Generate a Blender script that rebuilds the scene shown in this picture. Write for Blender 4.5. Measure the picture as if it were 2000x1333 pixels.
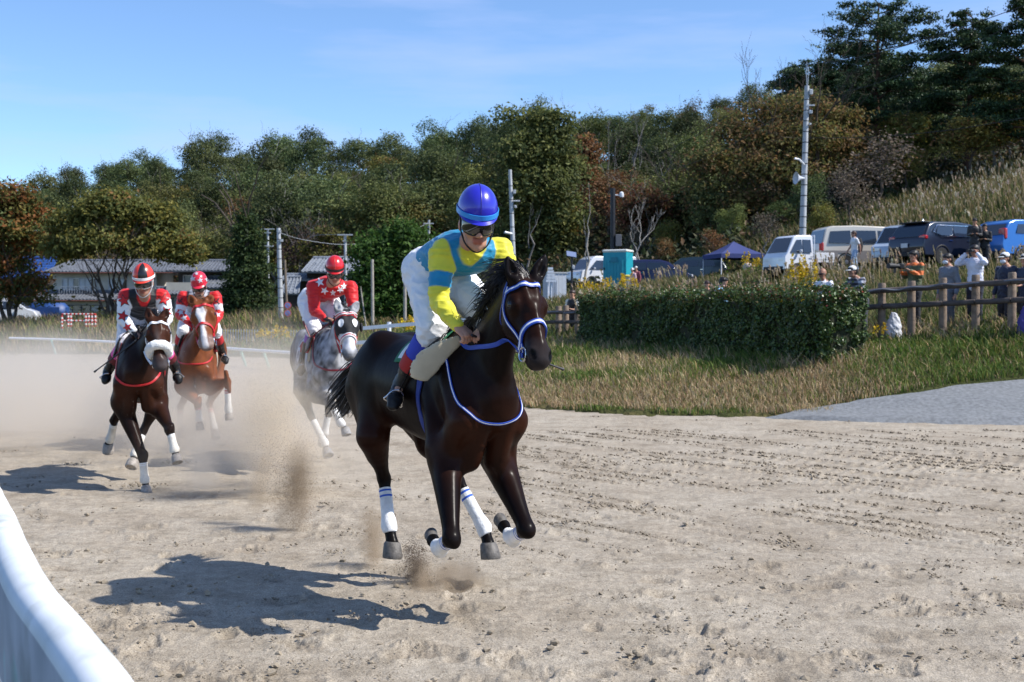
import bpy, bmesh, math, random
import numpy as np
from mathutils import Vector, Matrix, noise as mnoise
from mathutils.bvhtree import BVHTree

for o in list(bpy.data.objects): bpy.data.objects.remove(o)
sc = bpy.context.scene
C = sc.collection
rnd = random.Random(11)
nr = np.random.default_rng(5)
R = math.radians

# ---------------------------------------------------------------- camera, sky, sun, exposure
F, H, YH = 2450.0, 1.90, 615.0
TH = math.atan((666.5-YH)/F)
cam_d = bpy.data.cameras.new('camera'); cam = bpy.data.objects.new('camera', cam_d); C.objects.link(cam)
cam.location = (0, 0, H); cam.rotation_euler = (math.pi/2-TH, 0, 0)
cam_d.sensor_width = 36; cam_d.lens = 36*F/2000; cam_d.clip_start = .2; cam_d.clip_end = 3000
cam_d.dof.use_dof = True; cam_d.dof.focus_distance = 7.9; cam_d.dof.aperture_fstop = 5.6
sc.camera = cam
SUN_EL, SUN_AZ = R(46), R(-12)         # azimuth from +X (right) towards +Y (away)
sun_dir = Vector((math.cos(SUN_EL)*math.cos(SUN_AZ), math.cos(SUN_EL)*math.sin(SUN_AZ), math.sin(SUN_EL)))
sd = bpy.data.lights.new('sun', 'SUN'); sun = bpy.data.objects.new('sun', sd); C.objects.link(sun)
sd.energy = 4.6; sd.angle = R(.55); sd.color = (1, .955, .89)
sun.rotation_euler = sun_dir.to_track_quat('Z', 'Y').to_euler()
w = bpy.data.worlds.new('World'); sc.world = w; w.use_nodes = True
nt = w.node_tree; bg = nt.nodes['Background']
sky = nt.nodes.new('ShaderNodeTexSky'); sky.sky_type = 'NISHITA'; sky.sun_disc = False
sky.sun_elevation = SUN_EL; sky.sun_rotation = math.pi/2-SUN_AZ
sky.air_density = .8; sky.dust_density = 0; sky.ozone_density = 6.0
# thin high cirrus mixed into the sky
tc = nt.nodes.new('ShaderNodeTexCoord'); mp = nt.nodes.new('ShaderNodeMapping'); mp.inputs['Scale'].default_value = (1.3, 1.3, 9)
mp.inputs['Rotation'].default_value = (0, R(5), 0)
nz = nt.nodes.new('ShaderNodeTexNoise'); nz.inputs['Scale'].default_value = 2.3; nz.inputs['Detail'].default_value = 7; nz.inputs['Roughness'].default_value = .55
cr = nt.nodes.new('ShaderNodeValToRGB'); cr.color_ramp.elements[0].position = .47; cr.color_ramp.elements[1].position = .80
cr.color_ramp.elements[0].color = (0,0,0,1); cr.color_ramp.elements[1].color = (.7,.7,.7,1)
mx = nt.nodes.new('ShaderNodeMix'); mx.data_type = 'RGBA'; mx.inputs[7].default_value = (2.9, 3.55, 5.6, 1)
nt.links.new(tc.outputs['Generated'], mp.inputs[0]); nt.links.new(mp.outputs[0], nz.inputs[0]); nt.links.new(nz.outputs[0], cr.inputs[0])
nt.links.new(cr.outputs[0], mx.inputs[0]); nt.links.new(sky.outputs[0], mx.inputs[6]); nt.links.new(mx.outputs[2], bg.inputs[0])
bg.inputs[1].default_value = .15
sc.view_settings.view_transform = 'Standard'; sc.view_settings.look = 'None'; sc.view_settings.gamma = 1
sc.view_settings.exposure = 0.47; sc.view_settings.use_curve_mapping = False
sc.render.engine = 'CYCLES'
cy = sc.cycles; cy.use_denoising = True; cy.max_bounces = 7; cy.transparent_max_bounces = 8
cy.volume_bounces = 3; cy.volume_step_rate = 2.0; cy.volume_max_steps = 96; cy.diffuse_bounces = 3; cy.caustics_reflective = False; cy.caustics_refractive = False
cy.sample_clamp_indirect = 6

# ---------------------------------------------------------------- helpers
def P(px, py, d):
    """point seen at photo pixel (px,py), d metres ahead of the camera"""
    u, v = (px-1000)/F, (666.5-py)/F
    y, z = math.cos(TH)+math.sin(TH)*v, -math.sin(TH)+math.cos(TH)*v
    return Vector((u*d/y, d, H+z*d/y))
def PX(p):
    x, y, z = p[0], p[1], p[2]-H
    zc = y*math.cos(TH)-z*math.sin(TH); yc = y*math.sin(TH)+z*math.cos(TH)
    return (1000+F*x/zc, 666.5-F*yc/zc)

def tag(o, label=None, cat=None, group=None, kind=None):
    if label: o['label'] = label
    if cat: o['category'] = cat
    if group: o['group'] = group
    if kind: o['kind'] = kind
    return o
def empty(name, loc=(0,0,0), label=None, cat=None, group=None, rz=0):
    o = bpy.data.objects.new(name, None); C.objects.link(o); o.location = loc; o.rotation_euler = (0,0,rz)
    o.empty_display_size = .1
    return tag(o, label, cat, group)
def mesh_np(name, verts, faces, mats=None, parent=None, smooth=True, attrs=None, mi=None, vcol=None):
    """faces: array (n,3) / (n,4) or list of such arrays"""
    me = bpy.data.meshes.new(name)
    verts = np.asarray(verts, np.float32)
    fl = faces if isinstance(faces, list) and len(faces) and isinstance(faces[0], np.ndarray) else [np.asarray(faces)]
    fl = [f for f in fl if len(f)]
    me.vertices.add(len(verts)); me.vertices.foreach_set('co', verts.ravel())
    loops = np.concatenate([f.ravel() for f in fl]).astype(np.int32)
    tot = np.concatenate([np.full(len(f), f.shape[1], np.int32) for f in fl])
    st = np.concatenate([[0], np.cumsum(tot)[:-1]]).astype(np.int32)
    me.loops.add(len(loops)); me.loops.foreach_set('vertex_index', loops)
    me.polygons.add(len(tot)); me.polygons.foreach_set('loop_start', st); me.polygons.foreach_set('loop_total', tot)
    me.polygons.foreach_set('use_smooth', np.full(len(tot), bool(smooth)))
    if mats is not None:
        for m in (mats if isinstance(mats, (list, tuple)) else [mats]): me.materials.append(m)
    if mi is not None: me.polygons.foreach_set('material_index', np.asarray(mi, np.int32))
    me.update(calc_edges=True)
    if attrs:
        for k, v in attrs.items():
            a = me.attributes.new(k, 'FLOAT', 'POINT'); a.data.foreach_set('value', np.asarray(v, np.float32))
    if vcol is not None:
        a = me.color_attributes.new('col', 'FLOAT_COLOR', 'POINT')
        vc = np.asarray(vcol, np.float32)
        if vc.shape[1] == 3: vc = np.concatenate([vc, np.ones((len(vc),1), np.float32)], 1)
        a.data.foreach_set('color', vc.ravel())
    o = bpy.data.objects.new(name, me); C.objects.link(o)
    if parent is not None: o.parent = parent
    return o

class MB:
    """collects simple solids into one mesh"""
    def __init__(s): s.v=[]; s.f=[]; s.m=[]; s.cur=0
    def mat(s, i): s.cur = i; return s
    def add(s, vs, fs):
        b = len(s.v); s.v += [tuple(x) for x in vs]; s.f += [tuple(b+i for i in f) for f in fs]; s.m += [s.cur]*len(fs); return s
    def box(s, c, d, rz=0, M=None, bev=0):
        hx,hy,hz = d[0]/2,d[1]/2,d[2]/2
        if bev > 0:
            b = min(bev, hx*.9, hy*.9, hz*.9); pts=[]; 
            for sx in (-1,1):
                for sy in (-1,1):
                    for sz in (-1,1):
                        pts += [(sx*(hx-b),sy*(hy-b),sz*hz),(sx*(hx-b),sy*hy,sz*(hz-b)),(sx*hx,sy*(hy-b),sz*(hz-b))]
            bm = bmesh.new()
            for p in pts: bm.verts.new(p)
            bmesh.ops.convex_hull(bm, input=bm.verts[:]); bmesh.ops.dissolve_limit(bm, angle_limit=.02, verts=bm.verts[:], edges=bm.edges[:])
            bm.verts.index_update()
            vs = [v.co.copy() for v in bm.verts]; fs = [[v.index for v in f.verts] for f in bm.faces]; bm.free()
        else:
            vs = [Vector((sx*hx,sy*hy,sz*hz)) for sx in (-1,1) for sy in (-1,1) for sz in (-1,1)]
            fs = [(0,1,3,2),(4,6,7,5),(0,4,5,1),(2,3,7,6),(0,2,6,4),(1,5,7,3)]
        rot = (M.to_3x3() if M is not None else Matrix.Rotation(rz,3,'Z'))
        return s.add([rot@v+Vector(c) for v in vs], fs)
    def tube(s, pts, rad, n=8, caps=True, flat=1.0):
        pts = [Vector(p) for p in pts]
        if not isinstance(rad, (list, tuple)): rad = [rad]*len(pts)
        vs=[]; fs=[]; up=None
        for i,p in enumerate(pts):
            t = (pts[min(i+1,len(pts)-1)]-pts[max(i-1,0)]).normalized()
            if up is None: up = t.orthogonal().normalized() if abs(t.z)>.95 else Vector((0,0,1)).cross(t).normalized()
            up = (up-t*up.dot(t)).normalized(); bi = t.cross(up)
            for k in range(n):
                a = 2*math.pi*k/n; vs.append(p+(up*math.cos(a)+bi*math.sin(a)*flat)*rad[i])
        for i in range(len(pts)-1):
            for k in range(n):
                fs.append((i*n+k, i*n+(k+1)%n, (i+1)*n+(k+1)%n, (i+1)*n+k))
        if caps: fs.append(tuple(range(n))[::-1]); fs.append(tuple(range((len(pts)-1)*n, len(pts)*n)))
        return s.add(vs, fs)
    def lathe(s, c, prof, n=16, axis=(0,0,1), sy=1.0):
        ax = Vector(axis).normalized(); q = Vector((0,0,1)).rotation_difference(ax); vs=[]; fs=[]
        for r,z in prof:
            for k in range(n):
                a=2*math.pi*k/n; vs.append(Vector(c)+q@Vector((r*math.cos(a), r*math.sin(a)*sy, z)))
        for i in range(len(prof)-1):
            for k in range(n): fs.append((i*n+k, i*n+(k+1)%n, (i+1)*n+(k+1)%n, (i+1)*n+k))
        if prof[0][0]>1e-5: fs.append(tuple(range(n))[::-1])
        if prof[-1][0]>1e-5: fs.append(tuple(range((len(prof)-1)*n, len(prof)*n)))
        return s.add(vs, fs)
    def build(s, name, mats, parent=None, smooth=False, loc=None):
        me = bpy.data.meshes.new(name); me.from_pydata([tuple(v) for v in s.v], [], s.f)
        for m in (mats if isinstance(mats,(list,tuple)) else [mats]): me.materials.append(m)
        if s.m and max(s.m) > 0: me.polygons.foreach_set('material_index', s.m)
        me.polygons.foreach_set('use_smooth', [smooth]*len(s.f)); me.update()
        if smooth:
            try: me.set_sharp_from_angle(angle=R(40))
            except Exception: pass
        o = bpy.data.objects.new(name, me); C.objects.link(o)
        if parent is not None: o.parent = parent
        if loc is not None: o.location = loc
        return o
def copy_tree(o, parent=None):
    c = o.copy(); C.objects.link(c)
    if parent is not None: c.parent = parent
    for ch in list(o.children): copy_tree(ch, c)
    return c

# ---------------------------------------------------------------- numpy noise
def _h(ix, iy, iz, s):
    n = (ix.astype(np.int64)*374761393 + iy.astype(np.int64)*668265263 + iz.astype(np.int64)*2147483647 + s*1274126177) & 0xffffffff
    n = ((n ^ (n>>13))*1274126177) & 0xffffffff
    return ((n ^ (n>>16)) & 0xffff)/65535.0
def vnoise(x, y, z=None, s=0):
    x = np.asarray(x, float); y = np.asarray(y, float); z = np.zeros_like(x) if z is None else np.asarray(z, float)
    ix, iy, iz = np.floor(x), np.floor(y), np.floor(z); fx, fy, fz = x-ix, y-iy, z-iz
    ux, uy, uz = fx*fx*fx*(fx*(fx*6-15)+10), fy*fy*fy*(fy*(fy*6-15)+10), fz*fz*(3-2*fz)
    def L(a,b,t): return a+(b-a)*t
    flat = not np.any(fz)
    def pl(k):
        return L(L(_h(ix,iy,iz+k,s),_h(ix+1,iy,iz+k,s),ux), L(_h(ix,iy+1,iz+k,s),_h(ix+1,iy+1,iz+k,s),ux), uy)
    return (pl(0) if flat else L(pl(0),pl(1),uz))*2-1
def fbm(x, y, z=None, o=4, s=0, g=.5):
    r = 0; a = 1; t = 0
    for i in range(o):
        f = 2**i; r = r+a*vnoise(np.asarray(x)*f+i*7.3, np.asarray(y)*f-i*3.1, None if z is None else np.asarray(z)*f, s+i); t += a; a *= g
    return r/t

# ---------------------------------------------------------------- materials
MATS = {}
def mat(name, col, rough=.6, spec=.5, metal=0, var=.0, vscale=8, bump=0, bscale=30, coat=0, sheen=0, alpha=None, col2=None, trans=0, detail=4, sub=0):
    if name in MATS: return MATS[name]
    m = bpy.data.materials.new(name); m.use_nodes = True; n = m.node_tree.nodes; l = m.node_tree.links; b = n['Principled BSDF']
    b.inputs['Base Color'].default_value = (*col, 1); b.inputs['Roughness'].default_value = rough; b.inputs['Metallic'].default_value = metal
    b.inputs['Specular IOR Level'].default_value = spec; b.inputs['Coat Weight'].default_value = coat; b.inputs['Coat Roughness'].default_value = .15
    b.inputs['Sheen Weight'].default_value = sheen
    if trans: b.inputs['Transmission Weight'].default_value = trans
    if sub: b.inputs['Subsurface Weight'].default_value = sub; b.inputs['Subsurface Radius'].default_value = (.01,.004,.002); 
    if var > 0 or bump > 0:
        t = n.new('ShaderNodeTexCoord')
    if var > 0:
        z = n.new('ShaderNodeTexNoise'); z.inputs['Scale'].default_value = vscale; z.inputs['Detail'].default_value = detail
        l.new(t.outputs['Object'], z.inputs['Vector']); r = n.new('ShaderNodeValToRGB')
        c2 = col2 if col2 else tuple(min(1, c*(1+var)) for c in col)
        c1 = tuple(c*(1-var) for c in col) if not col2 else col
        r.color_ramp.elements[0].color = (*c1,1); r.color_ramp.elements[1].color = (*c2,1); r.color_ramp.elements[0].position = .3; r.color_ramp.elements[1].position = .7
        l.new(z.outputs['Fac'], r.inputs[0]); l.new(r.outputs[0], b.inputs['Base Color'])
    if bump > 0:
        z2 = n.new('ShaderNodeTexNoise'); z2.inputs['Scale'].default_value = bscale; z2.inputs['Detail'].default_value = 5
        bu = n.new('ShaderNodeBump'); bu.inputs['Strength'].default_value = bump; bu.inputs['Distance'].default_value = .02
        l.new(t.outputs['Object'], z2.inputs['Vector']); l.new(z2.outputs['Fac'], bu.inputs['Height']); l.new(bu.outputs[0], b.inputs['Normal'])
    MATS[name] = m
    return m
def vmat(name, rough=.6, spec=.4, var=.0, vscale=20, bump=0, bscale=40, coat=0, coatr=.3, sheen=0, trl=0, bstretch=None, sub=0):
    """material whose colour is the mesh's own 'col' attribute (hide colours, cloth dyes, leaf tints) with some grain"""
    if name in MATS: return MATS[name]
    m = bpy.data.materials.new(name); m.use_nodes = True; n = m.node_tree.nodes; l = m.node_tree.links; b = n['Principled BSDF']
    b.inputs['Roughness'].default_value = rough; b.inputs['Specular IOR Level'].default_value = spec
    b.inputs['Coat Weight'].default_value = coat; b.inputs['Coat Roughness'].default_value = coatr; b.inputs['Sheen Weight'].default_value = sheen
    if sub: b.inputs['Subsurface Weight'].default_value = sub; b.inputs['Subsurface Radius'].default_value = (.012,.005,.003); b.inputs['Subsurface Scale'].default_value = 1
    at = n.new('ShaderNodeVertexColor'); at.layer_name = 'col'; src = at.outputs['Color']
    t = n.new('ShaderNodeTexCoord')
    if var > 0:
        z = n.new('ShaderNodeTexNoise'); z.inputs['Scale'].default_value = vscale; z.inputs['Detail'].default_value = 5; l.new(t.outputs['Object'], z.inputs['Vector'])
        mr = n.new('ShaderNodeMapRange'); mr.inputs[1].default_value = .3; mr.inputs[2].default_value = .7; mr.inputs[3].default_value = 1-var; mr.inputs[4].default_value = 1+var
        l.new(z.outputs['Fac'], mr.inputs[0]); vm = n.new('ShaderNodeVectorMath'); vm.operation = 'SCALE'; l.new(src, vm.inputs[0]); l.new(mr.outputs[0], vm.inputs['Scale']); src = vm.outputs[0]
    l.new(src, b.inputs['Base Color'])
    if bump > 0:
        z2 = n.new('ShaderNodeTexNoise'); z2.inputs['Scale'].default_value = bscale; z2.inputs['Detail'].default_value = 4
        v = t.outputs['Object']
        if bstretch:
            mpn = n.new('ShaderNodeMapping'); mpn.inputs['Scale'].default_value = bstretch; l.new(v, mpn.inputs[0]); v = mpn.outputs[0]
        bu = n.new('ShaderNodeBump'); bu.inputs['Strength'].default_value = bump; bu.inputs['Distance'].default_value = .01
        l.new(v, z2.inputs['Vector']); l.new(z2.outputs['Fac'], bu.inputs['Height']); l.new(bu.outputs[0], b.inputs['Normal'])
    if trl > 0:
        out = n['Material Output']; tr = n.new('ShaderNodeBsdfTranslucent'); ms = n.new('ShaderNodeMixShader'); ms.inputs[0].default_value = trl
        l.new(src, tr.inputs[0]); l.new(b.outputs[0], ms.inputs[1]); l.new(tr.outputs[0], ms.inputs[2]); l.new(ms.outputs[0], out.inputs[0])
    MATS[name] = m
    return m

# ---------------------------------------------------------------- signed distance bodies
def _v(a): return np.array(a, float)
class Sdf:
    def __init__(s, vox): s.p = []; s.vox = vox
    def seg(s, A, B, ra, rb, side=(1,0,0), k=.02, tg='', neg=False):
        ra = (ra,ra) if not isinstance(ra, tuple) else ra; rb = (rb,rb) if not isinstance(rb, tuple) else rb
        A = _v(A); B = _v(B); w_ = B-A; L = np.linalg.norm(w_)
        if L < 1e-6: w_ = np.array([0,0,1.]); B = A+w_*1e-4; L = 1e-4
        w_ = w_/np.linalg.norm(w_); S = _v(side); S = S-w_*S.dot(w_)
        if np.linalg.norm(S) < 1e-3: S = np.cross(w_, [0,0,1.]) if abs(w_[2])<.9 else np.cross(w_,[0,1.,0])
        S = S/np.linalg.norm(S); U = np.cross(w_, S)
        s.p.append(dict(A=A,B=B,w=w_,L=L,S=S,U=U,ra=ra,rb=rb,k=k,tg=tg,neg=neg)); return s
    def ball(s, c, r, k=.02, tg='', neg=False, ax=None):
        """ellipsoid r=(rx,ry,rz) along axes ax (3 vectors) """
        r = (r,r,r) if not isinstance(r, tuple) else r
        ax = np.eye(3) if ax is None else np.array([_v(a)/np.linalg.norm(a) for a in ax])
        s.p.append(dict(E=True, c=_v(c), r=_v(r), ax=ax, k=k, tg=tg, neg=neg)); return s
    def chain(s, pts, rads, side=(1,0,0), k=.02, tg='', k0=None):
        rads = [(r,r) if not isinstance(r, tuple) else r for r in rads]; n = len(pts)
        sub = 3 if n > 2 else 1
        pp = catmull(pts, (n-1)*sub+1) if n > 2 else [Vector(p) for p in pts]
        rr = catmull([Vector((a,b,0)) for a,b in rads], (n-1)*sub+1) if n > 2 else [Vector((a,b,0)) for a,b in rads]
        t = Sdf(s.vox)
        for i in range(len(pp)-1): t.seg(pp[i], pp[i+1], (rr[i].x,rr[i].y), (rr[i+1].x,rr[i+1].y), side)
        s.p.append(dict(G=t.p, k=(k if k0 is None else k0), tg=tg, neg=False)); return s
    @staticmethod
    def d(q, X):
        if 'G' in q:
            r = Sdf.d(q['G'][0], X)
            for e in q['G'][1:]: r = np.minimum(r, Sdf.d(e, X))
            return r
        if 'E' in q:
            r = (X-q['c'])@q['ax'].T; k0 = np.linalg.norm(r/q['r'],axis=-1); k1 = np.linalg.norm(r/q['r']**2,axis=-1)+1e-9
            return k0*(k0-1)/k1
        r = X-q['A']; t = np.clip((r@q['w'])/q['L'],0,1); r = r-(t*q['L'])[...,None]*q['w']
        a = q['ra'][0]+(q['rb'][0]-q['ra'][0])*t; b = q['ra'][1]+(q['rb'][1]-q['ra'][1])*t; c = np.minimum(a,b)
        x = r@q['S']; y = r@q['U']; z = r@q['w']
        k0 = np.sqrt((x/a)**2+(y/b)**2+(z/c)**2); k1 = np.sqrt((x/a**2)**2+(y/b**2)**2+(z/c**2)**2)+1e-9
        return np.where(k0<1e-4, -c, k0*(k0-1)/k1)
    @staticmethod
    def comb(v, dd, q, k):
        if q['neg']:
            dd = -dd; h = np.maximum(k-np.abs(v-dd),0)/k; return np.maximum(v,dd)+h*h*k*.25
        h = np.maximum(k-np.abs(v-dd),0)/k; return np.minimum(v,dd)-h*h*k*.25
    def bb(s, q):
        if 'G' in q:
            b = [s.bb(e) for e in q['G']]; return np.min([x[0] for x in b],0), np.max([x[1] for x in b],0)
        if 'E' in q: m = q['r'].max(); return q['c']-m, q['c']+m
        m = max(*q['ra'],*q['rb']); return np.minimum(q['A'],q['B'])-m, np.maximum(q['A'],q['B'])+m
    def dist(s, X, tags=None):
        v = np.full(len(X), 9.)
        for q in s.p:
            if tags is not None and q['tg'] not in tags: continue
            v = np.minimum(v, s.d(q, X)) if (q['neg'] and tags is not None) else s.comb(v, s.d(q, X), q, max(q['k'],1e-3))
        return v
    def mesh(s, post=None):
        lo = np.min([s.bb(q)[0] for q in s.p if not q['neg']],0)-4*s.vox; hi = np.max([s.bb(q)[1] for q in s.p if not q['neg']],0)+4*s.vox
        n = np.ceil((hi-lo)/s.vox).astype(int)+1
        V = np.full(n, 1., np.float64)
        ax = [lo[i]+np.arange(n[i])*s.vox for i in range(3)]
        for q in s.p:
            a, b = s.bb(q); m = q['k']+3*s.vox
            i0 = np.maximum(((a-m-lo)/s.vox).astype(int),0); i1 = np.minimum(np.ceil((b+m-lo)/s.vox).astype(int)+1, n)
            if np.any(i1<=i0): continue
            sl = tuple(slice(i0[i],i1[i]) for i in range(3))
            X = np.stack(np.meshgrid(*[ax[i][sl[i]] for i in range(3)], indexing='ij'),-1)
            V[sl] = s.comb(V[sl], s.d(q, X), q, max(q['k'],1e-3))
        if post is not None:
            X = np.stack(np.meshgrid(*ax, indexing='ij'),-1); V = post(V, X)
        return nets(V, lo, s.vox)
def nets(V, lo, vox):
    S = V < 0; n = V.shape
    cs = np.zeros(tuple(k-1 for k in n), np.int8); 
    for i in (0,1):
        for j in (0,1):
            for k in (0,1): cs += S[i:n[0]-1+i, j:n[1]-1+j, k:n[2]-1+k]
    act = (cs>0)&(cs<8); idx = np.argwhere(act); N = len(idx)
    if N == 0: return np.zeros((0,3)), np.zeros((0,4),int)
    acc = np.zeros((N,3)); cnt = np.zeros(N)
    cor = [(i,j,k) for i in (0,1) for j in (0,1) for k in (0,1)]
    val = {c: V[idx[:,0]+c[0], idx[:,1]+c[1], idx[:,2]+c[2]] for c in cor}
    for c in cor:
        for a in range(3):
            if c[a]==0:
                c2 = list(c); c2[a]=1; c2 = tuple(c2); v0, v1 = val[c], val[c2]; m = (v0<0)!=(v1<0)
                t = np.where(m, v0/np.where(m, v0-v1, 1), 0); p = np.tile(np.array(c,float),(N,1)); p[:,a] += t
                acc[m] += p[m]; cnt[m] += 1
    vert = lo+(idx+acc/cnt[:,None])*vox
    lut = np.full(act.shape, -1, np.int64); lut[tuple(idx.T)] = np.arange(N)
    F_ = []
    for a in range(3):
        b, c = (a+1)%3, (a+2)%3
        sl0 = [slice(None)]*3; sl1 = [slice(None)]*3; sl0[a] = slice(0,n[a]-1); sl1[a] = slice(1,n[a])
        s0, s1 = S[tuple(sl0)], S[tuple(sl1)]; e = np.argwhere(s0!=s1)
        e = e[(e[:,b]>0)&(e[:,c]>0)&(e[:,b]<n[b]-1)&(e[:,c]<n[c]-1)]
        if not len(e): continue
        fl = s0[tuple(e.T)]
        def g(db, dc):
            q = e.copy(); q[:,b] -= db; q[:,c] -= dc; return lut[tuple(q.T)]
        quad = np.stack([g(1,1), g(0,1), g(0,0), g(1,0)],1)
        quad[~fl] = quad[~fl][:,::-1]; F_.append(quad)
    f = np.concatenate(F_); f = f[(f>=0).all(1)]
    return vert, f
def relax(v, f, it=2, lam=.5):
    e = np.concatenate([f[:,[0,1]],f[:,[1,2]],f[:,[2,3]],f[:,[3,0]]]); e = np.concatenate([e, e[:,::-1]])
    for _ in range(it):
        acc = np.zeros_like(v); np.add.at(acc, e[:,0], v[e[:,1]]); c = np.bincount(e[:,0], minlength=len(v)).astype(float); c[c==0]=1
        v = v+lam*(acc/c[:,None]-v)
    return v
def bvh_of(v, f): return BVHTree.FromPolygons([tuple(x) for x in v], [tuple(int(i) for i in q) for q in f])
def catmull(pts, n):
    pts = [Vector(p) for p in pts]; q = [pts[0]*2-pts[1]]+pts+[pts[-1]*2-pts[-2]]; out = []
    m = len(pts)-1
    for i in range(n):
        u = i/(n-1)*m; k = min(int(u), m-1); t = u-k; a,b,c,d = q[k:k+4]
        out.append(.5*((2*b)+(c-a)*t+(2*a-5*b+4*c-d)*t*t+(3*b-a-3*c+d)*t**3))
    return out
def strap(name, pts, width, thick, m, parent, bvh=None, off=.004, n=40, snap=True, closed=False, stripe=None, smooth=3):
    """leather or webbing band laid over a surface"""
    ps = catmull(pts, n); vs=[]; fs=[]; mi=[]
    loc=[]; 
    for p in ps:
        if bvh is not None and snap:
            h, nn, _, _ = bvh.find_nearest(p); loc.append((h+nn*off, nn))
        else: loc.append((p, None))
    # smooth the path a little
    for _ in range(smooth):
        L2 = list(loc)
        for i in range(1, len(loc)-1): L2[i] = ((loc[i-1][0]+loc[i][0]*2+loc[i+1][0])/4, loc[i][1])
        loc = L2
    if bvh is not None and snap:
        for i in range(len(loc)):
            p, nn = loc[i]; h, n2, _, _ = bvh.find_nearest(p)
            if (p-h).dot(n2) < off: loc[i] = (h+n2*off, nn)
    for i,(p,nn) in enumerate(loc):
        t = (loc[min(i+1,n-1)][0]-loc[max(i-1,0)][0]).normalized()
        if nn is None:
            nn = Vector((0,-1,.2)); 
        nn = (nn-t*nn.dot(t)).normalized(); s_ = t.cross(nn)
        w2 = width/2
        cross = [(-w2,0),(-w2,thick*.8),(-w2*.35,thick),(w2*.35,thick),(w2,thick*.8),(w2,0)]
        for a,b in cross: vs.append(p+s_*a+nn*b)
    for i in range(n-1):
        for k in range(6):
            fs.append((i*6+k, i*6+(k+1)%6, (i+1)*6+(k+1)%6, (i+1)*6+k)); mi.append(1 if (stripe and k == 2) else 0)
    fs.append((5,4,3,2,1,0)); fs.append(tuple((n-1)*6+k for k in range(6))); mi += [0,0]
    b = MB(); b.v = [tuple(x) for x in vs]; b.f = fs; b.m = mi
    o = b.build(name, [m, stripe] if stripe else m, parent, smooth=True)
    return o
def smooth01(x): x = np.clip(x,0,1); return x*x*(3-2*x)
# ================================================================ the land
CP = []   # control points: photo pixel + distance -> terrain height
def cp(px, py, d): p = P(px, py, d); CP.append((p.x, p.y, p.z))
def cz(x, y, z): CP.append((x, y, z))
for x,y in ((-6,10),(0,10),(6,10),(12,14),(-8,25),(-3,22),(0,24),(-14,40),(-30,52),(8,20),(16,20)): cz(x,y,0)
for a in ((1030,800,25.2),(1250,812,23.6),(1500,815,23.3),(1600,795,23.6),(1750,772,23.8),(1900,752,24.0),(2000,740,24.2),(2200,722,24.8)): cp(*a)
for a in ((1690,708,25.6),(1500,698,28.5),(1300,684,33),(1135,672,38),(1080,660,40),(1785,662,27.5),(1905,650,26.8),(1990,642,26.2),(2200,630,26)): cp(*a)
for a in ((900,668,44),(760,690,45),(520,700,50),(300,690,58),(0,682,66),(520,680,60),(150,655,75),(0,650,80),(760,655,58)): cp(*a)
for a in ((100,626,110),(400,630,105),(650,625,98),(215,622,86),(480,625,80),(770,640,70),(560,622,72),(0,626,120),(-200,626,100),(900,628,75),(1060,600,78)): cp(*a)
for a in ((1210,572,74),(1160,568,85),(1280,565,80),(1430,545,77),(1555,545,57),(1680,536,57),(1760,535,54),(1840,520,54),(1980,515,54),(1400,590,50),(1600,585,42),(1850,585,40),(2150,505,54),(1150,600,58)): cp(*a)
for a in ((1990,370,76),(1900,412,68),(1750,440,72),(2000,330,88),(2200,310,80),(1700,370,95),(1850,360,95),(1500,470,82),(1300,510,95),(1100,525,100)): cp(*a)
for a in ((1400,350,140),(1600,325,130),(1900,240,130),(1150,400,140),(1000,430,135),(850,470,135),(700,540,135),(500,560,140),(250,585,150),(0,600,160)): cp(*a)
for a in ((1400,285,175),(1600,265,170),(2000,215,180),(1000,335,180),(1150,325,180),(850,375,190),(700,400,200),(560,372,225),(450,370,230),(300,395,235),(150,440,240),(0,480,250),(-200,520,260)): cp(*a)
for a in ((1400,330,300),(1000,400,300),(560,440,330),(0,560,360),(2100,300,300)): cp(*a)
CP = np.array(CP)
_D = np.linalg.norm(CP[:,None,:2]-CP[None,:,:2],axis=-1); n_ = len(CP)
_A = np.zeros((n_+1,n_+1)); _A[:n_,:n_] = -_D; _A[:n_,n_] = 1; _A[n_,:n_] = 1
_A[:n_,:n_] += np.eye(n_)*-.0
_W = np.linalg.solve(_A, np.concatenate([CP[:,2],[0]]))
def hgt(x, y):
    x = np.asarray(x,float); y = np.asarray(y,float); sh = x.shape; q = np.stack([x.ravel(),y.ravel()],1); out = np.empty(len(q))
    for i in range(0,len(q),20000):
        d = np.linalg.norm(q[i:i+20000,None]-CP[None,:,:2],axis=-1); out[i:i+20000] = -d@_W[:n_]+_W[n_]
    return out.reshape(sh)
EX = np.array([-90,-25,-9.9,-4.1,.3,2.4,4.75,8,12,20,60.]); EY = np.array([64,62,55,36,25.2,23.6,23.2,22.3,21.4,20,20.])
def edge(x): return np.interp(x, EX, EY)
def ground_h(x, y):
    z = hgt(x, y); s = y-edge(x)+.25*fbm(np.asarray(x)*.9,np.asarray(y)*.9,None,3,2)     # >0 behind the edge of the sand
    t = np.clip(s/1.2,0,1); on = np.clip((s+.25)/.25,0,1)
    z = np.where(s<0, -.35*(1-on), np.maximum(z,.015)*t+.03*(1-t)*on+.05*np.exp(-((s-.35)/.3)**2))
    return z+np.where(s>0, .05*fbm(np.asarray(x)*.6,np.asarray(y)*.6,None,3,8)*np.clip(s,0,1),0)
def gh(x, y): return float(ground_h(np.array([x]),np.array([y]))[0])
def GP(px, d, dz=0):
    """point on the ground seen in column px at distance d"""
    x = (px-1000)/F*d*1.0; return Vector((x, d, gh(x,d)+dz))
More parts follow.
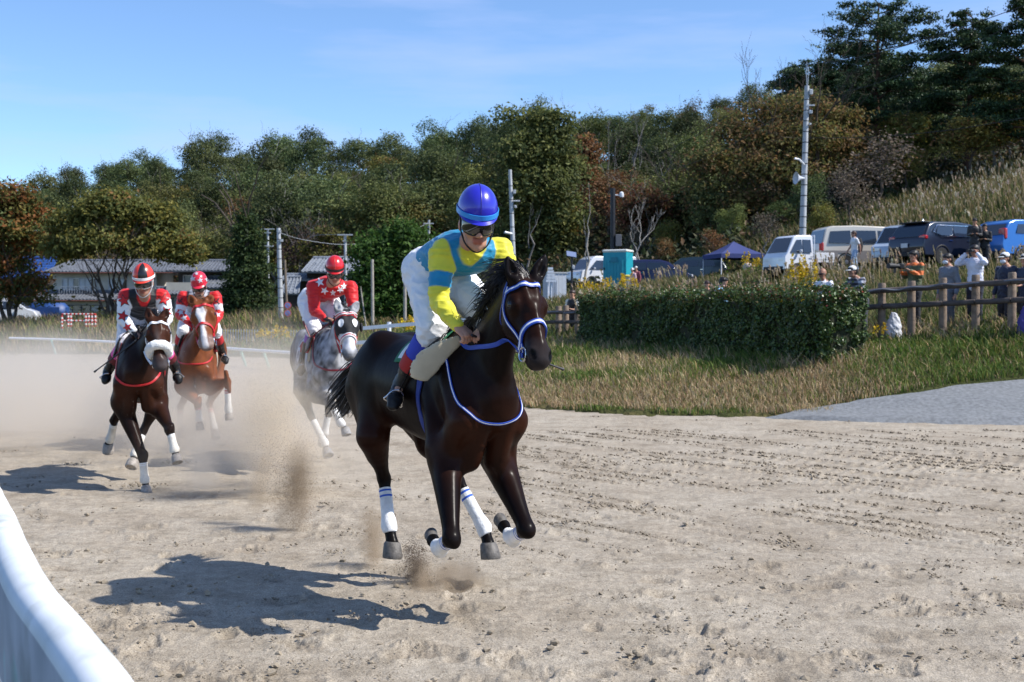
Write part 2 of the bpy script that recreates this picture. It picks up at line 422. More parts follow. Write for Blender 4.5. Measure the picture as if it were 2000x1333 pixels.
def wedge(d0, d1, nr_, nc, w0=-.62, w1=.62, pw=None):
    t = np.linspace(0,1,nr_); ds = d0*(d1/d0)**t if pw is None else 1/(1/d0+(1/d1-1/d0)*t**pw)
    u = np.linspace(w0,w1,nc); X = u[None,:]*ds[:,None]; Y = np.repeat(ds[:,None],nc,1); i = np.arange(nr_*nc).reshape(nr_,nc)
    q = np.stack([i[:-1,:-1],i[:-1,1:],i[1:,1:],i[1:,:-1]],-1).reshape(-1,4); return X,Y,q
# grassy ground, out to the horizon
def ground_mat():
    m = bpy.data.materials.new('grassy_ground'); m.use_nodes = True; n = m.node_tree.nodes; l = m.node_tree.links; b = n['Principled BSDF']; b.inputs['Roughness'].default_value = .95; b.inputs['Specular IOR Level'].default_value = .1
    t = n.new('ShaderNodeTexCoord'); z = n.new('ShaderNodeTexNoise'); z.inputs['Scale'].default_value = .5; z.inputs['Detail'].default_value = 8; z.inputs['Roughness'].default_value = .7
    l.new(t.outputs['Object'], z.inputs['Vector']); r = n.new('ShaderNodeValToRGB'); e = r.color_ramp.elements
    e[0].position = .32; e[0].color = (.030,.042,.012,1); e[1].position = .68; e[1].color = (.14,.11,.05,1); k = e.new(.5); k.color = (.062,.066,.022,1)
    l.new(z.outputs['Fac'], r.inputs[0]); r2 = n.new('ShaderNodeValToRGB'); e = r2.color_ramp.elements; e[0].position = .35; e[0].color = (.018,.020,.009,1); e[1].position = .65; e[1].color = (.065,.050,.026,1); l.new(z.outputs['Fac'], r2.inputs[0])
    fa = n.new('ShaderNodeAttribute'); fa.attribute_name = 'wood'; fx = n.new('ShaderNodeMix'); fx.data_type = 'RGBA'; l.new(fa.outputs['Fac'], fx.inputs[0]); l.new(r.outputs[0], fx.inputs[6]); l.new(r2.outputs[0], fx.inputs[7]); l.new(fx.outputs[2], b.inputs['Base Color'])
    z2 = n.new('ShaderNodeTexNoise'); z2.inputs['Scale'].default_value = 9; z2.inputs['Detail'].default_value = 6; bu = n.new('ShaderNodeBump'); bu.inputs['Strength'].default_value = .8; bu.inputs['Distance'].default_value = .15
    l.new(t.outputs['Object'], z2.inputs['Vector']); l.new(z2.outputs['Fac'], bu.inputs['Height']); l.new(bu.outputs[0], b.inputs['Normal']); return m
X,Y,q = wedge(16, 420, 200, 200, -.95, .95)
Z = ground_h(X,Y)
Z[-1] = -40
gv = np.stack([X,Y,Z],-1).reshape(-1,3)
# far skirt so that the sheet reaches the horizon on every side
b0 = len(gv); sk = np.array([(-3000,-1500,-1.2),(3000,-1500,-1.2),(3000,3000,-1.2),(-3000,3000,-1.2)]); gv = np.concatenate([gv,sk])
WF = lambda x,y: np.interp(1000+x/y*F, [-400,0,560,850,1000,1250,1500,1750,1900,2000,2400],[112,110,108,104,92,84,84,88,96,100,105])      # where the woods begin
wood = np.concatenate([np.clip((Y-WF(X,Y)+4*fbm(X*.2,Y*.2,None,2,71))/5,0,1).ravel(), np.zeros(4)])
ground = mesh_np('ground', gv, [q, np.array([[b0,b0+1,b0+2,b0+3]])], ground_mat(), attrs=dict(wood=wood)); tag(ground, kind='structure')
# the sand track with hoof prints, harrow lines and clods -----------------------------------------------
def sand_mat():
    m = bpy.data.materials.new('track_sand'); m.use_nodes = True; n = m.node_tree.nodes; l = m.node_tree.links; b = n['Principled BSDF']; b.inputs['Roughness'].default_value = .95; b.inputs['Specular IOR Level'].default_value = .12
    t = n.new('ShaderNodeTexCoord'); 
    def noise(s, d, rg=.6): z = n.new('ShaderNodeTexNoise'); z.inputs['Scale'].default_value = s; z.inputs['Detail'].default_value = d; z.inputs['Roughness'].default_value = rg; l.new(t.outputs['Object'], z.inputs['Vector']); return z.outputs['Fac']
    def ramp(src, a, ca, b_, cb): r = n.new('ShaderNodeValToRGB'); e = r.color_ramp.elements; e[0].position = a; e[0].color = (*ca,1); e[1].position = b_; e[1].color = (*cb,1); l.new(src, r.inputs[0]); return r.outputs[0]
    base = ramp(noise(.7,6), .35, (.41,.352,.278), .68, (.50,.445,.365))
    fine = ramp(noise(110,3,.7), .32, (.50,.49,.47), .62, (1.12,1.11,1.09))
    mid = ramp(noise(11,5), .30, (.80,.79,.78), .62, (1.06,1.06,1.06))
    def mul(a, b_): x = n.new('ShaderNodeMix'); x.data_type = 'RGBA'; x.blend_type = 'MULTIPLY'; x.inputs[0].default_value = 1; l.new(a,x.inputs[6]); l.new(b_,x.inputs[7]); return x.outputs[2]
    c = mul(mul(base, mid), fine)
    at = n.new('ShaderNodeAttribute'); at.attribute_name = 'damp'; c = mul(c, ramp(noise(26,7,.72), .33, (.52,.50,.47), .43, (1,1,1))); c = mul(c, ramp(noise(2.2,6,.65), .36, (.80,.79,.77), .52, (1.02,1.02,1.02))); x = n.new('ShaderNodeMix'); x.data_type = 'RGBA'; l.new(at.outputs['Fac'], x.inputs[0]); l.new(c, x.inputs[6]); x.inputs[7].default_value = (.185,.150,.112,1)
    l.new(x.outputs[2], b.inputs['Base Color'])
    bu = n.new('ShaderNodeBump'); bu.inputs['Strength'].default_value = .75; bu.inputs['Distance'].default_value = .012; l.new(noise(75,5,.7), bu.inputs['Height'])
    bu2 = n.new('ShaderNodeBump'); bu2.inputs['Strength'].default_value = .42; bu2.inputs['Distance'].default_value = .05; l.new(noise(14,6,.65), bu2.inputs['Height']); l.new(bu.outputs[0], bu2.inputs['Normal']); l.new(bu2.outputs[0], b.inputs['Normal']); return m
X,Y,q = wedge(2.6, 72, 620, 820, -.56, .56, pw=.93)
def sand_relief(X, Y):
    Z = .018*fbm(X*1.1,Y*1.1,None,3,1)+.011*fbm(X*5,Y*5,None,3,4)+.008*np.abs(fbm(X*16,Y*16,None,3,6)); damp = np.zeros_like(X)
    hz = np.zeros_like(X)
    # harrow furrows left of the centre of the bend, running towards the right
    dirx, diry = math.cos(R(-52)), math.sin(R(-52)); c = X*(-diry)+Y*dirx+.05*fbm(X*.35,Y*.35,None,2,31); a = X*dirx+Y*diry
    msk = np.clip((X+.2)/1.2,0,1)*np.clip((Y-9.5)/1.5,0,1)*np.clip((18.5-Y)/3,0,1)*np.clip((X*-.0+7.5-np.abs(X-4))/2,0,1)
    fur = (np.abs(((c/.30)%1)-.5)*2); fur = 1-fur; brk = np.clip(fbm(a*.55,np.round(c/.30)*2.9,None,2,33)*1.8+.55,0,1); gr = np.clip(1-fur*2.6,0,1)*msk*brk
    Z -= .055*gr; Z += .015*np.clip(1-np.abs(fur-.5)*4,0,1)*msk*brk; damp = np.maximum(damp, gr*.95*np.clip(.55+fbm(X*9,Y*9,None,2,35)*1.6,0,1))
    rg = np.random.default_rng(77); sp = 1.0
    # hoof prints
    flat = np.stack([X.ravel(),Y.ravel()],1); Zf = Z.ravel().copy(); Df = damp.ravel().copy(); ds = Y[:,0]; nc = X.shape[1]; u = X[0]/Y[0]
    N = 900; pd = 1/(rg.uniform(1/34,1/3.6,N)); pu = rg.uniform(-.55,.55,N)
    for i in range(N):
        y0, x0 = pd[i], pu[i]*pd[i]; r = rg.uniform(.05,.12); an = rg.uniform(0,6.28); dp = rg.uniform(.012,.045)
        if x0 > .5 and y0 > 9.5 and rg.random() < .55: continue
        a0, a1 = np.searchsorted(ds,y0-3.2*r), np.searchsorted(ds,y0+3.2*r); b0, b1 = np.searchsorted(u,(x0-3.2*r)/y0), np.searchsorted(u,(x0+3.2*r)/y0)
        if a1-a0 < 2 or b1-b0 < 2: continue
        xx, yy = X[a0:a1,b0:b1]-x0, Y[a0:a1,b0:b1]-y0; ca, sa = math.cos(an), math.sin(an); p_, s_ = xx*ca+yy*sa, -xx*sa+yy*ca
        rr = np.sqrt((p_/1.25)**2+s_**2)/r*(1+.28*fbm(xx*22+i,yy*22,None,2,i%50)); pit = np.clip(1-rr,0,1)**.7; rim = np.exp(-((rr-1.25)/.34)**2)*(1+.7*p_/r)*.45
        lump = np.abs(fbm(xx*34+i*3,yy*34,None,2,60))
        Z[a0:a1,b0:b1] += -dp*pit+dp*np.clip(rim,0,2)*(.30+.9*lump)+dp*.5*pit*lump
        damp[a0:a1,b0:b1] = np.maximum(damp[a0:a1,b0:b1], np.clip(pit*1.5,0,1)*.5*rg.random())
    return Z, damp
Z, dm = sand_relief(X,Y)
s_ = edge(X)-Y; Z = np.where(s_ < -.9, Z*.3-.05, Z)
track = mesh_np('sand_track', np.stack([X,Y,Z],-1).reshape(-1,3), q, sand_mat(), attrs=dict(damp=dm.ravel())); tag(track, kind='structure')
def sand_z(x, y): return 0.0
# loose clods
cv=[]; cf=[]; ico = None
bm = bmesh.new(); bmesh.ops.create_icosphere(bm, subdivisions=1, radius=1); icov = np.array([v.co[:] for v in bm.verts]); icof = np.array([[v.index for v in f.verts] for f in bm.faces]); bm.free()
rg = np.random.default_rng(3); N = 2600; pd = 1/(rg.uniform(1/30,1/3.2,N)); pu = rg.uniform(-.5,.5,N); cl = rg.uniform(0,1,N)
vs=[]; fs=[]
for i in range(N):
    y = pd[i]; x = pu[i]*y
    if i % 3: j0 = i-(i%3); x = pu[j0]*pd[j0]+rg.normal(0,.10); y = pd[j0]+rg.normal(0,.10)
    r = .004+.016*rg.random()**3; v = icov*(1+.5*rg.uniform(-1,1,(len(icov),1)))*np.array([r*1.3,r*1.1,r*.8]); fs.append(icof+len(vs)*len(icov)); vs.append(v+np.array([x,y,.012+r*.2]))
cl_o = mesh_np('sand_clods', np.concatenate(vs), np.concatenate(fs), mat('clod', (.27,.225,.165), rough=1, var=.3, vscale=9), smooth=False); tag(cl_o, kind='stuff')
# damp crumbs turned up along the harrow lines and round the hoof prints
rg = np.random.default_rng(9); dx_, dy_ = math.cos(R(-52)), math.sin(R(-52)); px_=[];py_=[]
for k in range(10,70):
    a = rg.uniform(-18,4,1500); cc_ = k*.30+rg.normal(0,.028,len(a)); x = a*dx_-cc_*dy_; y = a*dy_+cc_*dx_
    keep = (x>-.3)&(x<11)&(y>9.6+.25*x)&(y<20.5)&(fbm(a*.55,np.full_like(a,k*2.9),None,2,33)+.12*rg.normal(size=len(a))>.15); px_.append(x[keep]); py_.append(y[keep])
for i in range(420):
    y0 = 1/rg.uniform(1/24,1/3.6); x0 = rg.uniform(-.5,.5)*y0; n_c = int(rg.integers(8,40)); s_ = rg.uniform(.03,.14); px_.append(x0+rg.normal(0,s_*1.4,n_c)); py_.append(y0+rg.normal(0,s_,n_c))
x = np.concatenate(px_); y = np.concatenate(py_); n_c = len(x); r = (.004+.013*rg.random(n_c)**2.5)*np.clip(y/9,.7,1.5); tb = np.array([(1,1,1),(1,-1,-.6),(-1,1,-.6),(-1,-1,1)],float)/1.5
V = np.stack([x,y,.012+r*.4],1)[:,None,:]+tb[None]*r[:,None,None]*(1+.5*rg.uniform(-1,1,(n_c,4,1))); fc = np.array([(0,1,2),(0,3,1),(0,2,3),(1,3,2)])
cr_o = mesh_np('sand_crumbs', V.reshape(-1,3), (np.arange(n_c)[:,None,None]*4+fc[None]).reshape(-1,3), mat('damp_crumb',(.19,.16,.122),rough=1,var=.35,vscale=6), smooth=False); tag(cr_o, kind='stuff')
# grey gravel road coming down on to the track ------------------------------------------------------------
nx, ny = 150, 46; xs = np.linspace(4.3,34,nx); up = np.interp(xs,[4.3,4.9,6.0,7.3,8.8,9.9,14,34],[23.0,23.25,23.55,23.75,24.0,24.2,25,28]); lo = np.interp(xs,[4.3,6,9,14,34],[22.9,22.2,21.4,20.4,17])
T_ = np.linspace(0,1,ny); Xg = np.repeat(xs[:,None],ny,1); Yg = lo[:,None]+(up-lo)[:,None]*T_[None,:]+.10*fbm(xs*1.5,xs*0,None,2,5)[:,None]
Zg = np.maximum(hgt(Xg,Yg),0)*np.clip((Yg-edge(Xg)+.6)/1.3,0,1)+.075+.02*fbm(Xg*3,Yg*3,None,3,6); Zg = Zg+.07*fbm(Xg*.9,Yg*1.4,None,4,15)*np.clip(1-T_*2.2,0,1)[None,:]-.11*np.clip(1-T_*7,0,1)[None,:]-.10*np.clip((T_-.93)/.07,0,1)[None,:]-.12*np.clip(1-(xs-4.3)/.9,0,1)[:,None]
i = np.arange(nx*ny).reshape(nx,ny); q = np.stack([i[:-1,:-1],i[1:,:-1],i[1:,1:],i[:-1,1:]],-1).reshape(-1,4)
grav = mesh_np('gravel_road', np.stack([Xg,Yg,Zg],-1).reshape(-1,3), q, mat('grey_gravel', (.20,.208,.212), rough=.95, var=.28, vscale=14, bump=.9, bscale=60, detail=8)); tag(grav, kind='structure')

# ---------------------------------------------------------------- blades of grass
def blades(name, x, y, z, hh, wd, col, lean=.35, m=None, kind='stuff', seg=2, wind=(-.25,0)):
    n = len(x); rg = np.random.default_rng(len(x)); a = rg.uniform(0,6.283,n); la = rg.uniform(0,6.283,n); ln = lean*hh*rg.uniform(.2,1.3,n)
    dx, dy = np.cos(la)*ln+wind[0]*hh*.5, np.sin(la)*ln+wind[1]*hh*.5; sx, sy = np.cos(a)*wd*.5, np.sin(a)*wd*.5
    V = np.empty((n,5,3)); bx, by = x, y
    V[:,0] = np.stack([bx-sx,by-sy,z-.03],1); V[:,1] = np.stack([bx+sx,by+sy,z-.03],1)
    V[:,2] = np.stack([bx+dx*.35-sx*.8,by+dy*.35-sy*.8,z+hh*.55],1); V[:,3] = np.stack([bx+dx*.35+sx*.8,by+dy*.35+sy*.8,z+hh*.55],1); V[:,4] = np.stack([bx+dx,by+dy,z+hh*(1-.25*rg.random(n))],1)
    b = np.arange(n)*5; qd = np.stack([b,b+1,b+3,b+2],1); tr = np.stack([b+2,b+3,b+4],1)
    c = np.repeat(col[:,None,:],5,1)*np.array([.9,.9,1,1,1.0])[None,:,None]
    o = mesh_np(name, V.reshape(-1,3), [qd,tr], m or vmat('grass_blade', rough=.7, spec=.25, trl=.30), vcol=c.reshape(-1,3)); return tag(o, kind=kind)
def mixcol(n, cols, w_, var=.25, seed=0):
    rg = np.random.default_rng(seed); k = rg.choice(len(cols), n, p=np.array(w_)/sum(w_)); c = np.array(cols)[k]*(1+rg.uniform(-var,var,(n,1))); return np.clip(c*(1+rg.uniform(-.08,.08,(n,3))),0,1)
GREEN, DGREEN, YGREEN, TAN, STRAW = (.115,.185,.034), (.060,.110,.022), (.20,.215,.05), (.42,.30,.165), (.54,.42,.26)
rg = np.random.default_rng(21)
def scatter(n, x0, x1, y0, y1, fn):
    x = rg.uniform(x0,x1,n); y = rg.uniform(y0,y1,n); k = fn(x,y); return x[k], y[k]
# front of the verge: dry, behind it green
x,y = scatter(150000, -7, 16, 22.6, 33, lambda x,y: (y-edge(x)>.12)&(y>np.interp(x,[4.6,6.0,7.3,8.8,9.9,14,16],[0,23.62,23.8,24.05,24.25,25.1,25.4]))&(y-edge(x)<4.2+2*rg.random(len(x)))&((y-edge(x)>1.0)|(fbm(x*1.3,y*1.3,None,2,41)>-.25*(y-edge(x))*2-.1)))
s = y-edge(x)+.5*fbm(x*.7,y*.7,None,3,44); z = ground_h(x,y); dry = np.clip(1-(s-3.9)/.9,.18,1)*np.clip((8.5-x)/2,0.15,1); dry = np.where((s<.55)&(fbm(x*.8,y*.8,None,2,47)>.12),.1,dry); isd = rg.random(len(x))<dry*.92
cg = mixcol(len(x),[GREEN,DGREEN,YGREEN,TAN],[5,2.5,2.5,.7],.3,1); cd = mixcol(len(x),[TAN,STRAW,(.30,.19,.10),YGREEN],[5,3.5,2,1.2],.3,2); col = np.where(isd[:,None],cd,cg)
hh = np.where(isd, rg.uniform(.06,.20,len(x)), rg.uniform(.10,.27,len(x))*np.clip(.35+(s)/3.0,.35,1)); 
blades('verge_grass', x,y,z,hh, np.where(isd,.014,.017), col, .75)
x,y = scatter(70000, -2, 19, 25, 42, lambda x,y: (y-edge(x)>3.2)&(x/y>-.05)&(rg.random(len(x))<np.clip(30/y,0,1)**2))
z = ground_h(x,y); blades('green_grass', x,y,z, rg.uniform(.12,.36,len(x)), .022, np.where((fbm(x*.6,y*.6,None,3,48)+.25*rg.normal(size=len(x))>.04)[:,None], mixcol(len(x),[TAN,STRAW,YGREEN],[3,2,2],.3,13), mixcol(len(x),[GREEN,DGREEN,YGREEN,TAN],[5,3.5,2,.8],.3,3)), .6)
# the infield and far verge on the left
x,y = scatter(90000, -45, 2, 34, 100, lambda x,y: (y-edge(x)>.4)&(x/y>-.5)&(x/y<.06))
z = ground_h(x,y); dr = fbm(x*.12,y*.12,None,3,51)+.25*fbm(x,y,None,2,52); cg = mixcol(len(x),[GREEN,YGREEN,DGREEN,TAN],[3,4.5,1.5,2],.3,4); cd = mixcol(len(x),[TAN,STRAW,YGREEN,(.2,.14,.08)],[4,3,3,2],.3,5)
blades('infield_grass', x,y,z, rg.uniform(.12,.42,len(x)), np.clip(y*.0007,.025,.06), np.where((dr>.08)[:,None],cd,cg), .5)
# weeds between the houses and the track, and rough growth all over the right bank
x,y = scatter(60000, -46, 6, 58, 104, lambda x,y: (x/y>-.5)&(rg.random(len(x))<.75)&(fbm(x*.2,y*.2,None,2,55)+(y-70)*.02>-.15))
z = ground_h(x,y); blades('tall_weeds', x,y,z, rg.uniform(.3,.95,len(x)), np.clip(y*.0007,.04,.07), mixcol(len(x),[(.16,.13,.075),TAN,YGREEN,DGREEN,(.10,.07,.05)],[4,2.5,2.5,2,1.5],.35,6), .5)
# ================================================================ trees
def leaves_np(C_, nrm, size, col, rg, asp=1.0, bend=.25):
    n = len(C_); r = rg.normal(size=(n,3)); t = np.cross(nrm, r); t /= np.linalg.norm(t,axis=1)[:,None]+1e-9; b = np.cross(nrm, t)
    s = size*rg.uniform(.6,1.3,n); a = t*(s*asp)[:,None]; c = b*(s)[:,None]; k = nrm*(s*bend)[:,None]
    V = np.stack([C_-a, C_-c*.55+k, C_+a, C_+c*.55+k],1).reshape(-1,3); f = np.arange(n*4).reshape(n,4)
    return V, f, np.repeat(col,4,0)
def crown_np(lobes, nclump, per, size, pal, wts, rg, cs=.42, flat=1.0, var=.22, outw=.6, asp=1.0, shell=.55):
    vol = np.array([l[1][0]*l[1][1]*l[1][2] for l in lobes])**.72; k = rg.choice(len(lobes), nclump, p=vol/vol.sum())
    lc = np.array([l[0] for l in lobes],float)[k]; lr = np.array([l[1] for l in lobes],float)[k]
    d = rg.normal(size=(nclump,3)); d /= np.linalg.norm(d,axis=1)[:,None]; d[:,2] = np.where(d[:,2]<-.55, -d[:,2], d[:,2]); rad = rg.uniform(shell,1,nclump)
    cc = lc+d*lr*rad[:,None]; pi_ = rg.choice(len(pal), nclump, p=np.array(wts)/sum(wts)); cb = np.array(pal)[pi_]*(1+rg.uniform(-var,var,(nclump,1)))
    q = np.repeat(np.arange(nclump),per); n = len(q); o = rg.normal(size=(n,3))*cs*np.array([1,1,.62*flat]); C_ = cc[q]+o
    nr_ = d[q]*outw+rg.normal(size=(n,3))*.55+np.array([0,0,.35]); nr_ /= np.linalg.norm(nr_,axis=1)[:,None]
    col = np.clip(cb[q]*(1+rg.uniform(-.22,.22,(n,1))),0,1)
    return leaves_np(C_, nr_, size, col, rg, asp)
def leaf_mat(name, tintvar=.0, trl=.28, rough=.6, spec=.25, hue=.0):
    if name in MATS: return MATS[name]
    m = vmat(name, rough=rough, spec=spec, trl=trl)
    if tintvar:
        n, l = m.node_tree.nodes, m.node_tree.links; vc = [x for x in n if x.type=='VERTEX_COLOR'][0]; oi = n.new('ShaderNodeObjectInfo'); hs = n.new('ShaderNodeHueSaturation')
        mr = n.new('ShaderNodeMapRange'); mr.inputs[3].default_value = 1-tintvar; mr.inputs[4].default_value = 1+tintvar; l.new(oi.outputs['Random'], mr.inputs[0]); l.new(mr.outputs[0], hs.inputs['Value'])
        m2 = n.new('ShaderNodeMapRange'); m2.inputs[3].default_value = .5-hue; m2.inputs[4].default_value = .5+hue
        mth = n.new('ShaderNodeMath'); mth.operation = 'FRACT'; mm = n.new('ShaderNodeMath'); mm.operation = 'MULTIPLY'; mm.inputs[1].default_value = 7.31; l.new(oi.outputs['Random'], mm.inputs[0]); l.new(mm.outputs[0], mth.inputs[0]); l.new(mth.outputs[0], m2.inputs[0]); l.new(m2.outputs[0], hs.inputs['Hue'])
        tg = [x.to_socket for x in vc.outputs['Color'].links]
        l.new(vc.outputs['Color'], hs.inputs['Color'])
        for t in tg: l.new(hs.outputs[0], t)
    return m
bark = mat('bark', (.085,.065,.05), rough=.95, var=.4, vscale=6, bump=.6, bscale=18); bark_grey = mat('bark_grey', (.20,.185,.17), rough=.95, var=.35, vscale=5, bump=.5, bscale=16); bark_red = mat('bark_red', (.10,.05,.032), rough=.95, var=.4, vscale=5, bump=.5, bscale=14)
def limbs(b, p0, p1, r0, n, spread, depth, rg, up=.35, lenk=.62, seg=5, sides=6):
    """trunk or limb with recursively thinner limbs"""
    p0, p1 = Vector(p0), Vector(p1); L_ = (p1-p0).length; pts=[p0]
    for i in range(1,seg):
        t = i/seg; pts.append(p0.lerp(p1,t)+Vector(rg.normal(size=3))*L_*.035)
    pts.append(p1); b.tube(pts, [max(.008,r0*(1-.55*i/seg)) for i in range(seg+1)], sides, caps=False)
    if depth <= 0: return
    for k in range(n):
        t = rg.uniform(.45,1.0) if k else 1.0; a = p0.lerp(p1,t); d = (p1-p0).normalized()
        dd = (d+Vector(rg.normal(size=3))*spread+Vector((0,0,up))).normalized(); limbs(b, a, a+dd*L_*lenk*rg.uniform(.7,1.2), r0*.5*(1.2-.5*t), n, spread, depth-1, rg, up, lenk, 4, max(4,sides-1))
def make_tree(name, label, loc, trunk_fn, crown_args, m_leaf, m_bark=None, group=None, cat='tree', crown_name='crown', seed=1, extra=None):
    rg = np.random.default_rng(seed); root = empty(name, loc, label, cat, group)
    b = MB(); trunk_fn(b, rg); b.build('trunk', m_bark or bark, root, smooth=True)
    if crown_args:
        ca = dict(crown_args); V, f, c = crown_np(rg=rg, **ca); mesh_np(crown_name, V, f, m_leaf, root, smooth=False, vcol=c)
    return root
# palettes
EVG = [(.080,.108,.040),(.105,.130,.046),(.140,.160,.054),(.055,.076,.032)]
MIDG = [(.140,.160,.050),(.17,.185,.056),(.11,.13,.044),(.20,.205,.062)]
OLIV = [(.19,.175,.040),(.235,.205,.046),(.14,.145,.040),(.25,.18,.05),(.24,.125,.045)]
RUST = [(.21,.095,.042),(.25,.125,.05),(.17,.105,.055),(.15,.125,.045)]
DULL = [(.19,.15,.115),(.15,.12,.095),(.23,.18,.13),(.13,.12,.07)]
def dome(rx, ry, rz, n, rg, z0=0, lob=.5):
    out = [((0,0,z0+rz*.55),(rx*.72,ry*.72,rz*.50))]
    for i in range(n):
        a = 6.283*i/n+rg.uniform(-.4,.4); q = rg.uniform(.35,.62); zz = z0+rz*rg.uniform(.30,.88); w_ = lob*rg.uniform(.7,1.15)
        out.append(((rx*q*math.cos(a),ry*q*math.sin(a),zz),(rx*w_,ry*w_,rz*w_*.62)))
    return out
# prototypes for the wooded hill ---------------------------------------------------------------
protos = {}
def proto(kind, pal, wts, r, hgt_, seed, leafm, nc=330, per=14, size=.19, lobes=9, label='', cs=.5, flat=1.0, trunk_h=None):
    rg = np.random.default_rng(seed); lb = dome(r, r, hgt_, lobes, rg, z0=hgt_*.22, lob=.48)
    def tf(b, rg): limbs(b, (0,0,-1), (0,0,hgt_*.7), .22, 3, .5, 2, rg)
    o = make_tree('tree', label, (0,0,-500), tf, dict(lobes=lb, nclump=nc, per=per, size=size, pal=pal, wts=wts, cs=cs, flat=flat), leafm, bark if seed%2 else bark_grey, 'trees on the wooded hill', seed=seed)
    protos.setdefault(kind, []).append(o)
lmE = leaf_mat('leaf_evergreen', .38, .28, hue=.02); lmM = leaf_mat('leaf_green', .32, .32, hue=.025); lmO = leaf_mat('leaf_olive', .22, .3, hue=.02); lmR = leaf_mat('leaf_rust', .22, .3, hue=.015)
LB = dict(e='dark evergreen tree among many on the wooded hill', m='mid green leafy tree among many on the wooded hill', o='yellowish olive tree among many on the wooded hill', r='rusty brown autumn tree among many on the wooded hill', d='thin grey brown half bare tree on the wooded hill')
for i in range(4): proto('e', EVG, [3,3,2,2], 4.4, 9.5, 100+i, lmE, label=LB['e'], nc=360)
for i in range(3): proto('m', MIDG, [3,3,2,1.5], 4.3, 9.5, 110+i, lmM, label=LB['m'])
for i in range(2): proto('o', OLIV, [3,2,3,1,1], 4.0, 8.0, 120+i, lmO, label=LB['o'])
for i in range(2): proto('r', RUST, [3,2,3,2], 3.3, 7.5, 130+i, lmR, label=LB['r'], nc=230, per=8)
for i in range(2): proto('d', DULL, [3,3,2,2], 3.2, 8.0, 140+i, lmR, label=LB['d'], nc=150, per=8, size=.2, cs=.6)
ridge = lambda px: np.interp(px, [-200,0,150,300,450,600,700,850,1000,1150,1400,1600,2200],[265,262,250,245,242,236,215,205,192,185,190,182,185])
front = lambda px: np.interp(px, [-200,0,300,560,700,850,1000,1100,1250,1500,1800,2200],[132,130,120,118,116,112,106,104,102,106,112,115])
KL = dict(e='dark evergreen tree', m='mid green leafy tree', o='yellowish olive tree', r='rusty brown autumn tree', d='thin half bare tree')
rg = np.random.default_rng(404); placed = []; used_first = {}
def put(kind, x, y, s, z=None):
    pl = protos[kind]; p = pl[int(rg.integers(len(pl)))]
    if p.name not in used_first: o = p; used_first[p.name] = 1
    else: o = copy_tree(p)
    o.location = (x, y, (gh(x,y) if z is None else z)-.3); o.rotation_euler = (0,0,rg.uniform(0,6.28)); pxl = 1000+x/y*F; rr_ = (y-front(pxl))/(ridge(pxl)-front(pxl)); side = 'left hill' if pxl<430 else ('hill above the fir' if pxl<760 else ('hill behind the leading jockey' if pxl<1080 else ('hill above the teal toilet' if pxl<1340 else ('hill right of the loudspeaker pole' if pxl<1680 else 'hill behind the right hand pines'))))
    o['label'] = KL[kind]+(' on the skyline of the ' if rr_>.72 else (' halfway up the ' if rr_>.34 else ' low on the '))+side
    o.scale = (s*rg.uniform(.85,1.35), s*rg.uniform(.85,1.35), s*rg.uniform(.76,1.18)); return o
cand = []
for i in range(6000):
    d = 1/rg.uniform(1/262,1/102); u = rg.uniform(-.47,.50)
    cand.append((u*d, d))
for x,y in cand:
    px = 1000+x/y*F
    if y > ridge(px) or y < front(px): continue
    md = 4.3+ (y-118)*.016
    if any((x-a)**2+(y-b)**2 < md*md for a,b in placed): continue
    placed.append((x,y))
    if len(placed) >= 300: break
for x,y in placed:
    px = 1000+x/y*F; t = fbm(np.array([x*.03]),np.array([y*.03]),None,2,9)[0]+rg.uniform(-.35,.35)
    lowleft = px < 900
    k = 'e' if t < .02 else ('m' if t < .24 else ('o' if t < .40 else ('r' if t<.52 else 'd')))
    if px > 1100 and rg.random() < .18: k = 'd'
    if px > 1100 and rg.random() < .15: k = 'r'
    put(k, x, y, rg.uniform(.72,1.08)*np.interp(px,[-200,300,700,1000,1300,2200],[.84,.84,.82,.77,.70,.70]))
rg = np.random.default_rng(505); under=[]
for i in range(900):
    px = rg.uniform(1230,2100); d = rg.uniform(72,112); lo_ = np.interp(px,[1230,1400,1600,1680,1760,1850,2000,2100],[88,82,75,76,81,85,89,91])
    if d < lo_ or d > lo_+16: continue
    x = (px-1000)/F*d
    if any((x-a)**2+(d-b)**2 < 3.4**2 for a,b in under): continue
    under.append((x,d)); k = rg.choice(['e','m','o','r','d'],p=[.22,.08,.20,.26,.24]); o = put(k, x, d, rg.uniform(.24,.40) if px<1660 else rg.uniform(.36,.56)); o['label'] = KL[k].replace(' tree',' understorey tree')+(' behind the vehicles left of the loudspeaker pole' if px<1570 else (' below the right hand pines' if px>1700 else ' behind the minivan roof')); o['group'] = 'small trees at the foot of the woods'
    if len(under) >= 46: break
for k in protos:
    for p in protos[k]:
        if p.name not in used_first: put(k, -20+rg.uniform(-5,5), 180, 1)
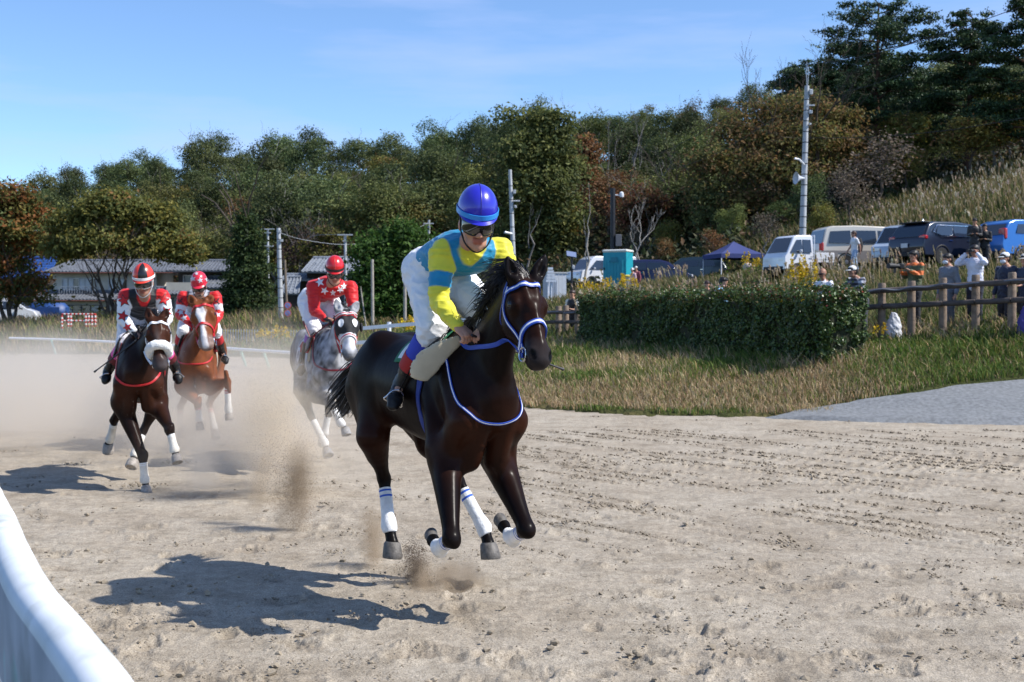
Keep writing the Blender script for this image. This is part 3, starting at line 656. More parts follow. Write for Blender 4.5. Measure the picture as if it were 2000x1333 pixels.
# dead bare trees standing up along the ridge -----------------------------------------------------
def bare_tree(px, d, h_, lab, m=bark_grey, seed=1, spread=.55, z=None, r0=.12, depth=4, up=.4, n=3):
    x = (px-1000)/F*d; root = empty('bare_tree', (x,d,(gh(x,d) if z is None else z)), lab, 'bare tree'); b = MB(); rg2 = np.random.default_rng(seed)
    limbs(b, (0,0,-.5), (rg2.uniform(-.3,.3),0,h_*.55), r0, n, spread, depth, rg2, up=up, lenk=.52); b.build('trunk', m, root, smooth=True); return root
bare_tree(757,218,10,'pale bare dead tree standing on the ridge left of the centre',bark_grey,3,.5)
bare_tree(850,200,9,'bare tree with a bushy base on the ridge above the blue helmet',bark_grey,4,.5)
bare_tree(642,228,9,'thin leaning dead tree at the end of the left ridge',bark_grey,5,.6)
bare_tree(232,248,9,'bare twiggy tree on top of the left hill',bark_grey,6,.7)
bare_tree(1110,190,9,'slim dead tree behind the tall crown right of the centre',bark_grey,7,.5)
bare_tree(1238,118,11,'tall grey dead trunk among the dark trees above the teal toilet',bark_grey,8,.35,r0=.16)
bare_tree(1190,122,9.5,'second slim dead trunk left of the black pole',bark_grey,12,.35,r0=.12)
bare_tree(1290,108,8,'twisted bare tree in front of the brown woods',bark_grey,13,.6,r0=.14)
bare_tree(1244,80,5.6,'pale leafless tree with forked branches behind the teal toilet',mat('bark_pale',(.36,.33,.29),rough=.95,var=.2),9,.5,r0=.09,up=.55)
bare_tree(1142,84,7.5,'pair of pale slim trunks behind the solar lamp',MATS['bark_pale'],10,.28,r0=.10,depth=3,up=.9,n=2)
bare_tree(1030,98,6.5,'slim grey trunk at the foot of the tall green tree',bark_grey,14,.3,r0=.12,depth=3,up=.8,n=2)
# single trees near the track ------------------------------------------------------------------------
def big_tree(name, label, px, d, lobes_px, pal, wts, nc, per, size, trunk_fn, lm, bk=bark, cs=.35, base=None, seed=2, var=.25, flat=1.0, depth=.8, shell=.55):
    x = (px-1000)/F*d; z = gh(x,d); lb=[]
    k = d/F
    for (lx,ly,lr,lz) in lobes_px: c = P(lx,ly,d)-Vector((x,d,z)); lb.append(((c.x, rnd.uniform(-.4,.4)*lr*k, c.z),(lr*k, lr*k*depth, lz*k)))
    return make_tree(name, label, (x,d,z), trunk_fn, dict(lobes=lb, nclump=nc, per=per, size=size, pal=pal, wts=wts, cs=cs, var=var, flat=flat, shell=shell), lm, bk, seed=seed)
def multi(n, h_, r0, spread, depth=3, lean=.35, up=.3):
    def tf(b, rg):
        for i in range(n):
            a = 6.283*i/n+rg.uniform(-.5,.5); limbs(b, (.12*math.cos(a),.12*math.sin(a),-.4), (h_*lean*math.cos(a)*rg.uniform(.5,1.2),h_*lean*math.sin(a)*.7,h_*rg.uniform(.8,1.1)), r0*rg.uniform(.7,1.1), 3, spread, depth, rg, up)
    return tf
lm1 = leaf_mat('leaf_near', 0, .42)
big_tree('cherry_tree','spreading olive green cherry tree in front of the white house',222,84,[(215,415,75,42),(145,445,60,38),(290,435,72,44),(340,480,55,32),(375,500,38,22),(120,490,40,32),(200,474,80,28),(285,488,60,24),(150,488,40,20),(350,500,45,18),(230,400,45,22),(300,420,35,20)],
  OLIV+MIDG,[4,3,4,.6,.35,2.5,2,1.5,1.5],1100,20,.15,multi(6,3.4,.17,.5,3,.42),lm1,cs=.36,seed=31,shell=.35)
big_tree('cherry_tree','orange tinged cherry tree at the left edge of the photo',20,86,[(25,395,60,34),(70,420,42,28),(-20,420,60,40),(20,450,70,40),(-40,470,60,40),(60,480,50,30),(10,520,60,36),(60,555,40,24),(-10,570,60,30),(70,590,34,16)],
  [(.28,.11,.035),(.24,.125,.037),(.18,.15,.04),(.12,.135,.04),(.09,.115,.034)],[3,3,3,3,3],760,20,.15,multi(4,3.2,.2,.5,3,.35),lm1,cs=.36,seed=32,shell=.35)
def conif_lobes():
    out=[]
    for i in range(15):
        t = i/14; y = 412+t*195; w_ = 8+44*t**.85; out.append((484+rnd.uniform(-5,5), y, w_, 12+8*t))
        for q in range(3): out.append((484+rnd.choice((-1,1))*w_*rnd.uniform(.5,.95), y+rnd.uniform(0,12), w_*.4, 8))
    return out
big_tree('fir_tree','pointed dark green fir beside the grey utility pole',484,78,conif_lobes(),[(.045,.075,.026),(.065,.10,.032),(.09,.12,.038),(.035,.06,.024)],[3,3,2,3],900,15,.12,lambda b,rg: limbs(b,(0,0,-.3),(0,0,6.5),.17,5,.6,1,rg,up=0),lm1,cs=.26,seed=33,flat=.7)
big_tree('broadleaf_tree','rounded bright green tree between the old houses and the leading jockey',772,68,[(765,480,55,35),(730,500,40,36),(810,490,45,40),(770,540,75,45),(720,560,40,40),(825,560,40,50),(770,600,75,36),(790,455,35,18)],[(.055,.115,.022),(.075,.145,.028),(.045,.09,.02),(.095,.165,.035)],[3,3,2,2],800,17,.14,multi(3,2.2,.14,.5),lm1,cs=.34,seed=34)
big_tree('autumn_tree','yellowing autumn tree on the slope behind the round green tree',795,118,[(795,420,45,26),(750,440,40,24),(840,440,40,26),(720,455,25,18),(800,455,60,22)],[(.18,.15,.04),(.15,.13,.04),(.11,.11,.035),(.20,.13,.05)],[3,3,3,1],380,15,.18,multi(3,3,.13,.5),lm1,cs=.45,seed=35,shell=.3)
big_tree('autumn_tree','small yellow green tree behind the old tiled roofs',640,112,[(640,470,30,30),(665,490,30,26),(610,495,28,26),(640,510,45,24)],[(.16,.15,.03),(.12,.12,.035),(.15,.095,.05),(.10,.08,.05)],[3,3,1.5,2],260,14,.17,multi(3,3,.1,.5),lm1,cs=.45,seed=36,shell=.3)
big_tree('broadleaf_tree','bare purplish brown thicket tree left of the T-shaped pole',600,116,[(600,480,35,30),(570,500,35,28),(620,510,40,26)],[(.11,.075,.06),(.13,.09,.07),(.09,.06,.05)],[1,1,1],150,10,.15,multi(4,4,.08,.5,4),lm1,bark_grey,cs=.5,seed=37,shell=.2)
big_tree('broadleaf_tree','tall mid green tree rising above the leading horse',1050,104,[(1040,240,55,26),(990,232,30,20),(1080,250,45,30),(1060,300,75,45),(1010,310,55,40),(1100,340,50,40),(1050,370,85,45),(1000,400,60,40),(1095,420,55,45),(1050,450,80,40),(1010,490,50,34),(1090,490,50,34)],MIDG+EVG[:2],[3,2.5,2.5,1.2,2,2],1300,16,.19,lambda b,rg: limbs(b,(0,0,-.5),(.2,0,7),.24,3,.40,2,rg,up=.2,lenk=.45),lm1,cs=.50,seed=38)
big_tree('autumn_tree','huge brown and olive tree behind the loudspeaker pole',1560,92,[(1580,215,75,36),(1500,225,60,40),(1640,245,70,40),(1440,270,60,45),(1560,280,110,45),(1680,300,70,40),(1400,330,70,45),(1500,345,100,50),(1620,350,110,45),(1710,370,55,35),(1370,390,60,40),(1460,410,80,40),(1570,420,90,36),(1680,420,70,30),(1400,440,70,26),(1720,430,40,20),(1480,455,60,24),(1560,460,70,22),(1640,450,60,22)],
  [(.22,.13,.058),(.25,.15,.06),(.19,.16,.052),(.135,.145,.046),(.21,.18,.055),(.10,.115,.04)],[3,2.5,3,3,2.5,2.5],1900,17,.15,multi(5,5.5,.26,.5,4,.45),lm1,cs=.50,seed=39,shell=.3)
big_tree('autumn_tree','rust red small tree in the gap left of the black pole',1140,112,[(1145,300,26,22),(1130,330,24,22),(1150,350,22,20),(1140,280,16,14)],RUST,[3,3,2,1],220,12,.18,multi(3,5,.12,.4),lm1,cs=.4,seed=40,shell=.3)
big_tree('autumn_tree','reddish bush low behind the black pole with the white lamp',1262,96,[(1265,400,36,28),(1235,420,26,24),(1290,415,30,24),(1250,440,40,20)],[(.16,.055,.03),(.12,.06,.035),(.10,.085,.035),(.13,.09,.045)],[2,3,3,2],300,13,.16,multi(4,3,.1,.5),lm1,bark_grey,cs=.45,seed=41,shell=.25)
big_tree('broadleaf_tree','dark understorey tree between the toilet and the awning',1330,98,[(1330,400,60,40),(1290,450,45,34),(1370,440,55,38),(1330,480,70,26),(1420,480,50,22)],EVG+[(.07,.068,.022)],[2,3,2,2,3],560,15,.18,multi(3,4,.15,.5),lm1,cs=.45,seed=42)
# red pines on the right -----------------------------------------------------------------------------
def pine(px, d, py_top, py_base, wpx, label, seed, low=.35, lean=0, wide=1.0):
    k = d/F; rg = np.random.default_rng(seed); x = (px-1000)*k; base = P(px,py_base,d); z = base.z; h_ = (py_base-py_top)*k
    root = empty('pine_tree', (x,d,z), label, 'pine tree', 'pines on the right slope'); b = MB(); pads=[]
    tr = [(0,0,-1)]; n = 8
    for i in range(1,n+1): tr.append((lean*h_*(i/n)**2+rg.normal()*.12, rg.normal()*.12, h_*.97*i/n))
    b.tube(tr, [.27*(1-.78*i/n) for i in range(n+1)], 9)
    tv = catmull([Vector(p) for p in tr], 40)
    nb = 42
    for i in range(nb):
        t = low+(1-low)*(i/(nb-1))**.9; c = tv[min(39,int(t*39))]; a = i*2.399+rg.uniform(-.4,.4); pr = (t-low)/(1-low)
        ln = wpx*k*wide*(.35+.75*math.sin(min(1,(1-pr)*1.25+.12)*math.pi*.62))*rg.uniform(.65,1.08); e = c+Vector((math.cos(a)*ln, math.sin(a)*ln, ln*rg.uniform(.05,.32)+.2*pr))
        md = c.lerp(e,.5)+Vector((0,0,-.04*ln)); b.tube([c,md,e],[.075*(1-.5*pr),.05,.02],5,caps=False)
        for q in (.5,.72,.92,1.05):
            cp_ = c.lerp(e,q)+Vector(rg.normal(size=3))*.18; s_ = ln*.33*(1.15-.35*abs(q-.75)); pads.append(((cp_.x,cp_.y,cp_.z+.1),(max(.35,s_),max(.35,s_),max(.16,s_*.36))))
    b.build('trunk', bark_red, root, smooth=True)
    V,f,c = crown_np(pads, 2700, 15, .18, [(.034,.064,.026),(.050,.09,.034),(.026,.048,.022),(.07,.115,.04)],[3,3,2,1.5], rg, cs=.20, flat=.55, var=.25, asp=.35, outw=.4, shell=.2)
    mesh_np('crown', V, f, lmE_near, root, smooth=False, vcol=c); return root
lmE_near = leaf_mat('needle', 0, .12, rough=.5)
pine(1712,96,2,355,98,'tall pine with an airy spreading top right of the loudspeaker pole',51,.26,0)
pine(1890,92,28,360,70,'dark conical pine between the two other right hand pines',52,.22,0)
pine(2014,86,-15,350,92,'pine cut off by the right edge of the photo',53,.2,0)
pine(1795,112,150,350,80,'low shaded pine behind the gap between the tall pines',54,.2,0)
pine(1580,125,132,300,70,'flat topped pine on the ridge behind the loudspeaker pole',55,.45,0)
# ================================================================ hedge, fences, poles
# clipped hedge ----------------------------------------------------------------------------------
def hedge():
    A = GP(1612,26.0); B_ = GP(1122,38.2); root = empty('hedge', (A+B_)/2, 'long dark green clipped hedge with reddish tips between track and spectators', 'hedge'); o = root.location
    rg = np.random.default_rng(61); dirv = (B_-A); L_ = dirv.length; t_ = dirv/L_; nrm = Vector((t_.y,-t_.x,0)).normalized()
    if nrm.y > 0: nrm = -nrm
    Hh, D = 1.46, 1.05; N = 60000
    t = rg.uniform(0,1,N)*L_; face = rg.choice(3,N,p=[.62,.26,.12]); u = rg.uniform(0,1,N)
    z = np.where(face==1, Hh, u*Hh); dep = np.where(face==0, 0, rg.uniform(0,1,N)*D); tt = np.where(face==2, 0, t)
    zz = np.where(face==2, rg.uniform(0,1,N)*Hh, z)
    lump = .22*fbm(tt*1.1,zz*1.8,dep*2,3,62)+.13*fbm(tt*4.5,zz*5,dep*5,2,63)
    base = np.array(A)[None]+np.array(t_)[None]*tt[:,None]-np.array(nrm)[None]*dep[:,None]
    gz = ground_h(base[:,0],base[:,1]); nn = np.where((face==0)[:,None], np.array(nrm)[None], np.where((face==1)[:,None], np.array([0,0,1.])[None], -np.array(t_)[None]))
    pos = base.copy(); pos[:,2] = gz+zz*(1+.05*fbm(tt*.5,tt*0,None,2,64)); pos += nn*(lump-.06-np.abs(rg.normal(0,.05,N)))[:,None]+rg.normal(0,.02,(N,3))
    pos[:,2] = np.where(face==1, pos[:,2]+np.where(rg.random(N)<.08, rg.uniform(0,.22,N),0)+.10*fbm(tt*.7,tt*0,None,3,69), pos[:,2])
    n2 = nn*.8+rg.normal(size=(N,3))*.55+np.array([0,0,.25]); n2 /= np.linalg.norm(n2,axis=1)[:,None]
    col = mixcol(N,[(.045,.085,.018),(.065,.115,.024),(.10,.15,.032),(.032,.06,.014),(.15,.17,.05)],[3,3,2,2,.7],.25,65)
    top = (zz>Hh*.9); rd = top&(rg.random(N)<.13+.2*np.clip(fbm(tt*.9,tt*0,None,2,66),0,1)); col[rd] = mixcol(int(rd.sum()),[(.20,.030,.02),(.22,.09,.03),(.16,.12,.04)],[1.2,2,2],.3,67)
    V,f,c = leaves_np(pos-np.array(o), n2, .040*rg.uniform(.6,1.5,N), col, rg, asp=.75)
    mesh_np('foliage', V, f, leaf_mat('leaf_hedge',0,.18,rough=.38,spec=.5), root, smooth=False, vcol=c)
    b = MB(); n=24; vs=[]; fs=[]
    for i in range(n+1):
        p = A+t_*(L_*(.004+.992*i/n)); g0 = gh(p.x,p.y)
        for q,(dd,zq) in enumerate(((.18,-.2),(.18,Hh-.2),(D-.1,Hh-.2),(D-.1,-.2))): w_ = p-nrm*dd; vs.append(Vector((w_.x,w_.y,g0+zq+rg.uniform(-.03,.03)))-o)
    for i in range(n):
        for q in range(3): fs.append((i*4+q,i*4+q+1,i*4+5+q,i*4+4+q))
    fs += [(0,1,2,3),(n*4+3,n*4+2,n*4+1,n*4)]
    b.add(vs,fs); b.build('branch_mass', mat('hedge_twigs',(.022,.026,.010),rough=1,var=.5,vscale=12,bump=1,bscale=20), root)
    return root
hedge()
# log fences -----------------------------------------------------------------------------------------
log_m = mat('log_wood', (.21,.155,.115), rough=.9, var=.30, vscale=7, bump=.5, bscale=22); cable_m = mat('cable_grey',(.13,.14,.17),rough=.5); rail_wood = mat('rail_wood', (.075,.060,.055), rough=.85, var=.35, vscale=6, bump=.4, bscale=20)
def log_fence(posts, rails, label, cable=None, r=.088, rr=.062):
    loc = GP(posts[0][0], posts[0][2]); root = empty('log_fence', loc, label, 'fence')
    for px,pyt,d in posts:
        g = GP(px,d); t = P(px,pyt,d); b = MB(); b.lathe(Vector((g.x,g.y,g.z-.2))-loc, [(r*1.02,0),(r,.5),(r*.97,t.z-g.z+.17),(r*.82,t.z-g.z+.2)], 12); b.build('post', log_m, root, smooth=True)
    for pts in rails:
        for a,c in zip(pts[:-1],pts[1:]):
            A,C_ = P(*a)-loc, P(*c)-loc; dv = (C_-A).normalized()*.015; b = MB(); m_ = A.lerp(C_,.5)+Vector((0,0,-.012)); b.tube([A+dv,m_,C_-dv], [rr,rr*1.04,rr*.96], 10); b.build('rail', rail_wood, root, smooth=True)
    if cable:
        b = MB(); b.tube([p-loc for p in catmull([P(*c) for c in cable], 60)], .020, 6); b.build('cable', cable_m, root, smooth=True)
PR = [(1722,553,27.7),(1780,549,27.5),(1841,543,27.2),(1905,537,26.8),(1976,532,26.2),(2050,526,25.6)]
def rl(y0, y1, off=-.13): return [(px, y0+(y1-y0)*(px-1690)/(2050-1690), d+off) for px,_,d in [(1665,0,27.9)]+PR]
log_fence(PR, [rl(570,545), rl(600,583)], 'log post and rail fence with a wavy grey cable where spectators stand',
  [(1690,571,27.55),(1722,565,27.4),(1752,567,27.35),(1780,561,27.2),(1812,561,27.1),(1841,555,26.95),(1872,557,26.8),(1905,553,26.6),(1940,553,26.4),(1976,548,26.0),(2050,546,25.4)])
PL = [(1052,599,41.0),(1091,598,40.4),(1105,597,40.0),(1128,598,39.6)]
log_fence(PL, [[(p,610,d-.12) for p,_,d in PL]+[(1150,611,39.1)], [(p,629,d-.12) for p,_,d in PL]+[(1150,630,39.1)]], 'short log fence left of the hedge beside the horse head', [(1052,611,40.8),(1091,609,40.2),(1105,612,39.8),(1128,610,39.4),(1150,611,39)], r=.10, rr=.06)
# white running rail close to the camera ------------------------------------------------------------------
def near_rail():
    Z0 = 1.165; pts = [Vector((x,y,Z0)) for x,y in ((.85,-1.2),(-.02,.9),(-.40,1.75),(-.735,2.5),(-1.00,3.0),(-1.29,3.52),(-1.60,4.15),(-1.88,4.75),(-2.17,5.35),(-2.9,6.9),(-4.2,9.8))]
    root = empty('running_rail', (pts[3].x,pts[3].y,0), 'white weathered running rail close in the lower left corner', 'rail'); loc = root.location
    ps = catmull(pts, 90); prof=[]
    for i in range(9): a = math.pi*i/8; prof.append((.058-.062*math.cos(a)*1.0-.004, -.05+.055*math.sin(a)))
    prof = [(x-.116,z) for x,z in prof]
    prof = [(-.118,-.36)]+[(-.118,-.25)]+prof+[(0.0,-.10),(-.02,-.12),(-.06,-.12),(-.10,-.36)]
    n = len(prof); vs=[]; fs=[]
    for i,p in enumerate(ps):
        t = (ps[min(i+1,len(ps)-1)]-ps[max(i-1,0)]); t.z=0; t.normalize(); rt = Vector((t.y,-t.x,0))
        for x,z in prof: vs.append(p-loc+rt*x+Vector((0,0,z)))
    for i in range(len(ps)-1):
        for k in range(n): fs.append((i*n+k,i*n+(k+1)%n,(i+1)*n+(k+1)%n,(i+1)*n+k))
    fs += [tuple(range(n)),tuple(range((len(ps)-1)*n,len(ps)*n))[::-1]]
    m = bpy.data.materials.new('weathered_white'); m.use_nodes = True; nn = m.node_tree.nodes; l = m.node_tree.links; bs = nn['Principled BSDF']; bs.inputs['Roughness'].default_value = .8; bs.inputs['Specular IOR Level'].default_value = .2
    tc_ = nn.new('ShaderNodeTexCoord')
    def nz_(s,d,lo,hi,c0,c1,st=None):
        z = nn.new('ShaderNodeTexNoise'); z.inputs['Scale'].default_value = s; z.inputs['Detail'].default_value = d; v = tc_.outputs['Object']
        if st: mp_ = nn.new('ShaderNodeMapping'); mp_.inputs['Scale'].default_value = st; l.new(v,mp_.inputs[0]); v = mp_.outputs[0]
        l.new(v,z.inputs['Vector']); r = nn.new('ShaderNodeValToRGB'); e=r.color_ramp.elements; e[0].position=lo; e[1].position=hi; e[0].color=(*c0,1); e[1].color=(*c1,1); l.new(z.outputs['Fac'],r.inputs[0]); return r.outputs[0]
    base = nz_(3,6,.35,.65,(.68,.72,.74),(.80,.83,.86),(1.5,1.5,1)); teal = nz_(2.6,5,.60,.66,(0,0,0),(.45,.45,.45)); grime = nz_(3.5,8,.50,.74,(1,1,1),(.50,.51,.45),(1.2,1.2,1))
    x = nn.new('ShaderNodeMix'); x.data_type='RGBA'; l.new(teal,x.inputs[0]); l.new(base,x.inputs[6]); x.inputs[7].default_value=(.38,.66,.68,1)
    x2 = nn.new('ShaderNodeMix'); x2.data_type='RGBA'; x2.blend_type='MULTIPLY'; x2.inputs[0].default_value=.9; l.new(x.outputs[2],x2.inputs[6]); l.new(grime,x2.inputs[7]); l.new(x2.outputs[2],bs.inputs['Base Color'])
    m2 = m.copy(); m2.name = 'shaded_grimy_skirt'  # base darkened and blued to paint the skirt's shaded side; grime as on cap
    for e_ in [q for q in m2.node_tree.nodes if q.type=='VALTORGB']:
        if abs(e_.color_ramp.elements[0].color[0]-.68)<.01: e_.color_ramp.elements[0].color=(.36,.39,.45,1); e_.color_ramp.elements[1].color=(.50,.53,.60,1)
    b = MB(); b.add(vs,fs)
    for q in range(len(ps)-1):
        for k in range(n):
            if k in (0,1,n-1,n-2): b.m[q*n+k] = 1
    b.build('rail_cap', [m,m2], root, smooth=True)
    for i in (2,30,58,84):
        p = ps[i]-loc; b = MB(); b.tube([Vector((p.x-.06,p.y,-.1)), Vector((p.x-.06,p.y,1.05))], .045, 10); b.build('post', m, root, smooth=True)
near_rail()
# far rails ---------------------------------------------------------------------------------------------------
white_p = mat('rail_white',(.72,.75,.80),rough=.5,var=.08,vscale=4); pale_g = mat('strut_green',(.30,.52,.45),rough=.6)
def simple_rail(name, label, path, r, posts, postr=.06, struts=(), pm=None, cat='rail'):
    pts = [P(*p) for p in path]; loc = Vector((pts[0].x,pts[0].y,gh(pts[0].x,pts[0].y))); root = empty(name, loc, label, cat)
    return pts, loc, root
pts,loc,root = simple_rail('running_rail','low white running rail along the far left edge of the track',[(20,661,62),(150,665,59),(300,673,54),(400,678,50),(470,683,46),(560,689,42),(640,694,39)],.1,())
b = MB(); b.tube([p-loc for p in catmull(pts,30)], .10, 10, flat=.6); b.build('rail', white_p, root, smooth=True)
for px,d,y in ((470,46,685),(515,44,688),(590,41,692),(350,52,677),(230,57,670),(100,60,664)):
    a = P(px,y,d); b = MB(); b.tube([a-loc, Vector((a.x+.35,a.y+.1,gh(a.x+.35,a.y+.1)-.2))-loc], .055, 8); b.build('strut', pale_g, root, smooth=True)
pts,loc,root = simple_rail('board_fence','white two rail fence between the grey horse and the leader',[(680,644,47),(760,637,45),(850,630,43.5),(960,622,42)],.1,())
for dz in (0,-.52):
    for a,c in zip(pts[:-1],pts[1:]):
        b = MB(); dv=(c-a).normalized()*.01; M_ = (c-a).to_track_quat('X','Z').to_matrix(); b.box((a+c)/2-loc+Vector((0,-.09,dz)), ((c-a).length-.02,.05,.13), M=M_); b.build('rail', white_p, root)
for p in pts: b = MB(); b.tube([Vector((p.x,p.y,gh(p.x,p.y)-.2))-loc, p-loc+Vector((0,0,.14))], .075, 12); b.build('post', white_p, root, smooth=True)
# grey picket fence with yellow rails
yel_m = mat('yellow_paint',(.55,.42,.08),rough=.6); gal = mat('galvanised',(.42,.44,.46),rough=.45,metal=.3,var=.1)
A,B_ = P(425,647,63),P(602,650,60); loc = Vector((A.x,A.y,gh(A.x,A.y))); root = empty('picket_fence',loc,'grey metal picket fence with two yellow rails behind the grey horse','fence')
for dz in (0,-.70): b = MB(); b.tube([A-loc+Vector((0,0,dz)),B_-loc+Vector((0,0,dz))], .035, 8); b.build('rail', yel_m, root, smooth=True)
first=None; N=34
for i in range(N):
    p = A.lerp(B_,i/(N-1))-loc
    if first is None: b = MB(); b.box((0,0,-.42),(.045,.03,1.05)); first = b.build('picket', gal, root)
    else: first = first.copy(); C.objects.link(first); first.parent = root
    first.location = p+Vector((0,-.06,0))
# red and white striped barrier
rw = [mat('barrier_red',(.55,.05,.04),rough=.6), mat('barrier_white',(.75,.72,.70),rough=.6), gal]
A = P(121,614,75); loc = GP(121,75); root = empty('striped_barrier',loc,'red and white striped pipe barrier by the left track edge','barrier'); kk = 75/F
def striped(name, a, c, r, n):
    b = MB(); 
    for i in range(n): b.mat(i%2); b.tube([a.lerp(c,i/n),a.lerp(c,(i+1)/n)], r, 8)
    return b.build(name, rw, root, smooth=True)
for px in (121,133,138.5,167.5,173,179.5,186):
    t = P(px,613 if px>121 else 616,75+(.5 if px in(133,173,186) else 0))-loc; m_ = t-Vector((0,0,26*kk)); striped('post', t, m_, .065, 7); b = MB(); b.tube([m_,m_-Vector((0,0,.75))],.05,8); b.build('post_foot', gal, root, smooth=True)
for py,a,c in ((614,121,186),(627,121,186)): striped('bar', P(a,py,75)-loc, P(c,py,75)-loc, .045, 17)
# utility poles ------------------------------------------------------------------------------------------------
conc = mat('pole_concrete',(.42,.44,.46),rough=.75,var=.12,vscale=3); blkp = mat('pole_black',(.012,.012,.016),rough=.5); dwood = mat('pole_wood',(.16,.13,.10),rough=.9,var=.3); gbox = mat('grey_box',(.50,.52,.54),rough=.5); wire_m = mat('wire_black',(.012,.012,.014),rough=.6); wire_l = mat('wire_pale',(.35,.38,.42),rough=.6)
def pole(label, pxt, pyt, pxb, d, r0, r1, m, name='utility_pole', cat='utility pole', bands=0, dep=.3):
    g = GP(pxb,d); t = P(pxt,pyt,d); root = empty(name, g, label, cat); b = MB(); n=10; T=t-g
    b.tube([Vector((0,0,-dep))]+[T*(i/n) for i in range(1,n+1)], [r0]+[r0+(r1-r0)*i/n for i in range(1,n+1)], 14); b.build('shaft', m, root, smooth=True)
    for i in range(bands): c = T*(.12+.86*i/bands); b = MB(); q = r0+(r1-r0)*(.12+.86*i/bands); b.tube([c,c+Vector((0,0,.04))], q*1.06, 12); b.build('band', wire_m, root, smooth=True)
    return root, (lambda px,py,dd=0: P(px,py,d+dd)-g), g
root,at,g_ = pole('tall grey utility pole carrying a loudspeaker horn, right of the centre',1576,168,1565,62,.175,.115,conc,bands=15)
b = MB(); b.tube([at(1576,170),at(1574.5,140),at(1576,121)],.018,6); b.tube([at(1577,170),at(1579.5,140),at(1577,127)],.018,6); b.build('lightning_rod', gal, root, smooth=True)
for (px,py,w_,h_) in ((1584,180,.16,.26),(1583,219,.16,.17),(1582,243,.10,.10)): b = MB(); b.box(at(px,py,-.1),(w_,.16,h_),bev=.02); b.build('junction_box', gbox, root)
for (a,c) in ((1573,1590),): b = MB(); b.box(at(1583,206,-.1),(.42,.06,.07)); b.build('bracket', gbox, root)
b = MB(); b.tube([at(1571,322,-.15),at(1561,312,-.35),at(1552,310,-.45)],[.035,.055,.05],8); b.build('street_light', mat('lamp_white',(.75,.77,.8),rough=.4), root, smooth=True)
hp = at(1569,349,-.2); b = MB(); b.lathe(hp, [(.05,-.05),(.075,.06),(.10,.16),(.17,.28),(.30,.40),(.31,.41),(.29,.40),(.15,.28),(.06,.14)], 20, axis=(-1,-.25,.03)); b.build('loudspeaker_horn', mat('horn_grey',(.50,.53,.58),rough=.5), root, smooth=True)
root2,at2,_ = pole('grey utility pole with a lamp just right of the blue helmet',996,332,1007,74,.165,.10,conc,bands=9)
for (px,py,w_,h_) in ((1005,375,.16,.22),(1009,393,.40,.08),(1007,404,.14,.16)): b = MB(); b.box(at2(px,py,-.1),(w_,.14,h_),bev=.015); b.build('junction_box', gbox, root2)
b = MB(); b.tube([at2(1000,457,-.1),at2(986,454,-.3)],[.06,.075],8); b.build('street_light', MATS['lamp_white'], root2, smooth=True)
root3,at3,_ = pole('black post with a white camera arm behind the teal toilet',1197,368,1197,80,.17,.16,blkp,name='lamp_post',cat='post',bands=4)
b = MB(); b.tube([at3(1198,381),at3(1212,382)],.04,6); b.lathe(at3(1214,386),[(0.0,0),(.13,.02),(.15,.12),(.13,.3),(.05,.36)],12); b.build('camera_arm', MATS['lamp_white'], root3, smooth=True); b = MB(); b.box(at3(1208,470,-.15),(.38,.3,.75),bev=.02); b.build('meter_box', mat('meter_grey',(.12,.12,.13),rough=.6), root3)
root4,at4,_ = pole('plain pale grey pole right of the pointed fir',544,446,549,72,.155,.11,conc,bands=8)
for (px,py) in ((550,470),(546,452)): b = MB(); b.box(at4(px,py,-.1),(.16,.12,.14)); b.build('junction_box', gbox, root4)
root5,at5,_ = pole('slim pole with insulators standing behind the fir',523,447,525,98,.10,.08,conc)
for py,w_ in ((448,1.0),(455,.5),(481,.9)): b = MB(); b.box(at5(523,py,-.1),(w_,.08,.08)); b.build('cross_arm', gbox, root5)
root6,at6,_ = pole('T-shaped power pole in front of the old tiled roofs',674,458,676,94,.13,.10,conc)
for py,w_ in ((459,1.15),(471,.35)): b = MB(); b.box(at6(674,py,-.12),(w_,.09,.09)); b.build('cross_arm', gbox, root6)
pole('weathered brown wooden pole beside the no parking signs',556,508,561,71,.085,.07,dwood,name='wooden_pole',cat='pole')
pole('bare wooden post left of the rounded green tree',727,507,728,64,.085,.075,mat('post_pale',(.34,.31,.27),rough=.9,var=.25),name='wooden_pole',cat='pole')
pole('bare wooden post against the rounded green tree',791,512,791,63,.085,.075,MATS['post_pale'],name='wooden_pole',cat='pole')
pole('thin leaning stake in front of the old dark house',704,560,716,66,.04,.035,MATS['post_pale'],name='stake',cat='stake')
root7,at7,_ = pole('distant pole with a transformer above the yellow autumn tree',838,430,838,112,.13,.10,conc); b = MB(); b.box(at7(837,437,-.2),(.9,.1,.1)); b.build('cross_arm', gbox, root7)
for px,lab in ((585,'far pole with two cross arms among the bare trees'),(642,'far power pole with cross arms behind the yellow green tree')):
    rt_,a_,_ = pole(lab,px,478,px,124,.09,.07,mat('pole_pale',(.55,.50,.48),rough=.8))
    for py in (481,487,497): b = MB(); b.box(a_(px,py,-.1),(1.3,.07,.07)); b.build('cross_arm', MATS['pole_pale'], rt_)
def wire(label, pts, r=.014, m=None, sag=None): 
    b = MB(); p = catmull([P(*q) for q in pts], 36); b.tube(p, r, 5); tag(b.build('overhead_wire', m or wire_m, None, smooth=True), label, 'wire')
wire('black overhead wire from the loudspeaker pole top to the upper right corner',[(1576,127,62),(1680,112,61),(1800,80,60),(1900,47,59),(2010,8,58)],.020)
wire('second overhead wire running over the pines to the right edge',[(1580,190,62),(1690,170,61),(1830,118,60),(1930,72,59),(2010,32,58)],.014)
wire('lowest overhead wire across the pines at the right',[(1580,270,62),(1700,268,61),(1850,255,60),(2010,229,58)],.014)
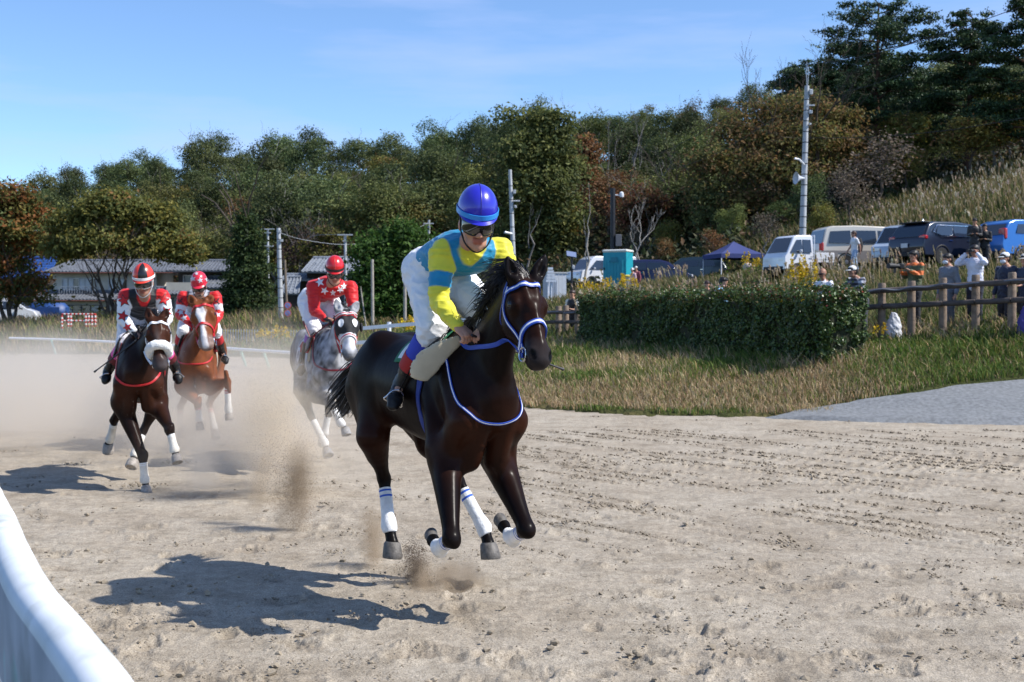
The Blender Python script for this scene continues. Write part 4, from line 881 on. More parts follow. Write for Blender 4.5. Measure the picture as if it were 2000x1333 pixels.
wire('overhead wire falling from the loudspeaker pole to the left',[(1576,127,62),(1520,165,66),(1440,215,72),(1350,270,80),(1290,300,86)],.016)
wire('thin wire from the loudspeaker pole to the brown tree on its left',[(1575,190,62),(1500,240,68),(1400,300,76),(1320,330,84)],.012)
wire('pale sagging cable in front of the rounded green tree',[(545,455,72),(600,470,78),(680,478,88),(760,466,98),(838,436,112)],.016,wire_l)
wire('upper thin cable between the T-shaped pole and the far pole',[(660,458,94),(610,462,108),(585,481,124)],.012,wire_l)
# no parking signs, solar lamp, shed, toilet, awning ------------------------------------------------------------
for py,lab in ((597,'upper round no parking sign with blue centre and red rim'),(612,'lower round no parking sign with blue centre and red rim')):
    c = P(562,py,70); root = empty('road_sign', c, lab, 'road sign', 'round signs by the wooden pole'); b = MB(); b.lathe((0,0,0),[(0,0),(.20,0),(.20,.02),(0,.02)],24,axis=(.1,-1,0)); b.build('sign_disc', mat('sign_red',(.50,.10,.10),rough=.5), root)
    b = MB(); b.lathe((0,-.004,0),[(0,0),(.145,0),(.145,.022),(0,.022)],24,axis=(.1,-1,0)); b.build('sign_face', mat('sign_blue',(.14,.22,.48),rough=.5), root)
    b = MB(); b.box((0,-.03,0),(.30,.006,.04),M=Matrix.Rotation(R(45),4,'Y')); b.build('sign_slash', MATS['sign_red'], root)
g = GP(1117,70); root = empty('solar_lamp', g, 'small solar panel on a dark post beside the pale slim trunks', 'solar lamp'); b = MB(); b.tube([(0,0,-.2),P(1117,503,70)-g],.06,8); b.build('post', blkp, root, smooth=True)
b = MB(); c = P(1116,497,70)-g; b.box(c,(.55,.5,.04),M=Matrix.Rotation(R(35),4,'X')@Matrix.Rotation(R(12),4,'Y')); b.build('solar_panel', mat('panel_blue',(.16,.20,.32),rough=.2,spec=.7), root)
b = MB(); b.box(P(1120,522,69.9)-g,(.14,.12,.22),bev=.02); b.build('lamp_head', gbox, root)
g = GP(1083,73); root = empty('site_shed', g, 'pale grey site shed behind the leading horse head', 'shed'); b = MB(); b.box((0,0,.9),(1.05,1.4,2.0),rz=R(12)); b.build('wall', mat('shed_grey',(.52,.56,.62),rough=.6,var=.08), root)
b = MB(); b.box((0,0,1.93),(1.15,1.5,.07),rz=R(12)); b.build('roof', gbox, root)
for i in range(5): b = MB(); b.box((-.42+i*.21,-.78,.9),(.03,.02,1.9),rz=R(12)); b.build('seam', gbox, root)
g = GP(1073,66); root = empty('notice_stand', g, 'white slatted slanting stand in front of the grey shed', 'stand')
for i in range(5): a = P(1066-i*.9+4,525+i*6,66)-g; c = P(1080+i*1.6,525+i*6,66)-g; b = MB(); b.box((a+c)/2,((c-a).length,.05,.12)); b.build('slat', white_p, root)
for px in (1070,1077): b = MB(); b.tube([P(px,535,66.06)-g,Vector(((px-1073)*.027,0,-.1))],.03,6); b.build('leg', white_p, root)
def toilet():
    g = GP(1207,74); rz = R(-24); root = empty('portable_toilet', g, 'teal portable toilet with a white roof', 'portable toilet', rz=rz)
    teal = mat('teal_plastic',(.012,.30,.38),rough=.5,var=.05); wr = mat('toilet_roof',(.72,.72,.66),rough=.5); W_,D_,H_ = 1.42,1.25,2.42
    b = MB(); b.box((0,0,H_/2),(W_,D_,H_)); b.build('cabin', teal, root)
    b = MB(); b.box((0,0,H_+.06),(W_+.10,D_+.10,.16),bev=.05); b.build('roof', wr, root)
    b = MB(); b.box((0,-D_/2-.02,1.12),(W_*.82,.04,2.1)); dr = b.build('door', teal, root)
    for i in range(6): b = MB(); b.box((-.5+i*.2,-D_/2-.055,1.0),(.07,.035,1.8),bev=.012); b.build('rib', teal, dr)
    b = MB(); b.box((0,-D_/2-.085,1.95),(.42,.02,.3)); b.build('vent_panel', mat('teal_dark',(.01,.2,.27),rough=.5), dr)
    for i in range(4): b = MB(); b.box((-W_/2-.02,-.42+i*.28,1.2),(.04,.08,2.0),bev=.012); b.build('rib', teal, root)
    b = MB(); b.box((-.62,-D_/2-.06,1.45),(.05,.05,.14)); b.build('handle', blkp, dr)
    for y in (-.28,.18): b = MB(); b.box((-W_/2-.045,y,1.98),(.02,.26,.36)); b.build('side_vent', mat('vent_grey',(.25,.33,.33),rough=.6), root)
toilet()
g = GP(1226,71); root = empty('bin', g, 'cream bin with a yellow lid beside the teal toilet', 'bin'); b = MB(); b.lathe((0,0,0),[(.24,0),(.29,.95),(.27,.95)],14); b.build('drum', mat('bin_cream',(.55,.52,.42),rough=.6), root, smooth=True); b = MB(); b.lathe((0,0,.95),[(.32,0),(.32,.07),(.1,.13),(0,.13)],14); b.build('lid', mat('bin_yellow',(.62,.50,.07),rough=.5), root, smooth=True)
def awning():
    g = GP(1432,77); rz = R(14); root = empty('canopy_tent', g, 'navy blue pop-up canopy tent on four white legs', 'canopy tent', rz=rz); nav = mat('canopy_navy',(.030,.045,.16),rough=.8,bump=.15,bscale=6); h0 = P(1432,498,77).z-g.z; ap = P(1432,472,77).z-g.z; hw = 1.42
    b = MB(); n=6; cs=[(-hw,-hw),(hw,-hw),(hw,hw),(-hw,hw)]
    for k in range(4):
        a,c = cs[k],cs[(k+1)%4]; vs=[]; 
        for i in range(n+1):
            for j in range(n+1):
                t = i/n; e = (a[0]+(c[0]-a[0])*j/n, a[1]+(c[1]-a[1])*j/n); sg = .06*math.sin(math.pi*j/n)*(1-t)
                vs.append((e[0]*(1-t), e[1]*(1-t), h0+(ap-h0)*(t**1.12)-sg-.03*math.sin(t*math.pi)))
        b.add(vs,[(i*(n+1)+j,i*(n+1)+j+1,(i+1)*(n+1)+j+1,(i+1)*(n+1)+j) for i in range(n) for j in range(n)])
    b.build('canopy', nav, root, smooth=True)
    for k in range(4):
        a,c = Vector((*cs[k],0)),Vector((*cs[(k+1)%4],0)); b = MB(); m_=(a+c)/2; b.box((m_.x*1.004,m_.y*1.004,h0-.13),((c-a).length,.012,.26),rz=math.atan2((c-a).y,(c-a).x)); b.build('valance', nav, root)
        b = MB(); b.box((cs[k][0]*.985,cs[k][1]*.985,h0/2-.15),(.045,.045,h0+.3)); b.build('leg', white_p, root)
awning()
# ================================================================ horses and riders
def settle(root, loc):
    loc = Vector(loc); root.location = loc; done = set()
    def rec(o):
        for ch in o.children:
            if ch.type == 'MESH' and ch.data.name not in done:
                ch.data.transform(Matrix.Translation(-loc)); done.add(ch.data.name)
            rec(ch)
    rec(root)
def frame_of(psi, lean=0.0, pitch=0.0):
    f = Vector((math.sin(psi), -math.cos(psi), 0)); l = Vector((math.cos(psi), math.sin(psi), 0)); u = Vector((0,0,1))
    if pitch: q = Matrix.Rotation(pitch, 3, l); f = q@f; u = q@u
    if lean: q = Matrix.Rotation(lean, 3, f); l = q@l; u = q@u
    return f, l, u
class Body:
    """a horse's own frame: origin on the withers, x forward, y to its left, z up"""
    def __init__(s, W, psi, lean=0, pitch=0, sc_=1.0):
        s.W = Vector(W); s.f, s.l, s.u = frame_of(psi, lean, pitch); s.k = sc_
    def L(s, x, y, z): return s.W+(s.f*x+s.l*y+s.u*z)*s.k
    def J(s, px, py, lx):
        """point on the sight line of (px,py) that lies lx metres ahead of the withers"""
        a = Vector((0,0,H)); d = P(px,py,1)-a; t = (lx*s.k-(a-s.W).dot(s.f))/d.dot(s.f); return a+d*t
    def loc(s, p):
        r = (Vector(p)-s.W)/s.k; return (r.dot(s.f), r.dot(s.l), r.dot(s.u))
def lerp3(a, b, t): return a+(b-a)*t
COAT = lambda: vmat('horse_coat', rough=.55, spec=.03, var=.16, vscale=9, bump=.40, bscale=15, coat=.12, coatr=.27)
HAIR = lambda c=(.006,.005,.006), n='black_hair': mat(n, c, rough=.4, spec=.5)

def build_horse(name, label, B, jt, colf, hoofc=(.10,.09,.08), vox=.0145, band=None, hair=None, manecol=None, detail=1):
    """B frame, jt joints (world points): poll muzzle side ears; legs fr fl hr hl: lists of joints"""
    k = B.k; L = B.L; S = Sdf(vox); lv = B.l
    # trunk ------------------------------------------------------------
    tr = [(.40,-.43,.155,.185),(.24,-.40,.20,.30),(.02,-.385,.225,.375),(-.30,-.385,.262,.352),(-.62,-.375,.262,.315),(-.92,-.33,.25,.29),(-1.12,-.33,.235,.275),(-1.30,-.40,.16,.20)]
    S.chain([L(a,0,b) for a,b,_,_ in tr], [(c*k,d*k) for _,_,c,d in tr], side=lv, k=.05*k, tg='trunk')
    for sgn in (-1,1):
        S.seg(L(.0,sgn*.09,-.16), L(.36,sgn*.165,-.55), (.075*k,.13*k), (.085*k,.12*k), side=lv, k=.06*k, tg='trunk')       # shoulder
        S.seg(L(.36,sgn*.15,-.54), L(.16,sgn*.19,-.74), (.085*k,.11*k), (.085*k,.11*k), side=lv, k=.05*k, tg='trunk')       # upper arm
        S.seg(L(.02,sgn*.150,-.20), L(.30,sgn*.215,-.50), .028*k, .030*k, side=lv, k=.045*k, tg='trunk')                          # blade of the shoulder
        S.seg(L(-.06,sgn*.175,-.42), L(.13,sgn*.225,-.70), (.07*k,.085*k), (.06*k,.07*k), side=lv, k=.035*k, tg='trunk')           # triceps
        S.seg(L(.40,sgn*.080,-.50), L(.30,sgn*.090,-.78), (.088*k,.105*k), (.07*k,.08*k), side=lv, k=.020*k, tg='trunk')      # pectoral
        S.seg(L(-.95,sgn*.13,-.14), L(-1.20,sgn*.13,-.42), (.11*k,.13*k), (.13*k,.16*k), side=lv, k=.09*k, tg='trunk')       # croup
    S.seg(L(.06,0,-.06), L(-.25,0,-.085), (.06*k,.08*k), (.06*k,.06*k), side=lv, k=.08*k, tg='trunk')                       # withers
    # neck and head ------------------------------------------------------
    po, mu = jt['poll'], jt['muzzle']; hl = (mu-po).length; ef = (mu-po).normalized(); es = Vector(jt.get('side', lv)); es = (es-ef*es.dot(ef)).normalized(); eu = ef.cross(es)
    if eu.dot(B.f) < 0: eu = -eu
    g = hl/.60*jt.get('headw',1.0)
    Hd = lambda t,s_,u_: po+ef*(t*hl)+es*(s_*g)+eu*(u_*g)
    nb, nm = L(.22,0,-.33), None
    thr = Hd(.16,0,-.10)
    mids = jt.get('neckmid')
    nt_ = Hd(.03,0,-.075)
    p1 = lerp3(nb, nt_, .40)+B.u*(.02*k) if mids is None else mids
    S.chain([L(.14,0,-.32), L(.27,0,-.28), p1, lerp3(p1,nt_,.6)+B.u*.012, nt_], [(.15*k,.33*k),(.135*k,.29*k),(.098*k,.205*k),(.08*k,.145*k),(.075*g,.105*g)], side=lv, k=.07*k, tg='neck')
    def hs(a,b,ra,rb,kk=.025,tg='head',sd=es): S.seg(Hd(*a),Hd(*b),tuple(x*g for x in ra) if isinstance(ra,tuple) else ra*g,tuple(x*g for x in rb) if isinstance(rb,tuple) else rb*g,sd,kk*g,tg)
    hs((-.02,0,-.05),(.26,0,-.05),(.072,.07),(.094,.088))
    hs((.26,0,-.05),(.60,0,-.045),(.09,.085),(.056,.068))
    hs((.60,0,-.045),(.84,0,-.04),(.054,.066),(.047,.055),.03)
    hs((.84,0,-.04),(.95,0,-.045),(.056,.058),(.060,.052),.03,'muzzle')
    hs((.90,0,-.085),(.965,0,-.088),(.042,.03),(.036,.026),.018,'muzzle')           # lower lip and chin
    for sg in (-1,1):
        S.ball(Hd(.36,sg*.052,-.125), (.095*g,.036*g,.075*g), k=.04*g, tg='head', ax=[ef,es,eu])          # cheek
        hs((.42,sg*.036,-.14),(.90,sg*.02,-.085),.036,.02,.03)                                            # jaw bone
        S.ball(Hd(.295,sg*.080,-.026), (.052*g,.028*g,.034*g), k=.022*g, tg='head', ax=[ef,es,eu])        # eye socket
        hs((.245,sg*.072,.008),(.325,sg*.082,.006),.015,.013,.014)                                       # brow
        hs((.36,sg*.07,-.055),(.56,sg*.052,-.058),.014,.008,.02)                                         # facial crest
        S.ball(Hd(.925,sg*.048,-.016), (.034*g,.022*g,.028*g), k=.016*g, tg='muzzle', ax=[ef,es,eu])        # nostril wing
        S.ball(Hd(.955,sg*.052,.004), (.034*g,.017*g,.024*g), k=.010*g, tg='nostril', neg=True, ax=[(ef-es*sg*.25),(es*sg+ef*.25),eu])
        hs((.10,sg*.032,.030),(.40,sg*.026,.026),.020,.014,.02)                                         # frontal ridge
        S.ball(Hd(.30,sg*.104,-.028), .012*g, k=.006*g, tg='hole', neg=True)                              # eye hollow
    hs((.36,0,.030),(.82,0,.010),.018,.014,.022)                                                       # nasal bone
    S.seg(Hd(.925,-.05,-.066), Hd(.925,.05,-.066), .0045*g, .0045*g, es, .006*g, 'hole', True)             # mouth line
    S.seg(Hd(.98,-.03,-.066), Hd(.98,.03,-.066), .006*g, .006*g, es, .006*g, 'hole', True)
    # ears
    for sg in (-1,1):
        base = Hd(.0,sg*.058,.0); tip = jt.get('ear_l' if sg>0 else 'ear_r')
        if tip is None: tip = base-ef*.15*g+es*(sg*.025*g)+eu*.02*g
        d = (tip-base)
        S.chain([base, base+d*.38, base+d*.75, tip], [(.034*g,.034*g),(.042*g,.03*g),(.027*g,.02*g),(.006*g,.006*g)], side=es, k=.012*g, tg='ear')
        S.seg(base+d*.22+eu*.026*g+es*(sg*.008*g), base+d*.72+eu*.02*g+es*(sg*.004*g), (.019*g,.022*g), (.008*g,.010*g), es, .008*g, 'hole', True)
    # legs -----------------------------------------------------------------
    kr = 1.0*k
    for nm_ in ('fr','fl'):
        sg = -1 if nm_=='fr' else 1; e = L(.15,sg*.175,-.76); kn, fe, co = jt[nm_]
        m1 = lerp3(e, kn, .35); m2 = lerp3(e, kn, .82); sd = lv
        fwdk = (kn-e).normalized()
        S.chain([e, m1, m2, kn], [(.098*kr,.125*kr),(.083*kr,.095*kr),(.054*kr,.058*kr),(.053*kr,.055*kr)], side=sd, k=.03*kr, k0=.08*kr, tg='upper')
        kb = kn+(fe-kn).normalized()*.055*kr
        fa = (B.f-fwdk*B.f.dot(fwdk)).normalized(); la = B.l*sg
        S.seg(lerp3(e,kn,.02)+fa*.045*kr+la*.045*kr, lerp3(e,kn,.62)+fa*.030*kr+la*.018*kr, .052*kr, .024*kr, sd, .018*kr, 'upper')      # extensor muscle
        S.seg(lerp3(e,kn,.05)-fa*.055*kr+la*.03*kr, lerp3(e,kn,.58)-fa*.040*kr+la*.006*kr, .050*kr, .022*kr, sd, .018*kr, 'upper')       # flexor muscle
        fk = (fwdk-(fe-kn).normalized()); fk = fk.normalized() if fk.length > .5 else fa
        S.ball(kn+fk*.014*kr, (.050*kr,.042*kr,.058*kr), k=.02*kr, tg='upper', ax=[sd,fa,fwdk])                                    # carpus
        S.seg(lerp3(kn,fe,.12)-fa*.030*kr, lerp3(kn,fe,.9)-fa*.026*kr, .017*kr, .018*kr, sd, .010*kr, 'lower')                     # tendons
        S.chain([kn, kb, lerp3(kn,fe,.5), lerp3(kn,fe,.85), fe], [(.05*kr,.052*kr),(.043*kr,.045*kr),(.031*kr,.038*kr),(.032*kr,.04*kr),(.04*kr,.046*kr)], side=sd, k=.015*kr, tg='lower')
        S.chain([fe, lerp3(fe,co,.55), co], [(.04*kr,.045*kr),(.032*kr,.034*kr),(.042*kr,.044*kr)], side=sd, k=.015*kr, tg='lower')
    for nm_ in ('hr','hl'):
        sg = -1 if nm_=='hr' else 1; st, ho, fe, co = jt[nm_]; sd = lv
        hip = L(-1.02,sg*.12,-.30); but = L(-1.24,sg*.12,-.46)
        S.seg(hip, st, (.135*kr,.20*kr), (.105*kr,.125*kr), sd, .09*kr, 'trunk')
        m1 = lerp3(st, ho, .30); 
        S.seg(but, lerp3(st,ho,.42)-B.f*.03*kr, (.11*kr,.15*kr), (.06*kr,.075*kr), sd, .08*kr, 'upper')
        S.chain([st, m1, lerp3(st,ho,.75), ho], [(.10*kr,.12*kr),(.082*kr,.10*kr),(.050*kr,.06*kr),(.046*kr,.058*kr)], side=sd, k=.04*kr, tg='upper')
        S.seg(lerp3(st,ho,.05)+B.l*sg*.055*kr, lerp3(st,ho,.62)+B.l*sg*.016*kr, .055*kr, .025*kr, sd, .02*kr, 'upper')
        back = (ho-lerp3(st,fe,.5)); back = back.normalized() if back.length>1e-3 else -B.f
        S.seg(lerp3(st,ho,.7)+back*.02*kr, ho+back*.045*kr, .022*kr, .024*kr, sd, .03*kr, 'upper')           # point of hock
        S.chain([ho, lerp3(ho,fe,.22), lerp3(ho,fe,.55), lerp3(ho,fe,.87), fe], [(.046*kr,.056*kr),(.037*kr,.046*kr),(.032*kr,.040*kr),(.033*kr,.042*kr),(.041*kr,.048*kr)], side=sd, k=.015*kr, tg='lower')
        S.chain([fe, lerp3(fe,co,.55), co], [(.043*kr,.048*kr),(.038*kr,.041*kr),(.045*kr,.048*kr)], side=sd, k=.015*kr, tg='lower')
    v, f = S.mesh(); v = relax(v, f, 2, .4)
    root = empty(name, (0,0,0), label, 'horse'); uid = root.name
    col = colf(v, S, dict(Hd=Hd, g=g, B=B, ef=ef, es=es, eu=eu, po=po, hl=hl))
    body = mesh_np('body', v, f, COAT(), root, vcol=col)
    bvh = bvh_of(v, f)
    # eyes
    for sg in (-1,1):
        b = MB(); b.lathe(Hd(.30,sg*.093,-.024), [(.0,-.020*g),(.013*g,-.016*g),(.020*g,-.006*g),(.020*g,.005*g),(.013*g,.015*g),(0,.019*g)], 12, axis=es)
        b.build('eye', mat('horse_eye', (.004,.003,.003), rough=.04, spec=.8), root, smooth=True)
    # hooves -----------------------------------------------------------------
    for nm_ in ('fr','fl','hr','hl'):
        fe, co = jt[nm_][-2], jt[nm_][-1]; hd = jt.get(nm_+'_h'); hz = jt.get('hoofs',1.0) if nm_[0]=='f' else 1.16; d = (co-fe).normalized() if hd is None else Vector(hd).normalized()
        fd = B.f-d*B.f.dot(d); fd = fd.normalized(); n=18; vs=[]; fs=[]
        for zz, rr, sh in ((-.012,.038,0),(.0,.047,0),(.035,.052,.010),(.072,.056,.020),(.084,.053,.020),(.086,.045,.018),(.072,.03,.01)):
            for q in range(n):
                a = 2*math.pi*q/n; rx = 1.1*rr*(1.08 if math.cos(a)>0 else .92)
                vs.append(co+d*zz*kr*hz+fd*(rx*math.cos(a)*kr*hz+sh*kr)+d.cross(fd)*(rr*math.sin(a)*1.05*kr*hz))
        for i in range(6):
            for q in range(n): fs.append((i*n+q, i*n+(q+1)%n, (i+1)*n+(q+1)%n, (i+1)*n+q))
        fs.append(tuple(range(6*n,7*n)))
        b = MB(); b.add(vs, fs); b.build('hoof', mat('hoof_%s'%uid, hoofc, rough=.6, var=.35, vscale=30, bump=.2, bscale=60), root, smooth=True)
    # bandages ---------------------------------------------------------------
    if band:
        for nm_ in ('fr','fl','hr','hl'):
            a, fe, co = jt[nm_][-3], jt[nm_][-2], jt[nm_][-1]; t0 = .24 if nm_[0]=='f' else .2
            bc = band if 'col' in band else band.get(nm_)
            if not bc: continue
            p0 = lerp3(a,fe,t0); ax = (fe-p0).normalized(); ln = (fe-p0).length; fd = (B.f-ax*B.f.dot(ax)).normalized(); sd = ax.cross(fd)
            rings=[]; st = bc.get('stripes', []); T = sorted(set([0,.012,.25,.5,.72,.86,1.0,1.10,1.18,1.2]+[x for q in st for x in q])); n=18; b = MB()
            low = (co-fe).normalized()
            vs=[]
            for t in T:
                if t<=1: c = p0+ax*ln*t
                else: c = fe+low*(t-1)*ln*.9
                r = (.0405 if nm_[0]=='f' else .0425)*kr
                if t>.7: r *= 1+.30*math.sin(min(1,(t-.7)/.36)*math.pi*.5)
                if t>1.06: r *= 1-.22*(t-1.06)/.14
                if t in (0,1.2): r *= .84
                for q in range(n):
                    an = 2*math.pi*q/n; rr = r*(1+.018*math.sin(an*3+t*19)+.012*math.sin(an*5-t*40))
                    vs.append(c+fd*rr*1.12*math.cos(an)+sd*rr*math.sin(an))
            fs=[]; b.add(vs, [])
            for i in range(len(T)-1):
                tm = (T[i]+T[i+1])/2; b.mat(1 if any(x[0]<tm<x[1] for x in st) else 0)
                q0 = [(i*n+q, i*n+(q+1)%n, (i+1)*n+(q+1)%n, (i+1)*n+q) for q in range(n)]
                b.f += q0; b.m += [b.cur]*n
            mm = [mat('bandage_%s_%s'%(uid,nm_), bc['col'], rough=.95, var=.20, vscale=9, bump=.35, bscale=45)]
            mm.append(mat('bandage_stripe_%s'%uid, bc.get('scol',(.02,.1,.55)), rough=.8))
            b.build('bandage', mm, root, smooth=True)
    return dict(root=root, body=body, bvh=bvh, Hd=Hd, g=g, es=es, ef=ef, eu=eu, B=B, S=S, v=v, f=f)

def hair_strands(name, parent, strands, m, w0=.006, seg=7):
    """ribbons of hair; strands: list of (points list, width)"""
    vs=[]; fs=[]
    for pts, ww in strands:
        ps = catmull(pts, seg); b = len(vs)
        sdv = Vector((rnd.uniform(-1,1), rnd.uniform(-1,1), rnd.uniform(-1,1)))
        for i,p in enumerate(ps):
            t = (ps[min(i+1,seg-1)]-ps[max(i-1,0)]).normalized(); s_ = (sdv-t*sdv.dot(t)).normalized(); q = t.cross(s_)
            r = ww*(1-.9*(i/(seg-1))**1.6)
            vs += [p+s_*r, p-s_*r*.5+q*r*.8, p-s_*r*.5-q*r*.8]
        for i in range(seg-1):
            for k in range(3): fs.append((b+i*3+k, b+i*3+(k+1)%3, b+i*3+3+(k+1)%3, b+i*3+3+k))
    return mesh_np(name, [tuple(v) for v in vs], np.array(fs), m, parent)

def bridle(hd, m, stripe=None, w=.022, bit=True, nose=True, wn=None, cavesson_t=.60):
    Hd, bv, root, g = hd['Hd'], hd['bvh'], hd['root'], hd['g']
    br = strap('browband', [Hd(.10,-.098,-.06),Hd(.115,-.08,.01),Hd(.125,-.04,.05),Hd(.128,0,.06),Hd(.125,.04,.05),Hd(.115,.08,.01),Hd(.10,.098,-.06)], (wn or w)*g, .007*g, m, root, bv, .003, stripe=stripe)
    for sg in (-1,1):
        strap('cheek_strap', [Hd(.06,sg*.09,-.03),Hd(.16,sg*.095,-.07),Hd(.35,sg*.09,-.10),Hd(.55,sg*.065,-.085),Hd(.74,sg*.055,-.07),Hd(.84,sg*.052,-.068)], w*.9*g, .006*g, m, br, bv, .004, stripe=stripe)
        strap('throat_lash', [Hd(.0,sg*.07,-.02),Hd(.12,sg*.1,-.12),Hd(.26,sg*.09,-.2),Hd(.33,sg*.02,-.22)], w*.6*g, .005*g, m, br, bv, .004)
        if bit:
            b = MB(); c = Hd(.86,sg*.066,-.07); e1, e2 = hd['ef'], hd['eu']
            b.tube([c+(e1*math.cos(a)+e2*math.sin(a))*.034*g for a in [i*math.pi/8 for i in range(17)]], .0045*g, 6, False)
            b.build('bit_ring', mat('steel', (.6,.6,.62), rough=.25, metal=1), br, smooth=True)
    if nose:
        t = cavesson_t
        strap('noseband', [Hd(t+.16,-.058,-.105),Hd(t+.07,-.07,-.055),Hd(t,-.055,.01),Hd(t-.02,0,.045),Hd(t,.055,.01),Hd(t+.07,.07,-.055),Hd(t+.16,.058,-.105)], (wn or w)*g, .009*g, m, br, bv, .003, stripe=stripe)
    return br
# ---------------------------------------------------------------- the leading dark bay
B1 = Body(Vector((-.305, 8.07, 1.80)), R(30), lean=R(-3), sc_=1.03)
_L = lambda *a: B1.L(*a)
jt1 = dict(poll=B1.J(1024,548,.80), muzzle=B1.J(1062,702,1.09), side=Vector((.86,.51,.0)), headw=1.30, hoofs=.72,
  ear_r=B1.J(990,500,.79), ear_l=B1.J(1066,497,.80),
  fr=[B1.J(882,1052,.52), B1.J(858,1072,.26), B1.J(846,1056,.13)],
  fl=[B1.J(1028,1034,.60), B1.J(1000,1052,.33), B1.J(984,1028,.22)],
  hr=[_L(-.90,-.19,-.74), B1.J(750,935,-1.02), B1.J(760,1028,-.90), B1.J(766,1062,-.84)],
  hl=[_L(-.72,.17,-.76), B1.J(893,938,-.80), B1.J(946,1032,-.60), B1.J(954,1064,-.52)],
  hr_h=Vector((-.08,-.1,-1)), hl_h=Vector((.05,-.15,-1)), fr_h=Vector((-.45,.85,.1)), fl_h=Vector((-.5,.8,.25)))
def col1(v, S, q):
    n = fbm(v[:,0]*6, v[:,1]*6, v[:,2]*6, 3, 3)
    base = np.array([.007,.0036,.003]); c = np.tile(base,(len(v),1)); z = v[:,2]
    lo = S.dist(v,['lower']); up = S.dist(v,['upper','trunk'])
    brown = np.array([.034,.0105,.005])
    # redder chest, flank, muzzle sides
    B = q['B']; lc = np.array([B.loc(p) for p in v])
    wch = np.exp(-(((lc[:,0]-.38)/.30)**2+((lc[:,2]+.62)/.22)**2)); wfl = np.exp(-(((lc[:,0]+.85)/.28)**2+((lc[:,2]+.75)/.2)**2))
    wface = smooth01((.10-S.dist(v,['head']))/.1)*.40
    wt = np.clip(wch*1.0+wfl*.8+wface+.16*n-.02,0,1)[:,None]; c = c*(1-wt)+brown*wt
    wl = smooth01((.02-(lo-.0))/.06)[:,None]; kneed = smooth01((up-lo+.04)/.08)[:,None]
    c = c*(1-kneed)+np.array([.006,.005,.005])*kneed
    mz = smooth01((.03-S.dist(v,['muzzle']))/.04)[:,None]; c = c*(1-mz)+np.array([.028,.023,.023])*mz; ho_ = smooth01((.006-S.dist(v,['nostril']))/.006)[:,None]; c = c*(1-ho_)+np.array([.003,.002,.002])*ho_
    # pale whiskered upper lip edge
    Hd = q['Hd']; lip = np.exp(-(np.linalg.norm(v-np.array(Hd(.985,0,-.06)),axis=1)/(.03))**2)[:,None]; c = c*(1-lip*.5)+np.array([.16,.13,.13])*lip*.5
    ear = smooth01((.02-S.dist(v,['ear']))/.03)[:,None]; c = c*(1-ear)+np.array([.007,.005,.005])*ear
    return c
blue_b = dict(col=(.80,.80,.80), scol=(.02,.10,.50), stripes=[(.06,.11),(.20,.25)])
h1 = build_horse('horse', 'dark bay horse leading the race, airborne, in a blue and white bridle', B1, jt1, col1, hoofc=(.11,.10,.09), vox=.0125, band=blue_b)
r1 = h1['root']; bv1 = h1['bvh']; Hd1 = h1['Hd']
blue = mat('blue_strap', (.012,.055,.36), rough=.45, bump=.1, bscale=200); whit = mat('white_strap', (.78,.78,.82), rough=.5)
br1 = bridle(h1, blue, whit, w=.019, wn=.026, cavesson_t=.60)
# breast plate
strap('breastplate', [_L(.02,-.20,-.10),_L(.14,-.20,-.16),_L(.28,-.24,-.34),_L(.42,-.19,-.50),_L(.56,-.05,-.585),_L(.57,.06,-.57),_L(.48,.19,-.46),_L(.34,.24,-.30),_L(.16,.2,-.15)], .017, .007, blue, r1, bv1, .004, n=70, stripe=whit, smooth=25)
# neck strap held by the rider, and reins
strap('rein', [_L(.17,-.15,-.02),_L(.30,-.19,-.09),_L(.48,-.17,-.10),_L(.66,-.16,-.10),Hd1(.80,-.09,-.13),Hd1(.86,-.07,-.08)], .028, .008, blue, r1, bv1, .006, n=36)
# mane, forelock and tail
blk = HAIR(); st=[]
nl = [B1.loc(Hd1(.0,0,-.02)), B1.loc(_L(.05,0,.03))]
for i in range(300):
    t = rnd.random(); base = lerp3(Hd1(-.03,0,-.03), _L(.12,0,.015), t); h_,nn,_,_ = bv1.find_nearest(base+B1.u*.1); b0 = h_
    wind = -B1.f*(.20+.10*rnd.random())-B1.l*(.05+.16*rnd.random())+B1.u*(.10*rnd.uniform(-.1,1))
    ln = rnd.uniform(.35,.75)*(1.25-.75*t); p1 = b0+nn*.03+B1.u*.02+wind*.2*ln; p2 = b0+wind*.65*ln+B1.u*.035*rnd.random(); p3 = b0+wind*ln-B1.u*rnd.uniform(-.02,.08)
    st.append(([b0-nn*.01, p1, p2, p3], rnd.uniform(.004,.008)))
for i in range(120):
    b0 = Hd1(rnd.uniform(-.03,.05), rnd.uniform(-.03,.03), .015); e = b0-B1.f*rnd.uniform(.05,.12)-B1.l*rnd.uniform(.0,.16)+B1.u*rnd.uniform(.0,.09)
    st.append(([b0, lerp3(b0,e,.4)+B1.u*.03, e, e-B1.l*.06-B1.u*.05], rnd.uniform(.004,.007)))
hair_strands('mane', r1, st, blk)
st=[]; d0 = _L(-1.42,0,-.27)
for i in range(240):
    a = rnd.uniform(-1,1); b_ = rnd.uniform(-1,1); b0 = d0+B1.l*a*.03+B1.u*b_*.03+B1.f*.06
    ln = rnd.uniform(.5,1.0); e = d0-B1.f*(.38*ln)+B1.l*(a*.10-.10)*ln+B1.u*(-.16+b_*.14-.10*ln)
    m_ = lerp3(b0,e,.45)+B1.u*(.07+.02*b_)
    st.append(([b0, m_, e, e-B1.f*.06*ln-B1.u*.05+B1.l*rnd.uniform(-.05,.05)], rnd.uniform(.005,.010)))
hair_strands('tail', r1, st, blk, seg=8)
